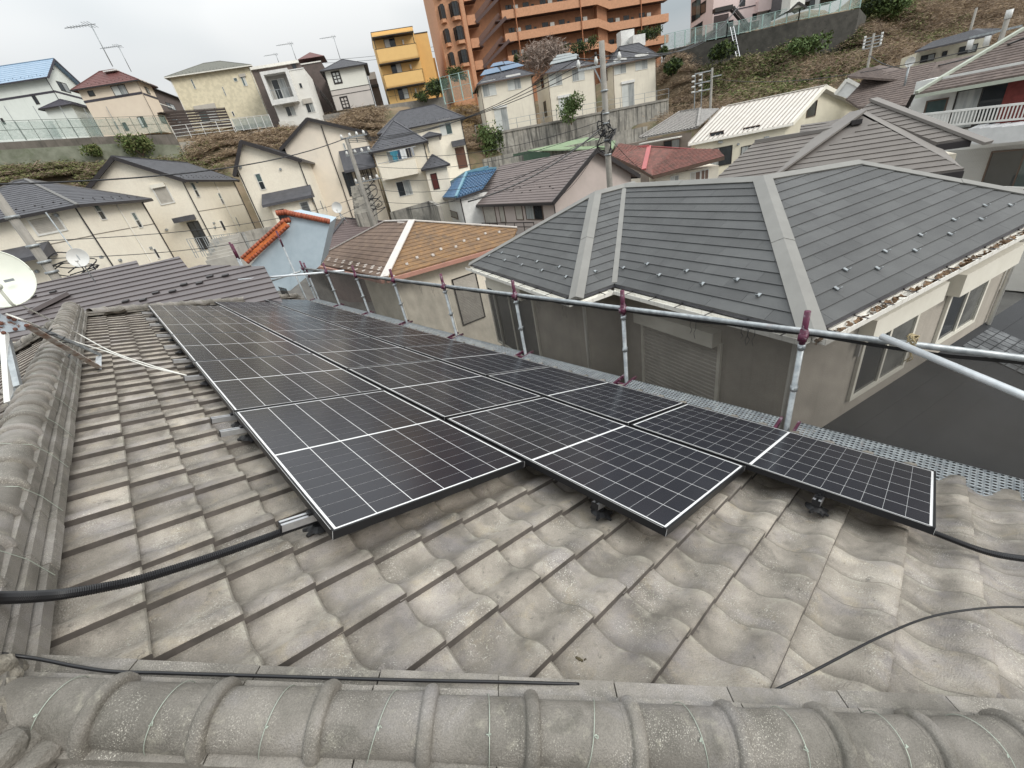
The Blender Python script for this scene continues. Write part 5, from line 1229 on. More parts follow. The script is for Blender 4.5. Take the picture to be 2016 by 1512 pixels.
# laundry house
h = House('laundry_balcony_house', 'cream house with washing hung on its balcony and a dark red door', atd(*z4(1348, 372), 45), -35, z4(1738, 285), 6, -6, M_cream)
h.body(); h.roof('hip', 'R', .4, 2.1, M_slate, expo=.25, inset=None)
h.win('R', z4(1445, 380), z4(1590, 470), 'slide', M_wframe, glass=(M_glassl, M_frosted)); h.slab('R', z4(1440, 365), z4(1580, 375), .2, M_shutbox, 'shutter_box')
O, d, n = h.face('R')
a, c = onpl(*z4(1385, 490), O + n * .9, n), onpl(*z4(1712, 580), O + n * .9, n); w_ = (c - a).dot(d); P0_ = a - UP * 1.45; b = MB()
b.box(P0_, d * w_, -n * .12, UP * 1.25); b.box(P0_ - n * .12, d * .12, -n * .8, UP * 1.25); b.box(P0_ + d * (w_ - .12) - n * .12, d * .12, -n * .8, UP * 1.25); b.box(P0_ + UP * .01 - n * .13, d * w_, -n * .8, UP * .15); b.build('balcony', M_cream, h.t)
b = MB(); b.bar(P0_ + UP * 1.4, P0_ + d * w_ + UP * 1.4, .05); b.build('balcony_rail', M_alu, h.t)
b = MB(); p0 = onpl(*z4(1490, 395), O + n * .7, n); p1 = p0 + d * 2.1; b.tube([p0 - d * .3, p1 + d * .2], .02, 6); b.build('laundry_pole', M_alu, h.t)
for i, (x, w, l, col, nm) in enumerate([(0, .45, .85, (.05, .22, .30), 'blue green shirt hanging leftmost on the balcony'), (.5, .28, .75, (.04, .07, .12), 'navy garment beside the blue green shirt'), (.8, .5, .8, (.65, .66, .66), 'white towel in the middle of the washing'), (1.32, .2, .75, (.03, .03, .035), 'black garment right of the white towel'), (1.55, .2, .8, (.05, .05, .06), 'dark garment second from the right in the washing'), (1.8, .22, .7, (.35, .36, .38), 'grey garment rightmost in the washing')]):
    b = MB(); nv = 6; q = p0 + d * x
    vs = []
    for j in range(nv + 1):
        for k in range(5): vs.append(q + d * (w * k / 4) - UP * (l * j / nv) + n * (.04 * math.sin(k * 1.9 + i) * (j / nv)))
    for j in range(nv):
        for k in range(4): b.f.append((j * 5 + k, j * 5 + k + 1, (j + 1) * 5 + k + 1, (j + 1) * 5 + k))
    b.v = [tuple(v) for v in vs]; 
    if i == 0: b.box(q + d * -.12 - UP * .3, d * .14, n * .03, UP * .26); b.box(q + d * (w - .02) - UP * .3, d * .14, n * .03, UP * .26)
    tag(b.build('hanging_laundry', mat('cloth_%d' % i, col, rough=.9), None), nm, 'laundry')
h.win('R', z4(1525, 640), z4(1670, 735), 'slide', M_wframe, glass=(M_glass, M_glassl)); h.pipe_at(h.R, -.04); h.pipe_at(-.04, -.04, M_gutw)
hp = House('laundry_house_porch', 'porch wing of the laundry house with its own small hip roof and dark red door', atd(*z4(1755, 520), 44), -35, z4(1925, 480), 3, -6, M_cream); hp.body(); hp.roof('hip', 'R', .3, .9, M_slate, expo=.25)
hp.win('R', z4(1800, 575), z4(1880, 690), 'one', M_dframe, name='door', glass=(mat('door_dark_red', (.09, .02, .015), rough=.5),))
hr = House('laundry_house_wing', 'right rear wing of the laundry house with a narrow window', atd(*z4(1742, 285), 46.5), -35, z4(1868, 268), 5, -6, M_cream); hr.body(); hr.roof('hip', 'R', .25, .5, M_slate, expo=.25); hr.win('R', z4(1775, 340), z4(1800, 405), 'one', M_wframe, glass=(M_glassl,)); 
h6 = House('cream_back_house', 'cream house behind the laundry house with a broad dark roof and a brown door', atd(*z8(-200, 235), 56), -35, z8(425, 112), 7, -4, M_cream)
h6.body(); h6.roof('hip', 'R', .45, 1.9, M_slate, expo=.25, inset=2.5)
h6.win('R', z8(255, 170), z8(370, 255), 'slide', M_wframe, glass=(M_frosted, M_glasst)); h6.slab('R', z8(250, 152), z8(355, 162), .2, M_shutbox, 'shutter_box')
h6.win('R', z8(382, 370), z8(490, 520), 'one', M_bframe, name='door', glass=(mat('door_brown', (.12, .055, .035), rough=.5),)); h6.slab('R', z8(355, 320), z8(465, 345), .9, M_slate, 'canopy'); h6.pipe_at(h6.R, -.05)
# stone wall blocks and steps between the lower houses
ribbon('stone_garden_wall', 'dark stone garden wall below the cream gabled houses', 'garden wall', [atd(*z4(150, 1085), 37), atd(*z4(420, 1010), 38), atd(*z4(1000, 920), 40)], [-9] * 3, .3, M_conc)
ribbon('block_wall', 'grey block wall under the laundry house', 'garden wall', [atd(*z4(1480, 880), 42.5), atd(*z4(1790, 790), 41), atd(*z4(1860, 830), 38)], [-9] * 3, .3, M_conc)
st = thing('outdoor_steps', 'concrete outdoor steps between the tall gabled house and the laundry house', 'steps', atd(*z4(1240, 920), 40))
for i in range(12):
    p = atd(*z4(1205, 915), 39.5) + az(58) * (i * .32) + UP * (i * .19); b = MB(); b.box(p - UP * 2, az(-32) * 1.6, az(58) * .34, UP * 2.19); b.build('step', M_conc, st)
st = thing('outdoor_steps', 'concrete outdoor steps by the scaffold, below the grid entrance of the cream gabled house', 'steps', atd(*z2(1700, 1090), 33))
for i in range(7):
    p = atd(*z2(1640, 1085), 32.5) + az(60) * (i * .35) + UP * (i * .17); b = MB(); b.box(p - UP * 2, az(-30) * 1.8, az(60) * .36, UP * 2.17); b.build('step', mat('pale_conc', (.42, .40, .36), (.34, .32, .29), 2, .9), st)
fpx('small_gate_fence', 'low grey steel fence on the steps near the far scaffold corner', z2(1560, 1040), 32, z2(1990, 960), 36, 1.1, 8, (1.0, .3), M_galv, bars=14, post_w=.04, rail_w=.03)

# ================================================================== ROOFS OF THE NEAR NEIGHBOURS
def slope_n(azup, pitch): return (UP - az(azup) * pitch).normalized()
class Roofs:
    def __init__(s, name, label, P0, zb): s.t = thing(name, label, 'house', (P0.x, P0.y, zb)); s.P0 = Vector(P0)
    def pl(s, pxs, azup, pitch, P0=None): n = slope_n(azup, pitch); return [onpl(*q, P0 or s.P0, n) if isinstance(q, tuple) else Vector(q) for q in pxs]
    def slope(s, pxs, azup, pitch, m, P0=None, **k):
        P = s.pl(pxs, azup, pitch, P0); roof_plane(s.t, P, m, **{**dict(base=m, thick=.08), **k}); return P
    def cap(s, p, q, m, w=.2, h=.05, name='ridge_cap', up=UP): b = MB(); b.bar(p + UP * .05, q + UP * .05, w, h, up); return b.build(name, m, s.t)
# far-left brown metal roof right behind the far ridge
M_brmetal = mat('roof_brown_metal', (.125, .108, .108), (.11, .095, .096), 1.2, .5)
P0 = atd(*z2(2016, 1230), 17.5); print('lbr z', P0.z)
r = Roofs('brown_metal_roof_house', 'house with a stepped dark brown metal roof just behind the far ridge', P0, -9)
aE = -36; up_ = aE + 90
b0 = z2(640, 1500)
A_ = [z2(560, 1560), z2(2016, 1235), z2(1985, 1130), z2(1590, 1090), z2(1430, 1030), z2(560, 1330) if False else z2(250, 1270), z2(-250, 1400), z2(-50, 1640)]
# split into convex strips by x
n_ = slope_n(54, .36); P0 = atd(*z2(1200, 1400), 14.5); r.P0 = P0
def cv(px): return [onpl(*q, P0, n_) for q in px]
for pg in ([z2(-300, 1720), z2(1090, 1620), z2(1110, 1110), z2(1085, 1062), z2(-300, 1400)], [z2(1090, 1620), z2(1560, 1560), z2(1500, 1128), z2(1425, 1030), z2(1110, 1108)], [z2(1560, 1560), z2(2250, 1400), z2(2100, 1110), z2(1590, 1100), z2(1500, 1128)]):
    P = cv(pg); roof_plane(r.t, P, M_brmetal, expo=.28, lift=.035, indiv=True, base=M_brmetal, thick=.05, name='metal_roof_sheet', uxd=az(-36), org=P0)
for q in [(435, 1320), (275, 1358), (1010, 1395), (1145, 1385), (1248, 1328), (1380, 1316), (1470, 1262), (1592, 1250), (1675, 1198), (1798, 1190)]:
    c = onpl(*z2(*q), P0, n_); b = MB(); ux = az(-36); b.cbox(c + n_ * .05, ux, n_.cross(ux), n_, .17, .07, .05); b.build('snow_guard', M_gut, r.t)
b = MB(); q = cv([z2(250, 1500), z2(560, 1345), z2(260, 1420)]); b.bar(q[0] + UP * .1, q[1] + UP * .1, .25, .1); b.build('valley_cap', M_brmetal, r.t)
b = MB(); zz = P0.z - 1.0; c1 = atd(*z2(900, 1250), 22); b.box((c1.x - 7, c1.y - 4, -9), az(-36) * 9, az(54) * 3, UP * (P0.z + 8.2)); b.build('wall', M_cream, r.t)
# rust and brown hip roofed house
M_rustroof = mat('slate_rusty_orange', (.22, .13, .065), (.14, .088, .052), 1.4, .8, bump=.3, bscale=30, patches=[((.12, .085, .06), 1.1, .5, .68, .7), ((.36, .20, .07), 5, .5, .7, .5)])
M_brownroof = mat('slate_mossy_brown', (.17, .115, .085), (.12, .08, .06), 1.4, .8, bump=.3, bscale=30, patches=[((.23, .16, .11), 3, .5, .7, .6)])
M_capw = mat('hip_cap_white', (.62, .58, .54), (.54, .50, .47), 2, .6)
ze = -3.3
C0 = atz(*z4(1440, 1400), ze); print('rust C', C0)
r = Roofs('rust_roof_house', 'cream house with a mossy brown and rusty orange hip roof and white hip caps', C0, -8.8)
pt = .45; aL_, aR2 = 84, -6
P = r.slope([C0, z4(2440, 1120), z8(880, 1005), z8(45, 950)], aL_, pt, M_rustroof, expo=.28, lift=.02, indiv=True, name='roof_shingle_course')
P2 = r.slope([z4(840, 1272), C0, P[3], z4(1440, 955)], aR2, pt, M_brownroof, expo=.28, lift=.02, indiv=True, name='roof_shingle_course')
r.cap(C0, P[3], M_capw, .34); r.cap(P2[0], P2[3], M_capw, .16); r.cap(P[3], P[2], M_capw, .16); r.cap(P2[3], P[3], M_capw, .14)
back = [P[3], P[2], P[2] + az(84) * 1.4 - UP * .3, P[3] + az(84) * 2.2 - UP * .9]; b = MB(); b.prism(back, -UP * .05); b.build('back_slope', M_brownroof, r.t)
r.cap(P[3] + az(110) * .9, P[2] + az(84) * .9 , M_capw, .12)
ea = (P[1] - C0).normalized(); b = MB(); b.bar(C0 - UP * .12 - az(84) * .1, P[1] - UP * .12 - az(84) * .1, .14, .16); b.build('gutter', mat('gutter_copper_pink', (.42, .22, .17), rough=.5), r.t)
b = MB(); b.bar(P2[0] - UP * .12 - az(-6) * .1, C0 - UP * .12 - az(-6) * .1, .14, .14); b.build('gutter', MATS['gutter_copper_pink'], r.t)
wl = House.__new__(House); wl.t = r.t
iw = .55; Wc = C0 + az(84) * iw + az(-6) * iw; e_ = (P[1] - C0); Lr = e_.length; dE = Vector((e_.x, e_.y, 0)).normalized(); nE = Vector((dE.y, -dE.x, 0))
if nE.dot(Wc) > 0: nE = -nE
b = MB(); b.box(Vector((Wc.x, Wc.y, -8.8)), dE * (Lr - .8), -nE * 5, UP * (ze - .15 + 8.8)); b.build('wall', M_cream, r.t)
wl.win((Wc + nE * .01, dE, nE), n2(155, 405), n2(425, 700), 'shutter', M_dframe, fw=.05)
for q in [(1700, 1248), (1828, 1230), (1620, 1300), (1890, 1182)]:
    c = onpl(*z4(*q), C0, slope_n(84, pt)); b = MB(); b.cbox(c + UP * .06, dE, az(84), UP, .1, .08, .08); b.build('snow_guard', M_capw, r.t)
for q in [(275, 1180), (210, 1228), (395, 1162), (460, 1115), (572, 1102), (628, 1057), (738, 1045)]:
    c = onpl(*z8(*q), C0, slope_n(84, pt)); b = MB(); b.cbox(c + UP * .06, dE, az(84), UP, .1, .08, .08); b.build('snow_guard', M_capw, r.t)
rr = random.Random(3); G_ = MB(); nb_ = slope_n(-6, pt)
for i in range(9):
    for j in range(3):
        c = onpl(*z4(945 + i * 58 + j * 50, 1238 + i * 11 + j * 34 - (j == 1) * 8), C0, nb_); G_.cbox(c + UP * .05, az(-6), az(84), nb_, .16, .03, .05)
G_.build('snow_guard_row', M_capw, r.t, stuff=True)
# brown ribbed roof house left of it, with awning ribs
M_purplebr = mat('roof_purple_brown', (.15, .115, .11), (.125, .095, .092), 1.5, .65)
C1 = atz(*z4(890, 1225), -3.9); r = Roofs('purple_brown_roof_house', 'house with a purple brown hip roof between the blue wall and the mossy roof', C1, -8.8)
P = r.slope([C1, z4(1700, 1290), z4(1440, 955), z4(1125, 925)], 84, .42, M_purplebr, expo=.3, lift=.03, indiv=True, name='roof_shingle_course')
P2 = r.slope([z4(655, 1185), C1, P[3], z4(1070, 935)], -6, .42, M_purplebr, expo=.3, lift=.03, indiv=True, name='roof_shingle_course')
r.cap(C1, P[3], M_slate, .28); r.cap(P[3], P[2], M_slate, .2); r.cap(P2[0], P2[3], M_slate, .12)
b = MB(); b.bar(P2[0] - UP * .1, C1 - UP * .1, .12, .14); b.build('gutter', M_gut, r.t)
b = MB(); Wc = C1 + az(84) * .5 + az(-6) * .5; b.box(Vector((Wc.x, Wc.y, -8.8)), az(84) * 6, az(-6) * 5, UP * (8.8 - 4.0)); b.build('wall', M_purplebr, r.t)
for i in range(6):
    a = atz(*z4(690 + i * 38, 1275 + i * 8), -4.6); c = atz(*z4(770 + i * 30, 1225 + i * 14), -4.3); b = MB(); b.bar(a, c, .06, .05); b.build('awning_rib', M_gutw, r.t)
M_dish2 = mat('dish_pale', (.62, .62, .60), rough=.5)
# blue-grey gable with orange tiles
M_bluewall = mat('stucco_pale_blue', (.42, .50, .56), (.37, .45, .51), 3, .9, bump=.4, bscale=40)
M_orange = mat('orange_tile', (.62, .17, .045), (.52, .13, .035), 3, .6, rnd=.18)
M_orcap = mat('orange_ridge_tile', (.38, .10, .05), (.28, .08, .04), 8, .6, rnd=.25)
B0 = atd(*z4(690, 960), 20)
bt = thing('blue_gable_house', 'pale blue stucco gable wall edged with bright orange tiles, beyond the scaffold corner', 'house', Vector((B0.x, B0.y, -8.8)))
nW = (-az(54)).normalized(); nW = Vector((B0.x, B0.y, 0)).normalized() * -1; nW = az(-118)
bp = lambda q, off=0: onpl(*q, B0 + nW * off, nW)
w_px = [z4(375, 1285), z4(690, 962), z4(590, 900), z4(665, 890), z4(1005, 960), z4(900, 1200), z4(780, 1480), z4(500, 1500)]
wall_poly = [bp(z4(380, 1290)), bp(z4(695, 975)), bp(z4(1005, 962)), bp(z4(930, 1300)), bp(z4(800, 1520)), bp(z4(470, 1520))]
b = MB(); b.prism([bp(z4(380, 1290)), bp(z4(690, 968)), bp(z4(690, 1500)), bp(z4(480, 1500))], -nW * 3.5); b.build('wall', M_bluewall, bt)
b = MB(); b.prism([bp(z4(690, 968), -.02), bp(z4(595, 905), -.02), bp(z4(665, 893), -.02), bp(z4(1005, 962), -.02), bp(z4(930, 1300), -.02), bp(z4(690, 1500), -.02)], -nW * 3.4); b.build('upper_wall', M_bluewall, bt)
# orange tile verge: two columns of tiles down the slope
e0, e1 = bp(z4(330, 1262), .25), bp(z4(660, 965), .25); dd = (e1 - e0); nt_ = 13; wd = nW * -1
sd2 = az(152) if False else (bp(z4(290, 1230), .25) - e0)
for i in range(nt_):
    for j in range(2):
        o = e0 + dd * (i / nt_) + sd2 * (.02 + j * .5) - UP * 0 + sd2 * -.45; b = MB(); a = dd / nt_ * .97; c = sd2 * .48
        nn = a.cross(c).normalized(); nn = nn if nn.dot(o) < 0 else -nn
        b.prism([o, o + a, o + a + c, o + c], nn * .03 * (1 + .3 * (i % 2))); b.build('orange_roof_tile', M_orange, bt)
for s_ in (-.50, .60):
    for i in range(16):
        o = e0 + dd * (i / 16) + sd2 * s_; b = MB(); b.tube([o, o + dd / 16 * 1.05], .07, 8, rads=[.075, .062]); b.build('verge_tile', M_orcap, bt, True)
for (a, c, k) in ((z4(580, 885), z4(665, 875), 4), (z4(668, 882), z4(1005, 952), 16), (z4(632, 950), z4(690, 938), 3)):
    a, c = bp(a, .05), bp(c, .05)
    for i in range(k): b = MB(); b.tube([a.lerp(c, i / k), a.lerp(c, (i + 1.08) / k)], .1, 8, rads=[.11, .095]); b.build('ridge_tile', M_orcap, bt, True)
window(bt, bp(z4(612, 945), .02), az(-28), nW, .3, .4, 'one', M_dframe)
# blue tiled house
M_bluetile = mat('glazed_blue_tile', (.09, .18, .30), (.06, .12, .22), 5, .35)
M_bluecap = mat('blue_ridge_tile', (.15, .30, .37), (.12, .24, .31), 5, .45)
def wavy(par, P, m, pitch=.27, expo=.28, amp=.055, name='roof_tile_field'):
    """wave tile field over a planar polygon (first edge = eave)"""
    P = [Vector(p) for p in P]; o = P[0]; ux = (P[1] - P[0]).normalized(); n = (P[1] - P[0]).cross(P[2] - P[0]).normalized(); n = n if n.z > 0 else -n; uy = n.cross(ux).normalized(); uy = uy if uy.z > 0 else -uy
    q2 = [((p - o).dot(ux), (p - o).dot(uy)) for p in P]
    if sum(q2[i][0] * q2[(i + 1) % len(q2)][1] - q2[(i + 1) % len(q2)][0] * q2[i][1] for i in range(len(q2))) < 0: q2 = q2[::-1]
    x0, x1 = min(q[0] for q in q2), max(q[0] for q in q2); y1 = max(q[1] for q in q2); b = MB(); b2_ = MB(); b2_.prism([p - n * .03 for p in P], -UP * .06); b2_.build('roof_board', m, par)
    y = 0
    while y < y1:
        x = x0
        while x < x1:
            prof = [(0, .0), (.12, amp), (.3, amp * .7), (.55, -amp * .4), (.85, -amp * .3), (1.0, -.0)]
            for k in range(5):
                a, c = x + prof[k][0] * pitch, x + prof[k + 1][0] * pitch
                pg = clipc([(a, y), (c, y), (c, min(y + expo * 1.1, y1 + .01)), (a, min(y + expo * 1.1, y1 + .01))], q2)
                if len(pg) < 3: continue
                b.add([o + ux * px + uy * py + n * (prof[k][1] + (prof[k + 1][1] - prof[k][1]) * (px - a) / (c - a) + .03 * (1 - (py - y) / expo)) for px, py in pg], [tuple(range(len(pg)))])
            x += pitch
        y += expo
    b.build(name, m, par, stuff=True); return n
C2 = atd(*z8(395, 760), 37); print('blue z', C2.z)
r = Roofs('blue_tile_house', 'white walled house with a bright blue glazed tile hip roof', C2, -8.8)
P = r.pl([C2, z8(600, 690), z8(715, 530), z8(650, 520), z8(482, 562)], 60, .42); wavy(r.t, P, M_bluetile)
Pz = r.pl([z8(170, 760), C2], -30, .42); P2 = [Pz[0], C2, P[4]]; wavy(r.t, P2, M_bluetile)
for a, c in ((C2, P[4]), (Pz[0], P[4]), (P[4], P[2]), (P[4], P[3])): r.cap(a, c, M_bluecap, .22, .14)
b = MB(); b.bar(C2 - UP * .14, P[1] - UP * .14, .1, .14); b.bar(C2 - UP * .14, Pz[0] - UP * .14, .1, .14); b.build('gutter', M_gut, r.t)
Wc = C2 + az(60) * .5 * 0 + az(-30) * 0 ; dB = (Pz[0] - C2); dB.z = 0; LB = dB.length; dB.normalize(); nB2 = Vector((dB.y, -dB.x, 0)); nB2 = nB2 if nB2.dot(C2) < 0 else -nB2
Wc = C2 - nB2 * .4 + dB * .4; dR_ = (P[1] - C2); dR_.z = 0; dR_.normalize(); b = MB(); b.prism([Vector((q.x, q.y, -8.8)) for q in (Wc, Wc + dB * (LB - .6), Wc + dB * (LB - .6) + dR_ * 7, Wc + dR_ * 7)], UP * (C2.z - .15 + 8.8)); b.build('wall', M_white2, r.t)
wl.t = r.t; wl.win((Wc + nB2 * .02, dB, nB2), z8(275, 840), z8(415, 935), 'slide', M_bframe, glass=(M_glass, mat('brown_shutter', (.20, .13, .10), rough=.6)))
nR2 = Vector((dR_.y, -dR_.x, 0)); nR2 = nR2 if nR2.dot(C2) < 0 else -nR2; b = MB(); q = Wc + nB2 * .04 + nR2 * .04; b.tube([q, Vector((q.x, q.y, -8.8))], .05, 6); b.build('downpipe', M_gut, r.t)
# mauve-brown gable house
C3 = atd(*z8(1168, 762), 29.5); print('gable z', C3.z)
r = House2('mauve_gable_house', 'house with a broad mauve brown ribbed gable roof, brown shutters and pale pink walls', C3, -12, z8(1780, 575), z8(530, 800), -8.8, mat('wall_pale_pink', (.50, .43, .40), (.45, .39, .36), 1, .8, lines=(.2, .2)))
Mmv = mat('roof_mauve_brown', (.185, .15, .14), (.165, .133, .125), 1.2, .6)
O, d, n = r.face('R'); Ap = onpl(*z8(1478, 385), O, n); h_ = O.z - r.zb; P1 = O + d * r.R; P1z = onpl(*z8(1790, 572), O, n); P1 = Vector((P1.x, P1.y, P1z.z))
b = MB(); b.prism([O - UP * h_, P1 - UP * (P1.z - r.zb), P1, Ap, Vector(O)], r.dL * r.L); b.build('wall', r.m, r.t)
for p, ind in ((Vector(O), True), (P1, False)):
    sl = (p - Ap).normalized(); e = p + sl * .5 + UP * .06; A2 = Ap + UP * .06; q0, q1, q2, q3 = e + n * .45, e + r.dL * (r.L + .45), A2 + r.dL * (r.L + .45), A2 + n * .45
    roof_plane(r.t, [q0, q1, q2, q3], Mmv, expo=.26, lift=.03, indiv=ind, base=Mmv, thick=.12, name='roof_metal_course')
    g = MB(); g.bar(q0 - UP * .08, q3 - UP * .08, .06, .26); g.build('barge_board', M_gut, r.t); g = MB(); g.bar(q0 - UP * .1, q1 - UP * .1, .14, .16); g.build('gutter', M_gut, r.t)
    if ind: guard_n = ((q1 - q0).cross(q3 - q0)).normalized(); guard_n = guard_n if guard_n.z > 0 else -guard_n; gq = q0
for q in [(640, 722), (705, 712), (770, 707), (835, 718), (905, 686), (985, 708), (1060, 683), (1140, 676), (850, 705), (590, 742), (920, 725), (1165, 692)]:
    c = onpl(*z8(*q), gq, guard_n); b = MB(); b.cbox(c + UP * .04, r.dL, r.dR, guard_n, .2, .05, .05); b.build('snow_guard', M_gut, r.t)
r.win('L', z8(605, 828), z8(725, 970), 'shutter', M_bframe, glass=(M_shut,)); r.win('L', z8(730, 828), z8(795, 960), 'shutter', M_bframe, glass=(M_shut,)); r.win('L', z8(858, 822), z8(935, 940), 'shutter', M_bframe, glass=(M_shut,)); r.win('L', z8(938, 815), z8(1095, 940), 'slide', M_bframe, glass=(M_glass, M_glassl))
O, d, n = r.face('L'); a = onpl(*z8(600, 965), O + n * .5, n); c = onpl(*z8(1010, 960), O + n * .5, n); b = MB(); b.bar(a, c, .06); b.bar(a - UP * .3, c - UP * .3, .05)
for i in range(7): q = a.lerp(c, i / 6); b.bar(q, q - UP * .9, .04)
b.build('balcony_rail', M_dframe, r.t); r.pipe_at(-.06, -.06)
# green metal roof behind it
P0 = atd(*z8(970, 390), 47); r = Roofs('green_roof_house', 'low house with a pale green ribbed metal roof under the concrete wall', P0, -8.5)
Mgr = mat('roof_pale_green', (.30, .38, .24), (.25, .33, .21), 2, .6)
P = [atd(*z8(965, 388), 46), atd(*z8(1640, 372), 47.5), atd(*z8(1660, 318), 50.5), atd(*z8(1430, 283), 51.5)]; roof_plane(r.t, P, Mgr, expo=.3, lift=.03, base=Mgr)
b = MB(); a, c = P[0], atd(*z8(1140, 405), 44); b.prism([P[0] - UP * .05, c, c - UP * .9, P[0] - UP * 1.3], az(75) * 3); b.build('wall', mat('green_dark_fascia', (.04, .08, .05)), r.t)
b = MB(); b.prism([Vector((q.x, q.y, -8.5)) for q in (P[0] + az(75), P[1] + az(75), P[1] + az(75) * 4, P[0] + az(75) * 4)], UP * (P[0].z + 8.2)); b.build('wall', M_conc, r.t)

# vents, meters and conduits on the cream walls
def vent_at(h, f, q, s=.09):
    O, d, n = h.face(f); p = onpl(*q, O, n); b = MB(); b.tube([p, p + n * .12], s, 10); b.build('vent_hood', M_galv, h.t)
for hh, f, qs in ((H_LH1, 'R', [z2(910, 583), z2(1190, 962), z2(795, 1035), z2(945, 1060)]), (H_LH1, 'L', [z2(300, 1145), z2(455, 700)]), (H_LH2, 'R', [z2(1558, 438), z2(1700, 800), z2(1692, 765)]), (H_LH2, 'L', [z2(1325, 815)]), (H_LH3, 'L', [z4(615, 537), z4(300, 520)]), (H_LH3, 'R', [z4(897, 505), z4(870, 792)])):
    for q in qs: vent_at(hh, f, q)
for hh in (H_LH1, H_LH2, H_LH3):
    O, d, n = hh.face('R'); p = O + d * (hh.R * .55) + n * .02; acunit(hh.t, Vector((p.x, p.y, hh.zb + 1.6)) + n * .3, n)
    b = MB(); b.bar(p + n * .02 - UP * .3, Vector((p.x, p.y, hh.zb)) + n * .02, .05); b.build('conduit_duct', M_gutw, hh.t)
# ================================================================== RIGHT-HAND SIDE HOUSES
M_b2 = mat('roof_taupe_slate', (.165, .148, .135), (.135, .12, .11), 1.5, .65, bump=.1, bscale=60)
M_b2c = mat('taupe_cap', (.20, .185, .17), (.175, .16, .15), 1.5, .6)
# white ribbed roof house
C4 = atd(*z6(1405, 968), 44); print('white z', C4.z)
r = House2('white_roof_house', 'cream house with a white standing seam gable roof and a small arched attic window', C4, -12 , z6(1985, 860), z6(670, 1062), -8.5, mat('wall_pale_cream', (.66, .62, .50), (.61, .57, .46), 1, .8), aL=150)
r.dL = az(132); r.L = (online(r.C, r.dL, *z6(680, 1060)) - r.C).dot(r.dL); print('whiteroof', r.L, r.R)
M_wseam = mat('roof_white_seam', (.66, .63, .58), (.60, .57, .52), 1.5, .5)
O, d, n = r.C, az(-10), -az(80)
r.dR = az(-10); r.R = (online(r.C, r.dR, *z6(1985, 860)) - r.C).dot(r.dR)
Ap = onpl(*z6(1645, 700), O, (r.dR.cross(UP)).normalized()); P1 = O + r.dR * r.R; P1.z = onpl(*z6(1985, 860), O, (r.dR.cross(UP)).normalized()).z
b = MB(); b.prism([Vector((O.x, O.y, -8.5)), Vector((P1.x, P1.y, -8.5)), P1, Ap, Vector(O)], r.dL * r.L); b.build('wall', r.m, r.t)
for k_, p in enumerate((Vector(O), P1)):
    e = p + (p - Ap).normalized() * .45 + UP * .05; A2 = Ap + UP * .05; bk_ = r.dL
    q = [e - bk_ * .7, e + bk_ * (r.L + .3), A2 + bk_ * (r.L + .3), A2 - bk_ * .7]; b = MB(); b.prism(q, -UP * .1); b.build('roof_board', M_wseam, r.t)
    if k_ == 0:
        for i in range(22):
            a = q[0].lerp(q[1], i / 21) + UP * .03; c = q[3].lerp(q[2], i / 21) + UP * .03; b = MB(); b.bar(a, c, .05, .07); b.build('standing_seam', mat('seam_grey', (.42, .38, .35), rough=.5), r.t)  # seams in a darker grey than the roof sheets
    b = MB(); b.bar(q[0] - UP * .08, q[3] - UP * .08, .06, .28); b.build('barge_board', M_shutbox, r.t); b = MB(); b.bar(q[0] - UP * .12, q[1] - UP * .12, .1, .12); b.build('gutter', M_gutw, r.t)
b = MB(); b.bar(Ap + UP * .1 - r.dL * .7, Ap + UP * .1 + r.dL * r.L, .2, .06); b.build('ridge_cap', M_wseam, r.t)
fR = (r.C, r.dR, -r.dR.cross(-UP).normalized() if False else (lambda v: v if v.dot(r.C) < 0 else -v)(r.dR.cross(UP).normalized()))
fL = (r.C, r.dL, (lambda v: v if v.dot(r.C) < 0 else -v)(r.dL.cross(UP).normalized()))
r.win(fR, z6(1575, 810), z6(1630, 920), 'one', M_bframe); O2, d2_, n2_ = fR; c = onpl(*z6(1612, 812), O2 + n2_ * .03, n2_); b = MB(); b.prism([c + d2_ * (.42 * math.cos(t * math.pi / 8)) * .85 + UP * (.42 * math.sin(t * math.pi / 8)) for t in range(9)], n2_ * .04); b.build('arch_top', M_glass, r.t)
for a, c in ((z6(795, 1055), z6(905, 1070)), (z6(1060, 1015), z6(1190, 1032))): r.win(fL, a, c, 'one', M_bframe)
r.win(fL, z6(770, 1190), z6(965, 1300), 'slide', M_dframe); r.win(fL, z6(1045, 1165), z6(1150, 1300), 'slide', M_dframe)
for q in ((870, 1128), (888, 1128), (1238, 1092), (1256, 1090), (1022, 1145)):
    p = onpl(*z6(*q), fL[0] + fL[2] * .1, fL[2]); b = MB(); b.tube([p - fL[2] * .1, p + fL[2] * .08], .09, 8); b.build('vent_cap', M_galv, r.t)
# grey tiled house left of it
C5 = atd(*z6(240, 1095), 46); r = Roofs('grey_tile_house', 'low house with grey pantile roof between the red capped roof and the white roof', C5, -8.5)
P = [C5, atd(*z6(700, 1010), 44), atd(*z6(720, 865), 49), atd(*z6(560, 890), 50)]; M_gt = mat('pantile_grey', (.33, .31, .29), (.2, .19, .18), 6, .7); n_ = wavy(r.t, P, M_gt)
P2 = [P[1], atd(*z6(870, 860) , 46), P[2]]; roof_plane(r.t, P2, M_gt, expo=.3, lift=.03, base=M_gt)
for a, c in ((P[0], P[3]), (P[3], P[2]), (P[2], P[1])): r.cap(a, c, M_gt, .2, .14)
b = MB(); dC = (P[1] - P[0]); b.prism([Vector((q.x, q.y, -8.5)) for q in (P[0] + az(75) * .6, P[1] + az(75) * .6, P[1] + az(75) * 4, P[0] + az(75) * 4)], UP * (P[0].z + 8.2)); b.build('wall', mat('wall_taupe', (.30, .25, .21)), r.t)
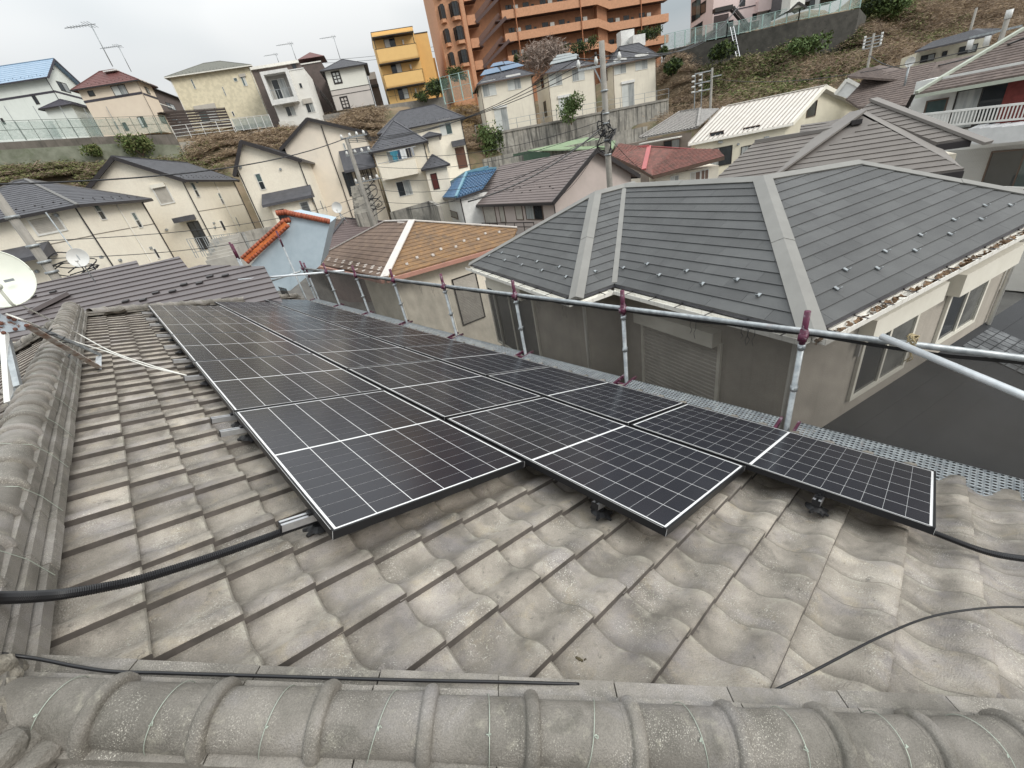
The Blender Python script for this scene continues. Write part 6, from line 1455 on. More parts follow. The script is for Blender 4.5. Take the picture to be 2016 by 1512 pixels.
wl.t = r.t; nC = dC.cross(UP).normalized(); nC = nC if nC.dot(C5) < 0 else -nC
Wq = P[0] + az(75) * .6 + nC * .02; dCn = Vector((dC.x, dC.y, 0)).normalized()
b = MB(); b.bar(onpl(*z6(250, 1140), Wq + nC * .8, nC), onpl(*z6(560, 1085), Wq + nC * .8, nC), .9, .08); b.build('lean_to_roof', M_gutw, r.t)
wl.win((Wq, dCn, nC), z6(430, 1120), z6(560, 1190), 'slide', M_bframe)
# red capped roof
C6 = atd(*z6(345, 1395), 36); r = Roofs('red_cap_roof_house', 'low house with a weathered dark red tile roof and bright red ridge caps', C6, -8.5)
M_rt = mat('roof_weathered_red', (.20, .075, .06), (.10, .05, .04), 3, .75, patches=[((.32, .22, .18), 9, .58, .7, .5)]); M_rc = mat('cap_bright_red', (.42, .11, .11), (.37, .10, .10), 2, .45)
P = [C6, atd(*z6(912, 1240), 37), atd(*z6(860, 1200), 38.5), atd(*z6(315, 1165), 41.5), atd(*z6(272, 1350), 36.8)]
roof_plane(r.t, [P[0], P[1], P[2], P[3]], M_rt, expo=.25, lift=.03, base=M_rt); roof_plane(r.t, [P[4], P[0], P[3]], M_rt, expo=.25, lift=.03, base=M_rt)
P2 = [atd(*z6(15, 1235), 38.5), P[4], P[3], atd(*z6(62, 1190), 41.5)]; roof_plane(r.t, P2, M_rt, expo=.25, lift=.03, base=M_rt)
r.cap(P[4], P[3], M_rc, .34, .1); r.cap(P2[3], P[3], M_rc, .34, .2); r.cap(P[3], P[2], M_rc, .1, .05)
g = MB(); g.bar(C6 - UP * .12, P[1] - UP * .12, .1, .22); g.bar(P[4] - UP * .12, C6 - UP * .12, .1, .2); g.bar(P2[0] - UP * .12, P[4] - UP * .12, .1, .2); g.build('gutter', M_bframe, r.t)
dq = (P[1] - C6); dq.z = 0; L6 = dq.length; dq.normalize(); nq = dq.cross(UP).normalized(); nq = nq if nq.dot(C6) < 0 else -nq
Wq = C6 - nq * .5 + dq * .3; b = MB(); b.box(Vector((Wq.x, Wq.y, -8.5)), dq * (L6 - .5), -nq * 4, UP * (C6.z + 8.35)); b.build('wall', M_cream, r.t)
wl.t = r.t
for a, c, g_ in ((z6(480, 1400), z6(550, 1470), (M_frosted, M_glassl)), (z6(640, 1370), z6(720, 1440), (M_shut, mat('brown_shutter', (.2, .13, .1)))), (z6(725, 1350), z6(785, 1425), (mat('brown_shutter', (.2, .13, .1)),))): wl.win((Wq + nq * .01, dq, nq), a, c, 'slide', M_wframe, glass=g_)
dq2 = (P2[0] - P[4]); dq2.z = 0; b = MB(); b.prism([Vector((q.x, q.y, -8.5)) for q in (P[4] + az(60) * .5, P2[0] + az(60) * .5, P2[0] + az(60) * 3, P[4] + az(60) * 3)], UP * (P[4].z + 8.3)); b.build('wall', M_cream, r.t)
# taupe slate roofs behind the grey house
P0 = atd(*z7(700, 890), 20.5); AX = az(15); r = Roofs('taupe_hip_roof_house', 'house with large taupe slate hip roofs and broad flat caps behind the grey house', P0, -8.6)
r.P0 = P0; kw = dict(expo=.26, lift=.03, indiv=True, name='roof_shingle_course')
nF1 = slope_n(20, .52); f = lambda q, P=P0, n=nF1: onpl(*q, P, n)
F1 = [f(z6(1150, 1470)), f(z7(1290, 1378)), f(z7(1540, 1345)), f(z7(700, 900)), f(z7(0, 1405))]
roof_plane(r.t, F1, M_b2, uxd=az(-70), **kw)
A_ = F1[3]; hipL = f(z7(0, 1405)); hipR = F1[2]
# left wing: lower slope and its ridge
nL1 = slope_n(85, .5); g_ = lambda q: onpl(*q, hipL, nL1)
nW_ = slope_n(20, .42)
PW0 = hipL + UP * .12
w = lambda q: onpl(*q, PW0, nW_)
LW = [w(z6(820, 1500)), w(z6(1200, 1460)), w(z6(1800, 1030)), w(z6(1150, 1135)), w(z6(860, 1405))]
roof_plane(r.t, [LW[0], LW[1], LW[2], LW[3], LW[4]], M_b2, uxd=az(-70), **kw)
b = MB(); b.bar(LW[3] + UP * .05, LW[2] + UP * .05, .16, .1); b.build('ridge_cap', M_b2c, r.t)
b = MB(); b.bar(hipL + UP * .06, A_ + UP * .06, .55, .06); b.build('hip_cap', M_b2c, r.t)
# right flank as a broad sheet
b = MB(); b.add([f(z7(700, 890)), f(z7(1530, 1345)), atd(*z7(1310, 1135), 20.2), atd(*z7(725, 870), 21.5)], [(0, 1, 2, 3)]); b.v = [tuple(Vector(v) + UP * .03) for v in b.v]; b.prism([Vector(v) - UP * .1 for v in b.v[:4]], -UP * .1); b.build('hip_flank_sheet', M_b2c, r.t)
PU = atd(*z7(725, 875), 21.4); nU = slope_n(20, .5); u_ = lambda q: onpl(*q, PU, nU)
UPP = [u_(z7(1325, 1138)), u_(z7(1600, 1100)), u_(z7(815, 800)), u_(z7(722, 875))]
roof_plane(r.t, UPP, M_b2, uxd=az(-66), **kw)
b = MB(); b.bar(UPP[2] + UP * .05, UPP[1] + (UPP[1] - UPP[2]).normalized() * .5 + UP * .05, .3, .08); b.build('hip_cap', M_b2c, r.t); b = MB(); b.bar(UPP[0] - UP * .12, UPP[1] - UP * .12, .12, .18); b.build('gutter', M_gut, r.t)
b = MB(); b.bar(F1[1] - UP * .12, F1[2] - UP * .12, .12, .18); b.build('gutter', M_gut, r.t)
# triangular gablet ramp left of the apex
b = MB(); tri = [atd(*z7(430, 1035), 21.2), f(z7(540, 1030)), atd(*z7(715, 870), 20.9), atd(*z7(690, 875), 21.8)]; b.prism(tri, -UP * .08); b.build('hip_flank_sheet', M_b2c, r.t)
b = MB(); c = f(z7(680, 990)); b.cbox(c + UP * .08, az(-70), az(20), UP, .28, .25, .14); b.build('vent', M_gut, r.t)
sm = [atd(*z6(1505, 1075), 23), atd(*z6(1790, 1040), 22.6), atd(*z6(1840, 940), 23.5), atd(*z6(1520, 1008), 24)]; roof_plane(r.t, sm, M_b2, expo=.26, lift=.03, base=M_b2)
we = [u_(z7(1345, 1165)), u_(z7(1545, 1130))]; b = MB(); b.box(Vector((we[0].x, we[0].y, -8.6)) + az(20) * .3, Vector((we[1].x - we[0].x, we[1].y - we[0].y, 0)), az(20) * 3, UP * (we[0].z + 8.3)); b.build('wall', M_cream, r.t)
b = MB(); w0 = f(z7(0, 1500)); w1 = f(z7(1400, 1500)); b.box(Vector((w0.x, w0.y, -8.6)) + az(20) * 1.2, Vector((w1.x - w0.x, w1.y - w0.y, 0)), az(20) * 3, UP * (F1[1].z + 8.0)); b.build('wall', M_cream, r.t)
# right edge house with balcony and brick
CR = atd(*z7(1130, 800), 27); print('right house z', CR.z)
M_shake = mat('roof_brown_shake', (.16, .125, .11), (.10, .078, .07), 5, .85, bump=.5, bscale=14)
M_brick = mat('brick_dark_red', (.17, .035, .03), (.12, .025, .02), 8, .8)
AR2 = -100; dRR = az(AR2); nRR = (lambda v: v if v.dot(CR) < 0 else -v)(az(AR2 + 90))
rh = thing('balcony_house', 'white house with dark red brick, brown shake roof and white balcony railing, right edge', 'house', Vector((CR.x, CR.y, -8.6)))
OW = CR; wp = lambda q, o=0: onpl(*q, OW + nRR * o, nRR)
a = wp(z7(1120, 870)); 
x0, x1 = (wp(z7(1110, 860)) - OW).dot(dRR), (wp(z7(2250, 700)) - OW).dot(dRR)
ztop = wp(z7(1500, 680)).z; zb_ = wp(z7(1300, 980)).z
b = MB(); b.box(Vector((OW.x, OW.y, 0)) + dRR * x0 + UP * (zb_ - 3.2), dRR * (x1 - x0), -nRR * 6, UP * (wp(z7(1160, 760)).z - zb_ + 3.2 + .5)); b.build('wall', M_white2, rh)
hh_ = House.__new__(House); hh_.t = rh; fRR = (Vector(OW), dRR, nRR)
hh_.win(fRR, z7(1245, 800), z7(1390, 890), 'one', M_bframe, glass=(M_glasst,)); hh_.win(fRR, z7(1490, 720), z7(1810, 990), 'slide', M_dframe, glass=(M_glassl, M_glass)); 
b = MB(); q0, q1 = wp(z7(1905, 640)), wp(z7(2250, 990)); b.box(Vector((q0.x, q0.y, q1.z)) + nRR * .03, Vector((q1.x - q0.x, q1.y - q0.y, 0)), nRR * .08, UP * (q0.z - q1.z)); b.build('brick_facing', M_brick, rh)
RS = slope_n(AR2 + 90, .45); ev = wp(z7(1160, 745), .7); s_ = lambda q: onpl(*q, ev, RS)
P = [s_(z7(1160, 745)), s_(z7(2016, 590)), s_(z7(2300, 540)), s_(z7(2300, 160)), s_(z7(2016, 235))]; roof_plane(rh, P, M_shake, expo=.2, lift=.02, base=M_shake, uxd=(P[1] - P[0]).normalized())
b = MB(); b.bar(P[0] + UP * .05, P[4] + UP * .05, .16, .1); b.bar(P[0] - UP * .1, P[2] - UP * .1, .1, .12); b.build('verge_trim', mat('verge_pale', (.42, .45, .38), rough=.6), rh)
b = MB(); q = [s_(z7(1130, 750)), s_(z7(1160, 745)), wp(z7(1090, 880), .1), wp(z7(1060, 885), .1)]; b.prism(q, nRR * .1); b.build('barge_board', M_dframe, rh)
def rail_(pxs, hpx, off, bars, par, m=M_white2):
    a, c = wp(pxs[0], off), wp(pxs[1], off); h0 = a.z - wp(hpx, off).z
    b = MB(); b.bar(a, c, .07); b.build('top_rail', m, par); b = MB(); b.bar(a - UP * h0, c - UP * h0, .06); b.build('bottom_rail', m, par)
    for i in range(bars): q = a.lerp(c, i / (bars - 1)); b = MB(); b.bar(q, q - UP * h0, .04); b.build('baluster', m, par)
rail_((z7(1180, 912), z7(2100, 812)), z7(1300, 1000), 1.5, 34, rh)
a, c = wp(z7(1535, 1150), 1.6), wp(z7(2300, 1060), 1.6); a2 = wp(z7(1560, 1045), 1.4); b = MB(); seg = 8
for i in range(seg):
    t0, t1 = i / seg, (i + 1) / seg; p0, p1 = a.lerp(c, t0), a.lerp(c, t1); hgt = a2.z - a.z; b.box(p0 - UP * .1 * math.sin(t0 * 3), (p1 - p0) * 1.0, -nRR * 1.2, UP * (hgt + .1))
b.build('balcony_front', mat('balcony_white', (.60, .61, .62), rough=.6, c2=(.52, .53, .54), lines=(.28, .5)), rh)
low = wp(z7(1560, 1200), -.3); b = MB(); zz0 = wp(z7(1560, 1185)).z; b.box(Vector((OW.x, OW.y, -8.6)) + dRR * (x0 + 1.0), dRR * 12, -nRR * 4, UP * (zz0 + 8.6)); b.build('lower_wall', mat('white_lap_siding', (.60, .59, .56), (.55, .54, .51), 1, .7, lines=(.22, .6)), rh)
hh_.win(fRR, z7(1760, 1200), z7(2200, 1500), 'slide', M_bframe, glass=(M_glass, M_glasst))
rail_((z7(1800, 1485), z7(2200, 1500)), z7(1850, 1560), 1.2, 16, rh)
# tan roof behind, with the pale house up the hill
B1 = atd(*z7(1090, 830), 33); r = Roofs('brown_shake_roof_house', 'long low brown shake roof with a small white gable, in front of the hillside', B1, -8)
nS = slope_n(5, .42); s_ = lambda q: onpl(*q, B1, nS)
P = [s_(z7(700, 850)), s_(z7(1120, 830)), s_(z7(1170, 745)), s_(z7(1640, 430)), s_(z7(1560, 445)), s_(z7(770, 600)), s_(z7(600, 780))]
roof_plane(r.t, [P[0], P[1], P[2], P[3], P[5], P[6]], M_shake, expo=.25, lift=.02, base=M_shake, uxd=az(-85))
B2 = atd(*z7(600, 610), 37); P2 = [atd(*z7(610, 605), 35), atd(*z7(1100, 640), 36), atd(*z7(1110, 560), 38), atd(*z7(870, 515), 39), atd(*z7(740, 560), 38)]; roof_plane(r.t, P2, M_shake, expo=.25, lift=.02, base=M_shake)
gt = [atd(*z7(515, 750), 34), atd(*z7(610, 780), 34), atd(*z7(705, 680), 34), atd(*z7(610, 630), 34)]; b = MB(); b.prism(gt, az(10) * .3); b.build('gable_wall', M_white2, r.t)
for a, c in ((0, 3), (3, 2)): b = MB(); b.bar(gt[a], gt[c], .14, .16); b.build('verge_trim', M_gutw, r.t)
b = MB(); b.box((B1.x + .5, B1.y - 2, -8), (6, 0, 0), (0, 5, 0), (0, 0, B1.z + 7.8)); b.build('wall', M_white2, r.t)
C7 = atd(*z7(1165, 420), 48); h = House('white_hill_house', 'cream house with dark slate roof half hidden at the foot of the upper right hillside', C7, -75, z7(1760, 290), 6, -4, mat('wall_ivory', (.66, .62, .50))); h.body()
P = [atd(*z7(1150, 410), 47), atd(*z7(1760, 270), 40), atd(*z7(1830, 235), 42), atd(*z7(1640, 225), 49), atd(*z7(1290, 355), 52)]; roof_plane(h.t, [P[0], P[1], P[2], P[3], P[4]], M_slate, expo=.3, lift=.02, base=M_slate)
h.win('R', z7(1200, 445), z7(1300, 480), 'slide', M_dframe); h.win('R', z7(1370, 410), z7(1400, 445), 'one', M_dframe); h.win('R', z7(1505, 375), z7(1635, 410), 'slide', M_dframe)
# pink house on top
C8 = atd(*z6(820, 150), 88); h = House('pink_house', 'pale pink house with a black outdoor staircase behind the fence on the high wall', C8, -42, z6(1395, 60), z6(622, 200), 11.2, M_pink); h.C.z += 5; h.body(); h.roof('hip', 'R', .5, 1.5, M_dframe, guards=False)
h.win('L', z6(655, 25), z6(720, 135), 'slide', M_dframe, glass=(M_glasst, M_glass)); h.win('L', z6(725, 30), z6(765, 95), 'one', M_dframe); h.win('L', z6(650, 225), z6(735, 300), 'one', M_dframe); h.win('R', z6(830, 130), z6(935, 285), 'shutter', M_dframe, glass=(mat('dark_shutter', (.12, .09, .09), rough=.6),)); h.win('R', z6(1195, 85), z6(1275, 215), 'slide', M_wframe, glass=(M_frosted, M_frosted)); h.win('R', z6(1135, 110), z6(1165, 155), 'one', M_dframe); h.win('R', z6(940, 165), z6(980, 205), 'one', M_dframe); h.win('R', z6(1035, 0), z6(1075, 45), 'one', M_dframe)
h.band('R', z6(830, 85), z6(1390, 20), M_belt, .12, .05); h.slab('R', z6(1160, 20), z6(1290, 80), .8, M_pink, 'bay')
O, d, n = h.face('R'); a, c = onpl(*z6(955, 70), O + n * 1.2, n), onpl(*z6(1095, 235), O + n * 1.2, n)
b = MB()
for s in (0, .9): b.bar(a + n * s, c + n * s, .18, .3)
b.box(a - UP * .2 - d * 2.6, d * 2.6, n * .9, UP * .5); b.build('stair_stringer', M_dframe, h.t)
for i in range(13): p = a.lerp(c, (i + .5) / 13); b = MB(); b.box(p + UP * .1, d * .3, n * .9, UP * .05); b.build('stair_tread', M_galv, h.t)
h = House('dark_grey_house', 'dark grey house corner right of the pink house at the top edge', atd(*z6(1400, 60), 88), -42, z6(1960, -40), 6, 11.5, mat('wall_dark_grey', (.14, .135, .14))); h.C.z += 5; h.body(); h.win('R', z6(1590, 0), z6(1665, 60), 'slide', M_dframe)
sh = House('garden_shed', 'small pale garden shed behind the fence on the high wall', atd(*z6(1430, 75), 85), -42, z6(1550, 40), 2, 12.5, M_white); sh.body(); sh.roof('gable', 'L', .2, .6, M_white2, guards=False)
# high wall, fence, ladder
tops = [atd(*z6(440, 400), 84), atd(*z6(930, 300), 84), atd(*z6(1500, 165), 86), atd(*z6(1985, 65), 90), atd(*z6(2040, 130), 96)]
ribbon('dark_retaining_wall', 'long dark mossy retaining wall below the pink house', 'retaining wall', tops, [p.z - 5.5 for p in tops], .6, mat('dark_concrete', (.085, .08, .07), (.05, .048, .042), 1.2, .95, bump=.4, bscale=8, patches=[((.16, .15, .13), 2, .6, .75, .6)]))
for i in range(3):
    fence('pale_green_fence', ['pale green fence on the dark wall, section left of the pink house', 'pale green fence on the dark wall below the pink house', 'pale green fence on the dark wall, right hand section before the shed'][i], tops[i] + UP * .05 , tops[i + 1] + UP * .05, (1.9, 1.6, 1.3)[i], 7, (1.0, .08), M_cyanfence, panel=mat('mesh_pale_green', (.45, .56, .53), rough=.7, alpha=.2), post_w=.12)
lt = thing('aluminium_ladder', 'aluminium ladder leaning on the dark retaining wall', 'ladder', atd(*z6(1015, 440), 81)); a0, a1 = atd(*z6(958, 215), 83.3), atd(*z6(1008, 455), 81)
b = MB(); sdv = az(-60) * .42
for s in (0, 1): b = MB(); b.bar(a0 + sdv * s, a1 + sdv * s, .07); b.build('stile', M_alu, lt)
for i in range(13): p = a0.lerp(a1, (i + .5) / 13); b = MB(); b.bar(p, p + sdv, .05); b.build('rung', M_alu, lt)
# white sheds, pointed finials and car on the terrace
for i, (q, d_, w, hh) in enumerate([(z5(1740, 320), 84, 2.2, 2.2), (z5(1830, 330), 83, 2.0, 1.4)]):
    p = atd(*q, d_); b = MB(); b.cbox(p, az(-32), az(58), UP, w, 1.5, hh); tag(b.build('storage_shed', M_white2, None), ['taller white storage shed in front of the brick tower', 'shorter white storage shed in front of the brick tower'][i], 'shed')

# ================================================================== TERRAIN
ctrl = []
def cp(px, py, d_): p = atd(px, py, d_); ctrl.append((p.x, p.y, p.z))
for x, y, d_ in [(20, 335, 70), (100, 330, 68), (200, 325, 66), (300, 320, 64), (420, 330, 60), (430, 275, 68), (540, 262, 70), (640, 252, 74), (700, 225, 76), (780, 212, 78), (600, 300, 62), (740, 290, 64), (880, 225, 74), (905, 250, 68), (915, 275, 63), (700, 330, 56),
                 (1330, 240, 74), (1320, 200, 78), (1380, 150, 84), (1450, 125, 83), (1560, 95, 85), (1700, 60, 92), (1330, 110, 83), (1420, 200, 72), (1500, 170, 78), (1600, 140, 84), (1650, 170, 72), (1700, 120, 88), (1760, 30, 108), (1720, 5, 112), (1850, 10, 118), (1950, 30, 112), (2016, 5, 120), (1800, 90, 96), (1850, 100, 90), (1950, 60, 100), (1760, 180, 66), (1900, 0, 122), (2100, 0, 115), (1780, -60, 130), (1950, -80, 135), (2100, -60, 135), (1300, 235, 70), (1900, 130, 70), (2016, 100, 80), (2100, 100, 80)]: cp(x, y, d_)
for pth in [(0, 0), (8, 8), (-8, 8), (20, 5), (5, 20), (-10, 25), (20, 20), (30, 12), (30, -5), (15, -15), (-15, -10), (0, 30), (35, 0), (15, 32), (25, 27)]: ctrl.append((*pth, -8.8))
for q, d_, z_ in [((100, 420), 34, -6.5), ((250, 430), 36, -6), ((0, 420), 40, -5), ((400, 450), 41, -4.6), ((520, 440), 42, -4.6), ((650, 400), 47, -3.6), ((760, 400), 45, -5.8), ((840, 380), 50, -5), ((860, 330), 56, -4), ((1000, 350), 50, -7), ((1150, 320), 50, -7.5), ((1300, 320), 48, -7.8), ((1400, 300), 50, -7.5), ((1550, 280), 50, -7), ((1200, 300), 62, -7), ((1050, 300), 58, -7), ((1700, 260), 50, -5), ((1900, 250), 42, -6), ((120, 300), 60, -2), ((340, 300), 58, -2), ((520, 330), 56, -2.5)]:
    r_ = ray(*q); k_ = d_ / math.hypot(r_.x, r_.y); ctrl.append((r_.x * k_, r_.y * k_, z_))
for q, d_, z_ in [((0, 300), 85, 11), ((100, 280), 88, 10.6), ((250, 260), 84, 11.1), ((400, 240), 86, 11), ((550, 240), 78, 8.6), ((640, 210), 80, 10.2), ((780, 200), 84, 10.2), ((900, 190), 90, 9), ((250, 250), 110, 12), ((0, 250), 120, 12), ((600, 200), 110, 12), ((1000, 220), 72, 2.6), ((1150, 200), 74, 2.6), ((1280, 180), 78, 2.6), ((950, 230), 68, 2.6), ((1000, 100), 95, 8), ((1200, 80), 100, 9), ((900, 150), 110, 9), ((1400, 60), 100, 11.5), ((1560, 20), 104, 12), ((1300, 40), 110, 10), ((1600, -50), 125, 13), ((1300, -50), 150, 12), ((900, 50), 160, 12)]:
    r_ = ray(*q); k_ = d_ / math.hypot(r_.x, r_.y); ctrl.append((r_.x * k_, r_.y * k_, z_))
def ground(x, y):
    ws = 0; zs_ = 0
    for cx, cy, cz in ctrl:
        d2_ = (cx - x) ** 2 + (cy - y) ** 2 + 1.5; w_ = 1 / (d2_ * d2_); ws += w_; zs_ += w_ * cz
    return zs_ / ws
def gz0(x, y): return ground(x, y) + .25 * math.sin(x * .9 + y * .4) * math.sin(y * .7) * .5
M_ground = mat('hillside_soil', (.24, .18, .12), (.13, .105, .065), .25, .95, bump=.8, bscale=4, patches=[((.10, .11, .055), .35, .5, .62, .7), ((.24, .19, .13), 1.2, .55, .7, .6)])
M_asph = mat('asphalt_and_yards', (.16, .155, .145), (.11, .105, .1), 1.2, .9, bump=.2, bscale=20)
b = MB(); NX, NY = 130, 130; X0, X1, Y0, Y1 = -60, 150, -40, 150
for j in range(NY + 1):
    for i in range(NX + 1):
        x = X0 + (X1 - X0) * i / NX; y = Y0 + (Y1 - Y0) * j / NY; b.v.append((x, y, gz0(x, y)))
for j in range(NY):
    for i in range(NX): o = j * (NX + 1) + i; b.f.append((o, o + 1, o + NX + 2, o + NX + 1))
HG = [v[2] for v in b.v]
def gz(x, y):
    fx = min(max((x - X0) / (X1 - X0) * NX, 0), NX - .001); fy = min(max((y - Y0) / (Y1 - Y0) * NY, 0), NY - .001); i, j = int(fx), int(fy); fx -= i; fy -= j; o = j * (NX + 1) + i
    return (HG[o] * (1 - fx) + HG[o + 1] * fx) * (1 - fy) + (HG[o + NX + 1] * (1 - fx) + HG[o + NX + 2] * fx) * fy
t_ = b.build('hillside', M_ground, None, True); me = t_.data; me.materials.append(M_asph); struct(t_)
for p in me.polygons: p.material_index = 1 if p.center.z < -3 or p.normal.z > .985 else 0
b = MB(); b.box((-1500, -1500, -9.6), (3000, 0, 0), (0, 3000, 0), (0, 0, .2)); struct(b.build('ground', M_asph, None))
# ---- undergrowth on the slopes
M_dry = mat('dry_brush', (.46, .36, .25), (.25, .185, .12), 1.0, .95, spec=.1); M_dry2 = mat('dead_vines', (.33, .25, .19), (.15, .115, .085), 1.0, .95, spec=.1); M_grn = mat('bush_green', (.11, .15, .05), (.05, .07, .025), 2.0, .9, spec=.15); M_grn2 = mat('bush_olive', (.20, .21, .09), (.10, .11, .045), 2.0, .9, spec=.15)
rr = random.Random(21)
def hit(px, py):
    r_ = ray(px, py); h_ = math.hypot(r_.x, r_.y); d_ = 30
    while d_ < 150:
        k_ = d_ / h_; p = r_ * k_
        if X0 < p.x < X1 and Y0 < p.y < Y1 and p.z < gz(p.x, p.y): return Vector((p.x, p.y, gz(p.x, p.y)))
        d_ += .6 if d_ < 60 else 1.0
    return None
def brush(name, label, polys, n, m, size, up_=.5, clump=None, hgt=.6, wid=.022):
    b = MB()
    for (x0, y0, x1, y1, wgt) in polys:
        for _ in range(int(n * wgt)):
            px, py = rr.uniform(x0, x1), rr.uniform(y0, y1); p = hit(px, py)
            if not p: continue
            if clump:
                v_ = math.sin(p.x * clump + 1.3) * math.sin(p.y * clump * 1.2 + .7) + .6 * math.sin(p.x * clump * 2.7 + p.y * 2.1)
                if v_ < rr.uniform(-.2, .8): continue
            base_a = rr.uniform(0, 6.28)
            for _k in range(16):
                c = p + Vector((rr.gauss(0, .55), rr.gauss(0, .55), abs(rr.gauss(0, hgt * .5)))); L_ = size * rr.uniform(.4, 1.6)
                a = Vector((math.cos(base_a + rr.gauss(0, .9)), math.sin(base_a + rr.gauss(0, .9)), rr.uniform(-.5, 1.2) * up_)).normalized() * L_; e = a.cross(Vector((rr.uniform(-1, 1), rr.uniform(-1, 1), rr.uniform(-1, 1)))).normalized() * wid * rr.uniform(.5, 1.5)
                b.add([c - a, c + e, c + a + UP * rr.uniform(-.1, .1) * L_, c - e], [(0, 1, 2, 3)])
    o = b.build(name, m, None, stuff=True); return tag(o, label, 'undergrowth')
regR = [(1300, 90, 1720, 260, 1.0), (1560, 60, 1900, 200, .8), (1690, 0, 2016, 120, 1.0)]
brush('dry_undergrowth', 'tangled dry brown brush and vines covering the hillside at the upper right', regR, 3600, M_dry, .30, hgt=.7)
brush('dead_vines', 'darker grey brown dead vines on the hillside at the upper right', regR, 3000, M_dry2, .34, hgt=.8)
brush('green_undergrowth', 'dark green shrubs scattered over the hillside below the dark wall', [(1390, 70, 1720, 210, 1), (1690, 0, 1850, 60, .6), (1750, 40, 1900, 110, .5)], 4200, M_grn2, .16, clump=.30, hgt=.8, wid=.07)
brush('green_undergrowth', 'deep green leafy patches on the upper right hillside', [(1380, 80, 1700, 200, 1), (1690, 0, 1790, 45, .8)], 2600, M_grn, .17, clump=.36, hgt=.9, wid=.08)
regL = [(380, 215, 760, 330, 1.0), (560, 200, 740, 320, .7), (880, 215, 945, 300, .3)]
brush('dry_grass', 'dry brown grass and straw on the bank between the two rows of houses', regL, 3600, M_dry, .28, hgt=.5)
brush('dead_vines', 'dead grey brown creepers on the bank above the cream houses', regL, 2000, M_dry2, .3, hgt=.5)
brush('green_weeds', 'sparse green weeds on the bank at the upper left', [(0, 300, 400, 345, .5), (380, 240, 700, 300, .4)], 900, M_grn2, .14, clump=.5, hgt=.4, wid=.06)
brush('mixed_weeds', 'dull green brown weeds on the ground below the mossy terrace wall', [(0, 322, 440, 400, 1)], 2600, M_grn2, .16, hgt=.4, wid=.04)
brush('dead_vines', 'dark dead stalks below the mossy terrace wall at the far left', [(0, 322, 440, 400, 1)], 1800, M_dry2, .3, hgt=.4)
brush('golden_grass', 'golden dry grass beside the green framed fence', [(893, 200, 932, 262, 1)], 220, mat('golden_grass', (.42, .27, .09), (.25, .16, .06), 2, .95), .35, hgt=.8)
# terrace walls, upper left
tp = [atd(-60, 290, 78), atd(*z1(0, 1130), 77), atd(*z1(900, 1080), 75), atd(*z1(1380, 1065), 74)]
ribbon('dark_terrace_wall', 'dark topped concrete terrace wall under the green mesh fence at the upper left', 'retaining wall', tp, [p.z - 2.2 for p in tp], .5, mat('terrace_concrete_dark', (.17, .15, .13), (.11, .10, .085), 1, .95, streak=((.06, .055, .05), 3, .5, .7, .7)))
tp = [atd(-60, 315, 74), atd(*z1(0, 1190), 73.5), atd(*z1(900, 1140), 72), atd(*z1(1420, 1150), 71.5)]
ribbon('mossy_terrace_wall', 'mossy green grey lower terrace wall at the upper left', 'retaining wall', tp, [p.z - 4 for p in tp], .4, mat('terrace_concrete_moss', (.22, .23, .18), (.14, .15, .11), 1, .95, bump=.4, bscale=6, patches=[((.10, .12, .07), .6, .5, .65, .7)]))
tp = [atd(*z1(1420, 1130), 73), atd(*z1(2016, 1060), 70.5), atd(*z3(750, 1005), 69)]
ribbon('pale_block_wall', 'pale concrete block wall below the white railing', 'retaining wall', tp, [p.z - 2 for p in tp], .4, mat('pale_blocks', (.40, .38, .33), (.28, .27, .24), 2, .9, lines=(.4, .5), bump=None or 0))
tp = [atd(*z3(945, 915), 75), atd(*z3(1360, 845), 75), atd(*z3(1920, 765), 76)]
ribbon('grey_block_wall', 'grey block wall below the small square house and the yellow block', 'retaining wall', tp, [p.z - 2.4 for p in tp], .4, mat('grey_blocks', (.26, .245, .22), (.18, .17, .155), 2, .9, lines=(.4, .5)))
# ------------------------------------------------------------------ shrubs and trees
def shrub(name, label, base, top, rad, m1, m2, n=900, leaf=.16, trunk=True, squash=1.0, droop=False, cat='shrub', twig=False):
    t = thing(name, label, cat, base); r2 = random.Random(int(base.x * 7 + base.y)); H_ = (top - base).length
    cl = [(base + (top - base) * r2.uniform(.35, .95) + Vector((r2.uniform(-1, 1), r2.uniform(-1, 1), 0)) * rad * .62, rad * r2.uniform(.3, .55)) for _ in range(9)]
    for k, m in enumerate((m1, m2)):
        b = MB()
        for _ in range(n // 2):
            c0, rc_ = r2.choice(cl); v = Vector((r2.gauss(0, 1), r2.gauss(0, 1), r2.gauss(0, 1) * squash)).normalized() * rc_ * r2.uniform(.5, 1.1); c = c0 + v
            if droop: c.z -= r2.uniform(0, rad * 1.2)
            a = Vector((r2.uniform(-1, 1), r2.uniform(-1, 1), r2.uniform(-1, 1))).normalized() * leaf * r2.uniform(.6, 1.3); e = a.cross(Vector((r2.uniform(-1, 1), r2.uniform(-1, 1), r2.uniform(-1, 1)))).normalized() * leaf * (.12 if twig else .42)
            b.add([c - a, c + e, c + a, c - e], [(0, 1, 2, 3)])
        b.build('foliage', m, t, stuff=True)
    for c0, rc_ in cl[:5]:
        b = MB(); b.tube([base, base.lerp(c0, .5) + Vector((0, 0, H_ * .05)), c0], .04, 5, rads=[.07, .045, .02]); b.build('branch', M_bframe, t)
    return t
def shp(name, label, bq, tq, d_, rad, *a, **k): B_ = atd(*bq, d_); return shrub(name, label, B_, online(B_, UP, *tq), rad, *a, **k)
M_lg = mat('leaf_bright', (.13, .19, .07), (.07, .11, .035), 3, .8); M_ld = mat('leaf_dark', (.035, .055, .022), (.02, .032, .014), 3, .8); M_tw = mat('bare_twigs', (.34, .27, .23), (.22, .17, .14), 4, .9)
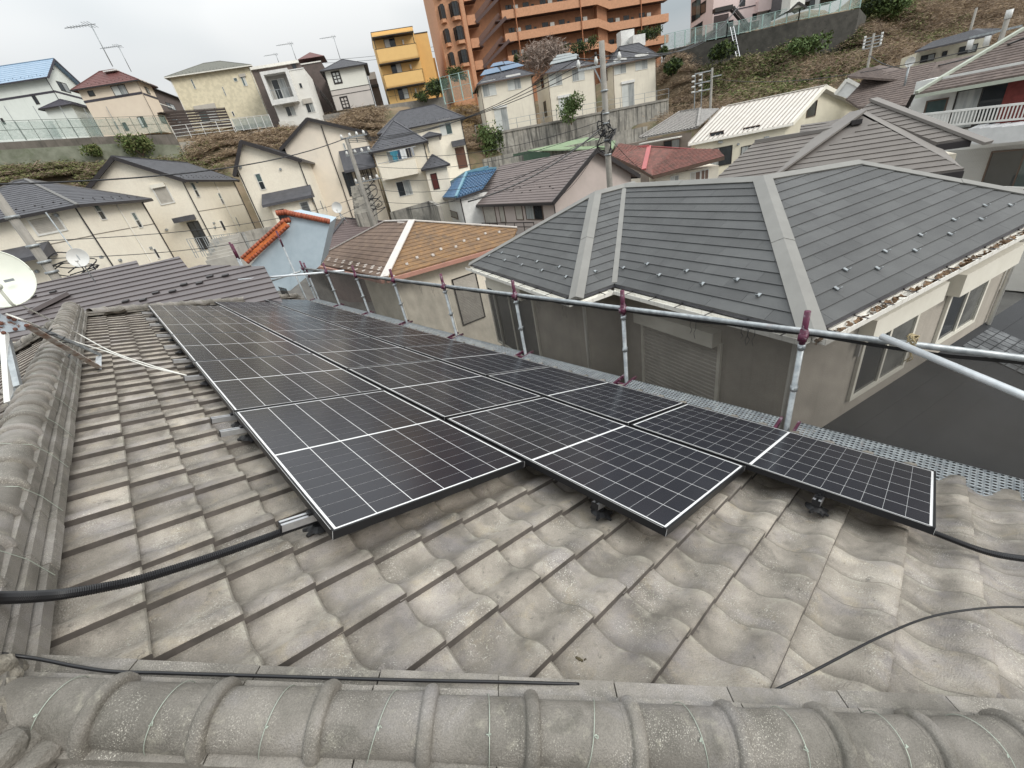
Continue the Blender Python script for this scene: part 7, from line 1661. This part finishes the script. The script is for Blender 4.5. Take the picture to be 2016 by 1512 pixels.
shp('leafy_tree', 'bright green small tree growing on the wall in front of the middle cream house', z5(1310, 990), z5(1300, 790), 63.5, 1.9, M_lg, M_grn, n=1500, leaf=.18, cat='tree')
shp('hanging_creeper', 'dark green creeper hanging over the left end of the concrete wall', z5(640, 1090), z5(640, 1000), 60.5, 1.9, M_grn, M_lg, n=1500, leaf=.2, droop=True, cat='creeper')
shp('hanging_creeper', 'second darker creeper hanging right of the first on the concrete wall', z5(700, 1120), z5(690, 1030), 60.5, 1.0, M_grn, M_ld, n=700, leaf=.18, droop=True, cat='creeper')
shp('bare_tree', 'bare pinkish brown tree between the first two cream houses and the brick tower', z5(1070, 580), z5(1080, 380), 80, 4.2, M_tw, M_tw, n=3200, leaf=.45, twig=True, cat='tree')
shp('round_evergreen', 'dark rounded evergreen beside the yellow block', z3(1860, 790), z3(1850, 650), 76, 2.2, M_ld, M_grn, n=1600, leaf=.2, cat='tree')
shp('round_evergreen', 'smaller dark evergreen at the foot of the yellow block', z3(1740, 810), z3(1735, 740), 75, 1.2, M_ld, M_grn, n=700, leaf=.16, cat='shrub')
shp('round_evergreen', 'dark tree left of the brick tower foot', z5(380, 650), z5(375, 570), 80, 1.9, M_ld, M_grn, n=900, leaf=.2, cat='tree')
for i, (bq, tq, r_) in enumerate([(z5(875, 500), z5(875, 455), 1.0), (z5(955, 470), z5(955, 430), .9), (z5(1255, 420), z5(1255, 372), 1.0), (z5(1365, 430), z5(1365, 350), 1.3), (z5(1455, 420), z5(1450, 335), 1.6), (z5(1900, 320), z5(1895, 245), 1.4), (z5(1975, 300), z5(1975, 225), 1.5), (z5(1175, 430), z5(1180, 400), .9)]):
    shp('clipped_hedge_bush', ['leftmost clipped bush at the foot of the brick tower', 'second clipped bush from the left at the brick tower', 'small round bush in the middle at the foot of the brick tower', 'round bush left of the utility pole top', 'large dark bush directly left of the utility pole top', 'dark bush right of the white sheds', 'rightmost dark bush at the foot of the brick tower', 'low bush behind the bare tree'][i], bq, tq, 84, r_, M_ld, M_grn, n=700, leaf=.15, cat='bush')
shp('weedy_shrub', 'green weedy shrub on the terrace wall at the upper left', z1(1140, 1240), z1(1080, 1060), 71, 1.7, M_grn, M_grn2, n=1200, leaf=.2)
shp('weedy_shrub', 'smaller weedy shrub left of the bigger one on the terrace wall', z1(750, 1220), z1(740, 1170), 71.5, 1.2, M_grn, M_grn2, n=600, leaf=.18)
shp('young_conifer', 'small dark conifer left of the pink fence on the hillside', z6(430, 470), z6(425, 380), 79, .9, M_grn, M_ld, n=500, leaf=.2, cat='tree')
for i, (bq, tq, r_) in enumerate([(z7(850, 90), z7(850, 10), 2.8), (z7(960, 100), z7(950, 20), 2.2), (z6(880, 430), z6(870, 400), 1.8), (z6(1560, 400), z6(1560, 340), 2.4), (z6(500, 600), z6(510, 480), 1.5)]):
    shp('hillside_bush', ['dark bush at the top of the hillside right of the dark wall', 'leafy bush just right of the one at the end of the dark wall', 'low green bush at the foot of the ladder', 'wide green bush under the middle of the dark wall', 'dark bush near the cream house corner on the hillside'][i], bq, tq, (100, 100, 80, 82, 76)[i], r_, M_grn, M_lg if i in (1, 3) else M_ld, n=1400, leaf=.28)

# ================================================================== UTILITY POLES, WIRES, ANTENNAS
M_polec = mat('pole_concrete', (.30, .28, .25), (.22, .21, .19), 3, .85, bump=.2, bscale=20, streak=((.15, .14, .12), 6, .5, .7, .5))
M_ins = mat('insulator', (.62, .62, .60), rough=.3)
def upole(label, bq, tq, d_, r=.16, zlow=-9):
    B_ = atd(*bq, d_); T = online(B_, UP, *tq); t = thing('utility_pole', label, 'utility pole', Vector((B_.x, B_.y, zlow))); b = MB(); b.tube([Vector((B_.x, B_.y, zlow)), T], r, 14, rads=[r * 1.15, r * .85]); b.build('pole_shaft', M_polec, t, True); return t, B_, T
t, B_, T = upole('tall concrete utility pole rising behind the mauve roof', z8(1612, 620), z5(1552, 325), 27.5, .17)
def onp(q): return online(Vector((T.x, T.y, 0)), UP, *q)
c = onp(z5(1562, 520)); xd = az(-38)
b = MB(); b.bar(c - xd * 1.35, c + xd * .95, .1); b.build('crossarm', M_galv, t)
for x in (-1.3, -.35, .9):
    b = MB(); p = c + xd * x; b.tube([p, p + UP * .1, p + UP * .14, p + UP * .3, p + UP * .34, p + UP * .44], .07, 10, rads=[.03, .03, .1, .1, .07, .05]); b.build('insulator', M_ins, t, True)
    b = MB(); b.tube([p + UP * .44, p + UP * .62], .05, 8); b.build('cutout_cap', M_dframe, t, True)
b = MB(); b.bar(c - xd * .5 + UP * 0, onp(z5(1580, 700)), .06); b.build('brace', M_galv, t)
for q in (z5(1575, 720), z5(1590, 900), z5(1595, 1110), z8(1600, 170), z8(1605, 420)):
    p = onp(q); b = MB(); b.tube([p - UP * .04, p + UP * .04], .2, 12); b.build('pole_band', M_galv, t, True)
cr_ = random.Random(5)
for i in range(7):
    p = onp(z5(1575 + i * 3, 960 + i * 30)); pts = [p + Vector((cr_.uniform(-.5, .4), cr_.uniform(-.5, .4), cr_.uniform(-.6, .5))) for _ in range(5)]; b = MB(); b.tube(bez([p] + pts + [p - UP * .8], 5), .03, 5); b.build('cable_bundle', M_cond, t, True)
T1 = dict(top=onp(z5(1552, 480)), mid=onp(z5(1590, 980)), low=onp(z8(1600, 350)))
arms = [c + xd * x + UP * .5 for x in (-1.3, -.35, .9)]
t, B2_, T2 = upole('concrete utility pole bottom left, in front of the cream hip roofed house', (120, 560), (-8, 372), 22, .15); T = T2
for q in ((45, 424), (65, 484), (85, 516), (100, 536)):
    p = online(Vector((T2.x, T2.y, 0)), UP, *q); b = MB(); b.tube([p - UP * .04, p + UP * .04], .19, 12); b.build('pole_band', M_galv, t, True)
for i in range(6):
    p = online(Vector((T2.x, T2.y, 0)), UP, 88 + i * 3, 515 + i * 5); b = MB(); b.tube(bez([p, p + az(-20) * .5 + UP * .3 * cr_.uniform(-1, 1), p + az(-20) * cr_.uniform(.8, 1.4) + UP * cr_.uniform(-.4, .2), p + az(-20) * .4 - UP * .5], 6), .02, 5); b.build('cable_bundle', M_cond, t, True)
t, B3_, T3 = upole('slimmer utility pole before the tall cream gabled house, crowded with fittings', z4(1345, 935), z4(1130, 300), 36, .17); T = T3
for i, q in enumerate([z4(1145, 290), z4(1190, 420), z4(1245, 640)]):
    p = online(Vector((T3.x, T3.y, 0)), UP, *q); b = MB(); b.bar(p - az(-38) * .4, p + az(-38) * 1.5, .09); b.build('crossarm', M_galv, t)
    for x in (-.3, .3, .8, 1.3): b = MB(); b.tube([p + az(-38) * x, p + az(-38) * x + UP * .12, p + az(-38) * x + UP * .28], .09, 8, rads=[.05, .11, .05]); b.build('insulator', M_ins, t, True)
for i in range(9):
    p = online(Vector((T3.x, T3.y, 0)), UP, *z4(1250 + i * 6, 640 + i * 26)); b = MB(); b.tube(bez([p, p + az(-38) * cr_.uniform(.2, .9) + UP * cr_.uniform(-.5, .4), p + az(-38) * cr_.uniform(.3, 1.3) + UP * cr_.uniform(-.7, .1), p - UP * .7], 5), .028, 5); b.build('cable_bundle', M_cond, t, True)
t, B4_, T4 = upole('short utility pole with a lattice of crossarms behind the grey tiled roof', z6(800, 860), z6(810, 540), 52, .12, -8); T = T4
for q, w in ((z6(808, 560), -1.6), (z6(806, 640), -1.6), (z6(803, 705), -1.6), (z6(806, 612), .9)):
    p = online(Vector((T4.x, T4.y, 0)), UP, *q); b = MB(); b.bar(p, p + az(-45) * w, .09); b.build('crossarm', M_galv, t)
for x in (-1.55, -.9): 
    p = online(Vector((T4.x, T4.y, 0)), UP, *z6(808, 555)) + az(-45) * x; b = MB(); b.bar(p, p - UP * 2.9, .07); b.build('side_riser', M_galv, t)
    for k in range(4): b = MB(); q = p - UP * (.2 + k * .42) + az(-45) * -.15; b.tube([q - az(-45) * .15, q + az(-45) * .12], .08, 8); b.build('insulator', M_ins, t, True)
t, B5_, T5 = upole('slim utility pole with fittings on the hillside, upper right', z7(785, 480), z7(800, 270), 60, .11, -6); T = T5
for k in range(4):
    p = online(Vector((T5.x, T5.y, 0)), UP, *z7(800, 300 + k * 26)); b = MB(); b.bar(p - az(-60) * .7, p + az(-60) * .7, .08); b.build('crossarm', M_galv, t)
    for x in (-.65, .65): b = MB(); b.tube([p + az(-60) * x, p + az(-60) * x + UP * .22], .09, 8); b.build('insulator', M_ins, t, True)
t, B6_, T6 = upole('far utility pole behind the cream hillside house, near the right edge', z7(1590, 240), z7(1645, 60), 75, .12, -2)
t, B7_, T7 = upole('utility pole just behind the brown shake roof at the right edge', z7(1840, 290), z7(1880, 150), 36, .12, -8)
b = MB(); b.tube([T7, T7 + UP * .35], .13, 8); b.build('lamp_head', M_ins, t, True)
p = online(Vector((T7.x, T7.y, 0)), UP, *z7(1845, 240)); b = MB(); b.bar(p - az(-75) * 1.2, p + az(-75) * .6, .09); b.build('crossarm', M_galv, t)
for x in (-1.1, -.5): b = MB(); b.tube([p + az(-75) * x - UP * .5, p + az(-75) * x - UP * .1], .12, 8); b.build('insulator', M_ins, t, True)
nw = 0
def wire(label, a, c, s=.3, r=.016):
    b = MB(); b.tube(sag(a, c, s, 14), r, 5); return tag(b.build('overhead_wire', M_cond, None, True), label, 'wire', 'overhead wires')
W1 = atd(*z8(715, 1510), 13.0)
wire('thick black cable from the tall pole down past the mauve roof', T1['mid'], atd(*z8(490, 795), 22), .5, .035)
wire('black service wire from the tall pole to the lower left', T1['mid'] - UP * .2, atd(*z8(0, 860), 26), .7, .02)
for i, A in enumerate(arms): wire(['left', 'middle', 'right'][i] + ' top wire from the tall pole crossarm down across the cream houses', A, T3 + UP * (-.2 + i * .1), .9, .02)
for i, A in enumerate(arms): wire(['lowest', 'middle', 'highest'][i] + ' wire leaving the tall pole towards the pink house', A, atd(*z6(1060, 0 - i * 8), 80), 2.0, .03)
wire('thick dark cable crossing the whole hillside at the right', onp(z5(1600, 900)) * 1.0, atd(2040, 66, 26), 1.0, .035)
wire('second cable crossing the hillside behind the thick one', T4 - UP * .8, atd(2040, 68, 30), .8, .02)
for i in range(5): wire(['topmost', 'second', 'third', 'fourth', 'lowest'][i] + ' of the thin wires from the crowded pole to the right across the laundry house', online(Vector((T3.x, T3.y, 0)), UP, *z4(1180 + i * 25, 400 + i * 95)), T1['mid'] + UP * (.2 - i * .35), .9 + .1 * i, .014)
wire('black cable from the left edge pole across the charcoal hip roof', atd(*z2(-20, 455), 22), online(Vector((T3.x, T3.y, 0)), UP, *z4(1135, 290)), .6, .028)
wire('thin wire from the crowded pole across the canopy house to the left pole', online(Vector((T3.x, T3.y, 0)), UP, *z4(1270, 740)), online(Vector((T2.x, T2.y, 0)), UP, 60, 475), .6, .014)
wire('lower thin wire from the crowded pole to the left pole', online(Vector((T3.x, T3.y, 0)), UP, *z4(1290, 800)), online(Vector((T2.x, T2.y, 0)), UP, 80, 510), .9, .014)
wire('wire from the tall pole to the red capped roof', T1['low'] + UP * .6, atd(*z6(345, 1400), 35.5), .3, .016)
wire('wire from the tall pole to the green roof gable', T1['low'] + UP * .8, atd(*z8(1190, 770), 29), .5, .014)
wire('upper wire across the yellow block and the brick tower', atd(900, 82, 110), atd(640, 118, 115), .5, .03)
wire('lower wire across the yellow block and the brick tower', atd(900, 92, 110), atd(640, 124, 115), .5, .03)
# antennas
def yagi(label, bq, tq, d_, n=9, boom=2.2, s=1.0, azd=-30):
    B_ = atd(*bq, d_); T = online(B_, UP, *tq) if tq[0] > bq[0] - 60 else None
    T = online(B_, UP, *tq); t = thing('tv_antenna', label, 'tv antenna', B_); b = MB(); b.tube([B_, T], .045 * s, 6); b.build('mast', M_galv, t, True)
    bd = az(azd + 180); b = MB(); b.bar(T - bd * .4 * s, T + bd * boom * s, .05 * s); b.build('boom', M_galv, t)
    for i in range(n): p = T + bd * (boom * s * (i / n) - .2); L = (.35 + .5 * (i < 3)) * s; q = bd.cross(UP); b = MB(); b.bar(p - q * L, p + q * L, .03 * s); b.build('element', M_galv, t)
    return t
yagi('tall double tv antenna on the dark red roof', z1(895, 528), z1(742, 195), 80, s=1.3)
yagi('second shorter tv antenna right of the tall one above the dark red roof', z1(1042, 568), z1(948, 365), 84)
yagi('thin tv antenna above the white modern house', z3(745, 490), z3(695, 345), 78, s=.9)
yagi('faint tv antenna left of the one above the white modern house', z3(600, 495), z3(580, 430), 95, s=.9)
yagi('tv antenna on the small square house roof', z3(1088, 468), z3(1040, 290), 79, s=.9)
# ================================================================== DISH, BRACKET AND ROPES ON THE RIDGE
foot = rp(196, 722, WT); cen = atd(20, 635, 4.55)
dc = atd(-6, 553, 4.6); dt_, da, dcv = dish('satellite_dish', 'large pale satellite dish at the left edge beside the ridge', dc, Vector((.05, -.8, .3)), .20, M_dish, depth=.05)
b = MB(); c = atd(18, 552, 4.5); nlog = (-ray(18, 552)); sx = nlog.cross(UP).normalized(); b.cbox(c, sx, nlog.cross(sx), nlog, .05, .017, .002); b.build('label_plate', mat('label_grey', (.25, .27, .28)), dt_)
mt = thing('antenna_mount', 'rusty zinc antenna roof mount straddling the ridge, with braces', 'antenna mount', cen)
b = MB(); pq = [atd(*z_, 4.55) for z_ in ((-12, 607), (8, 622), (52, 637), (50, 650), (5, 655), (-14, 640))]; b.prism(pq, ray(10, 630) * .004); b.build('base_plate', M_rust, mt)
p0, p1 = atd(*((52, 640)), 4.55), rp(196, 724, WT + .03); b = MB(); b.bar(p0, p1, .04, .012); b.box(p0, (p1 - p0), ray(120, 690) * .004, UP * -.02) if False else None; b.build('long_brace', M_rustbar, mt)
b = MB(); b.bar(atd(55, 637, 4.6), rp(198, 698, WT + .05), .014, .035); b.build('second_brace', M_galv, mt)
b = MB(); pf = [rp(189, 703, WT + .045), rp(200, 700, WT + .045), rp(200, 728, WT + .02), rp(187, 724, WT + .02)]; b.prism(pf, NR * .004); b.build('foot_plate', mat('bright_zinc', (.7, .7, .7)), mt)
for a, c in (((8, 656), (18, 793)), ((14, 668), (36, 762))): 
    b = MB(); b.bar(atd(*a, 4.55), atd(*c, 4.2), .032, .032); b.build('leg', M_white2 if a[0] == 8 else M_galv, mt)
b = MB(); b.bar(atd(18, 793, 4.2), atd(38, 762, 4.3), .03, .03); b.build('leg_tie', M_galv, mt)
for q in ((-8, 617), (18, 625), (28, 629), (2, 637), (52, 641), (30, 648), (7, 655)):
    b = MB(); c = atd(*q, 4.53); b.tube([c, c + (-ray(*q)) * .012], .013, 8); b.build('bolt', mat('rust', (.16, .07, .05), rough=.8), mt, True)
for q in ((116, 662), (138, 679)):
    c = online(p0, p1 - p0, *q); b = MB(); b.tube([c + Vector((math.cos(t * .9) * .04, math.sin(t * .9) * .04, .03 + .008 * t)) for t in range(8)], .005, 5); b.build('cable_tie', M_black, mt, True)
M_rope = mat('white_rope', (.72, .71, .66), rough=.7)
E4 = rp(366, 739, -1.09)
b = MB(); b.tube(bez([atd(46, 603, 4.6), rp(150, 655, -.98), rp(215, 690, -1.02), rp(290, 717, -1.05), E4], 10), .006, 6); tag(b.build('white_rope', M_rope, None, True), 'upper white rope from the dish bracket to the fourth rail stub', 'rope')
b = MB(); b.tube(bez([atd(12, 618, 4.5), atd(62, 637, 4.5), rp(140, 670, -1.0), rp(215, 694, -1.03), rp(290, 721, -1.06), E4 + XD * .004], 10), .006, 6); tag(b.build('white_rope', M_rope, None, True), 'lower white rope with a loop, from the base plate to the fourth rail stub', 'rope')
dish('satellite_dish', 'small white satellite dish beside the left utility pole', atd(157, 509, 16), Vector((-.2, -.8, .3)), .24, M_dish2)
dish('satellite_dish', 'small white satellite dish above the purple brown roof', atd(664, 409, 25), Vector((-.5, -.8, .2)), .27, M_dish2)
dish('satellite_dish', 'white satellite dish near the hillside behind the brown shake roof', atd(1793, 122, 35), Vector((-1, .2, .1)), .22, M_dish2)
b = MB(); a = atd(158, 512, 16); b.tube([atd(90, 418, 16.3), a, a - UP * .6], .016, 6); tag(b.build('antenna_mast', M_galv, None, True), 'thin mast holding the small dish beside the left pole', 'mast')
b = MB(); a = atd(668, 418, 25); b.tube([a, a - UP * .6], .03, 6); b.tube([a, a - UP * .6 + az(-30) * .25], .02, 6); tag(b.build('antenna_mast', M_galv, None, True), 'short stand under the dish above the purple brown roof', 'mast')
b = MB(); a = atd(1790, 128, 35); b.tube([a, a - UP * 1.2], .05, 6); tag(b.build('antenna_mast', M_galv, None, True), 'mast under the dish behind the brown shake roof', 'mast')
print('NOBJ', len(bpy.data.objects))
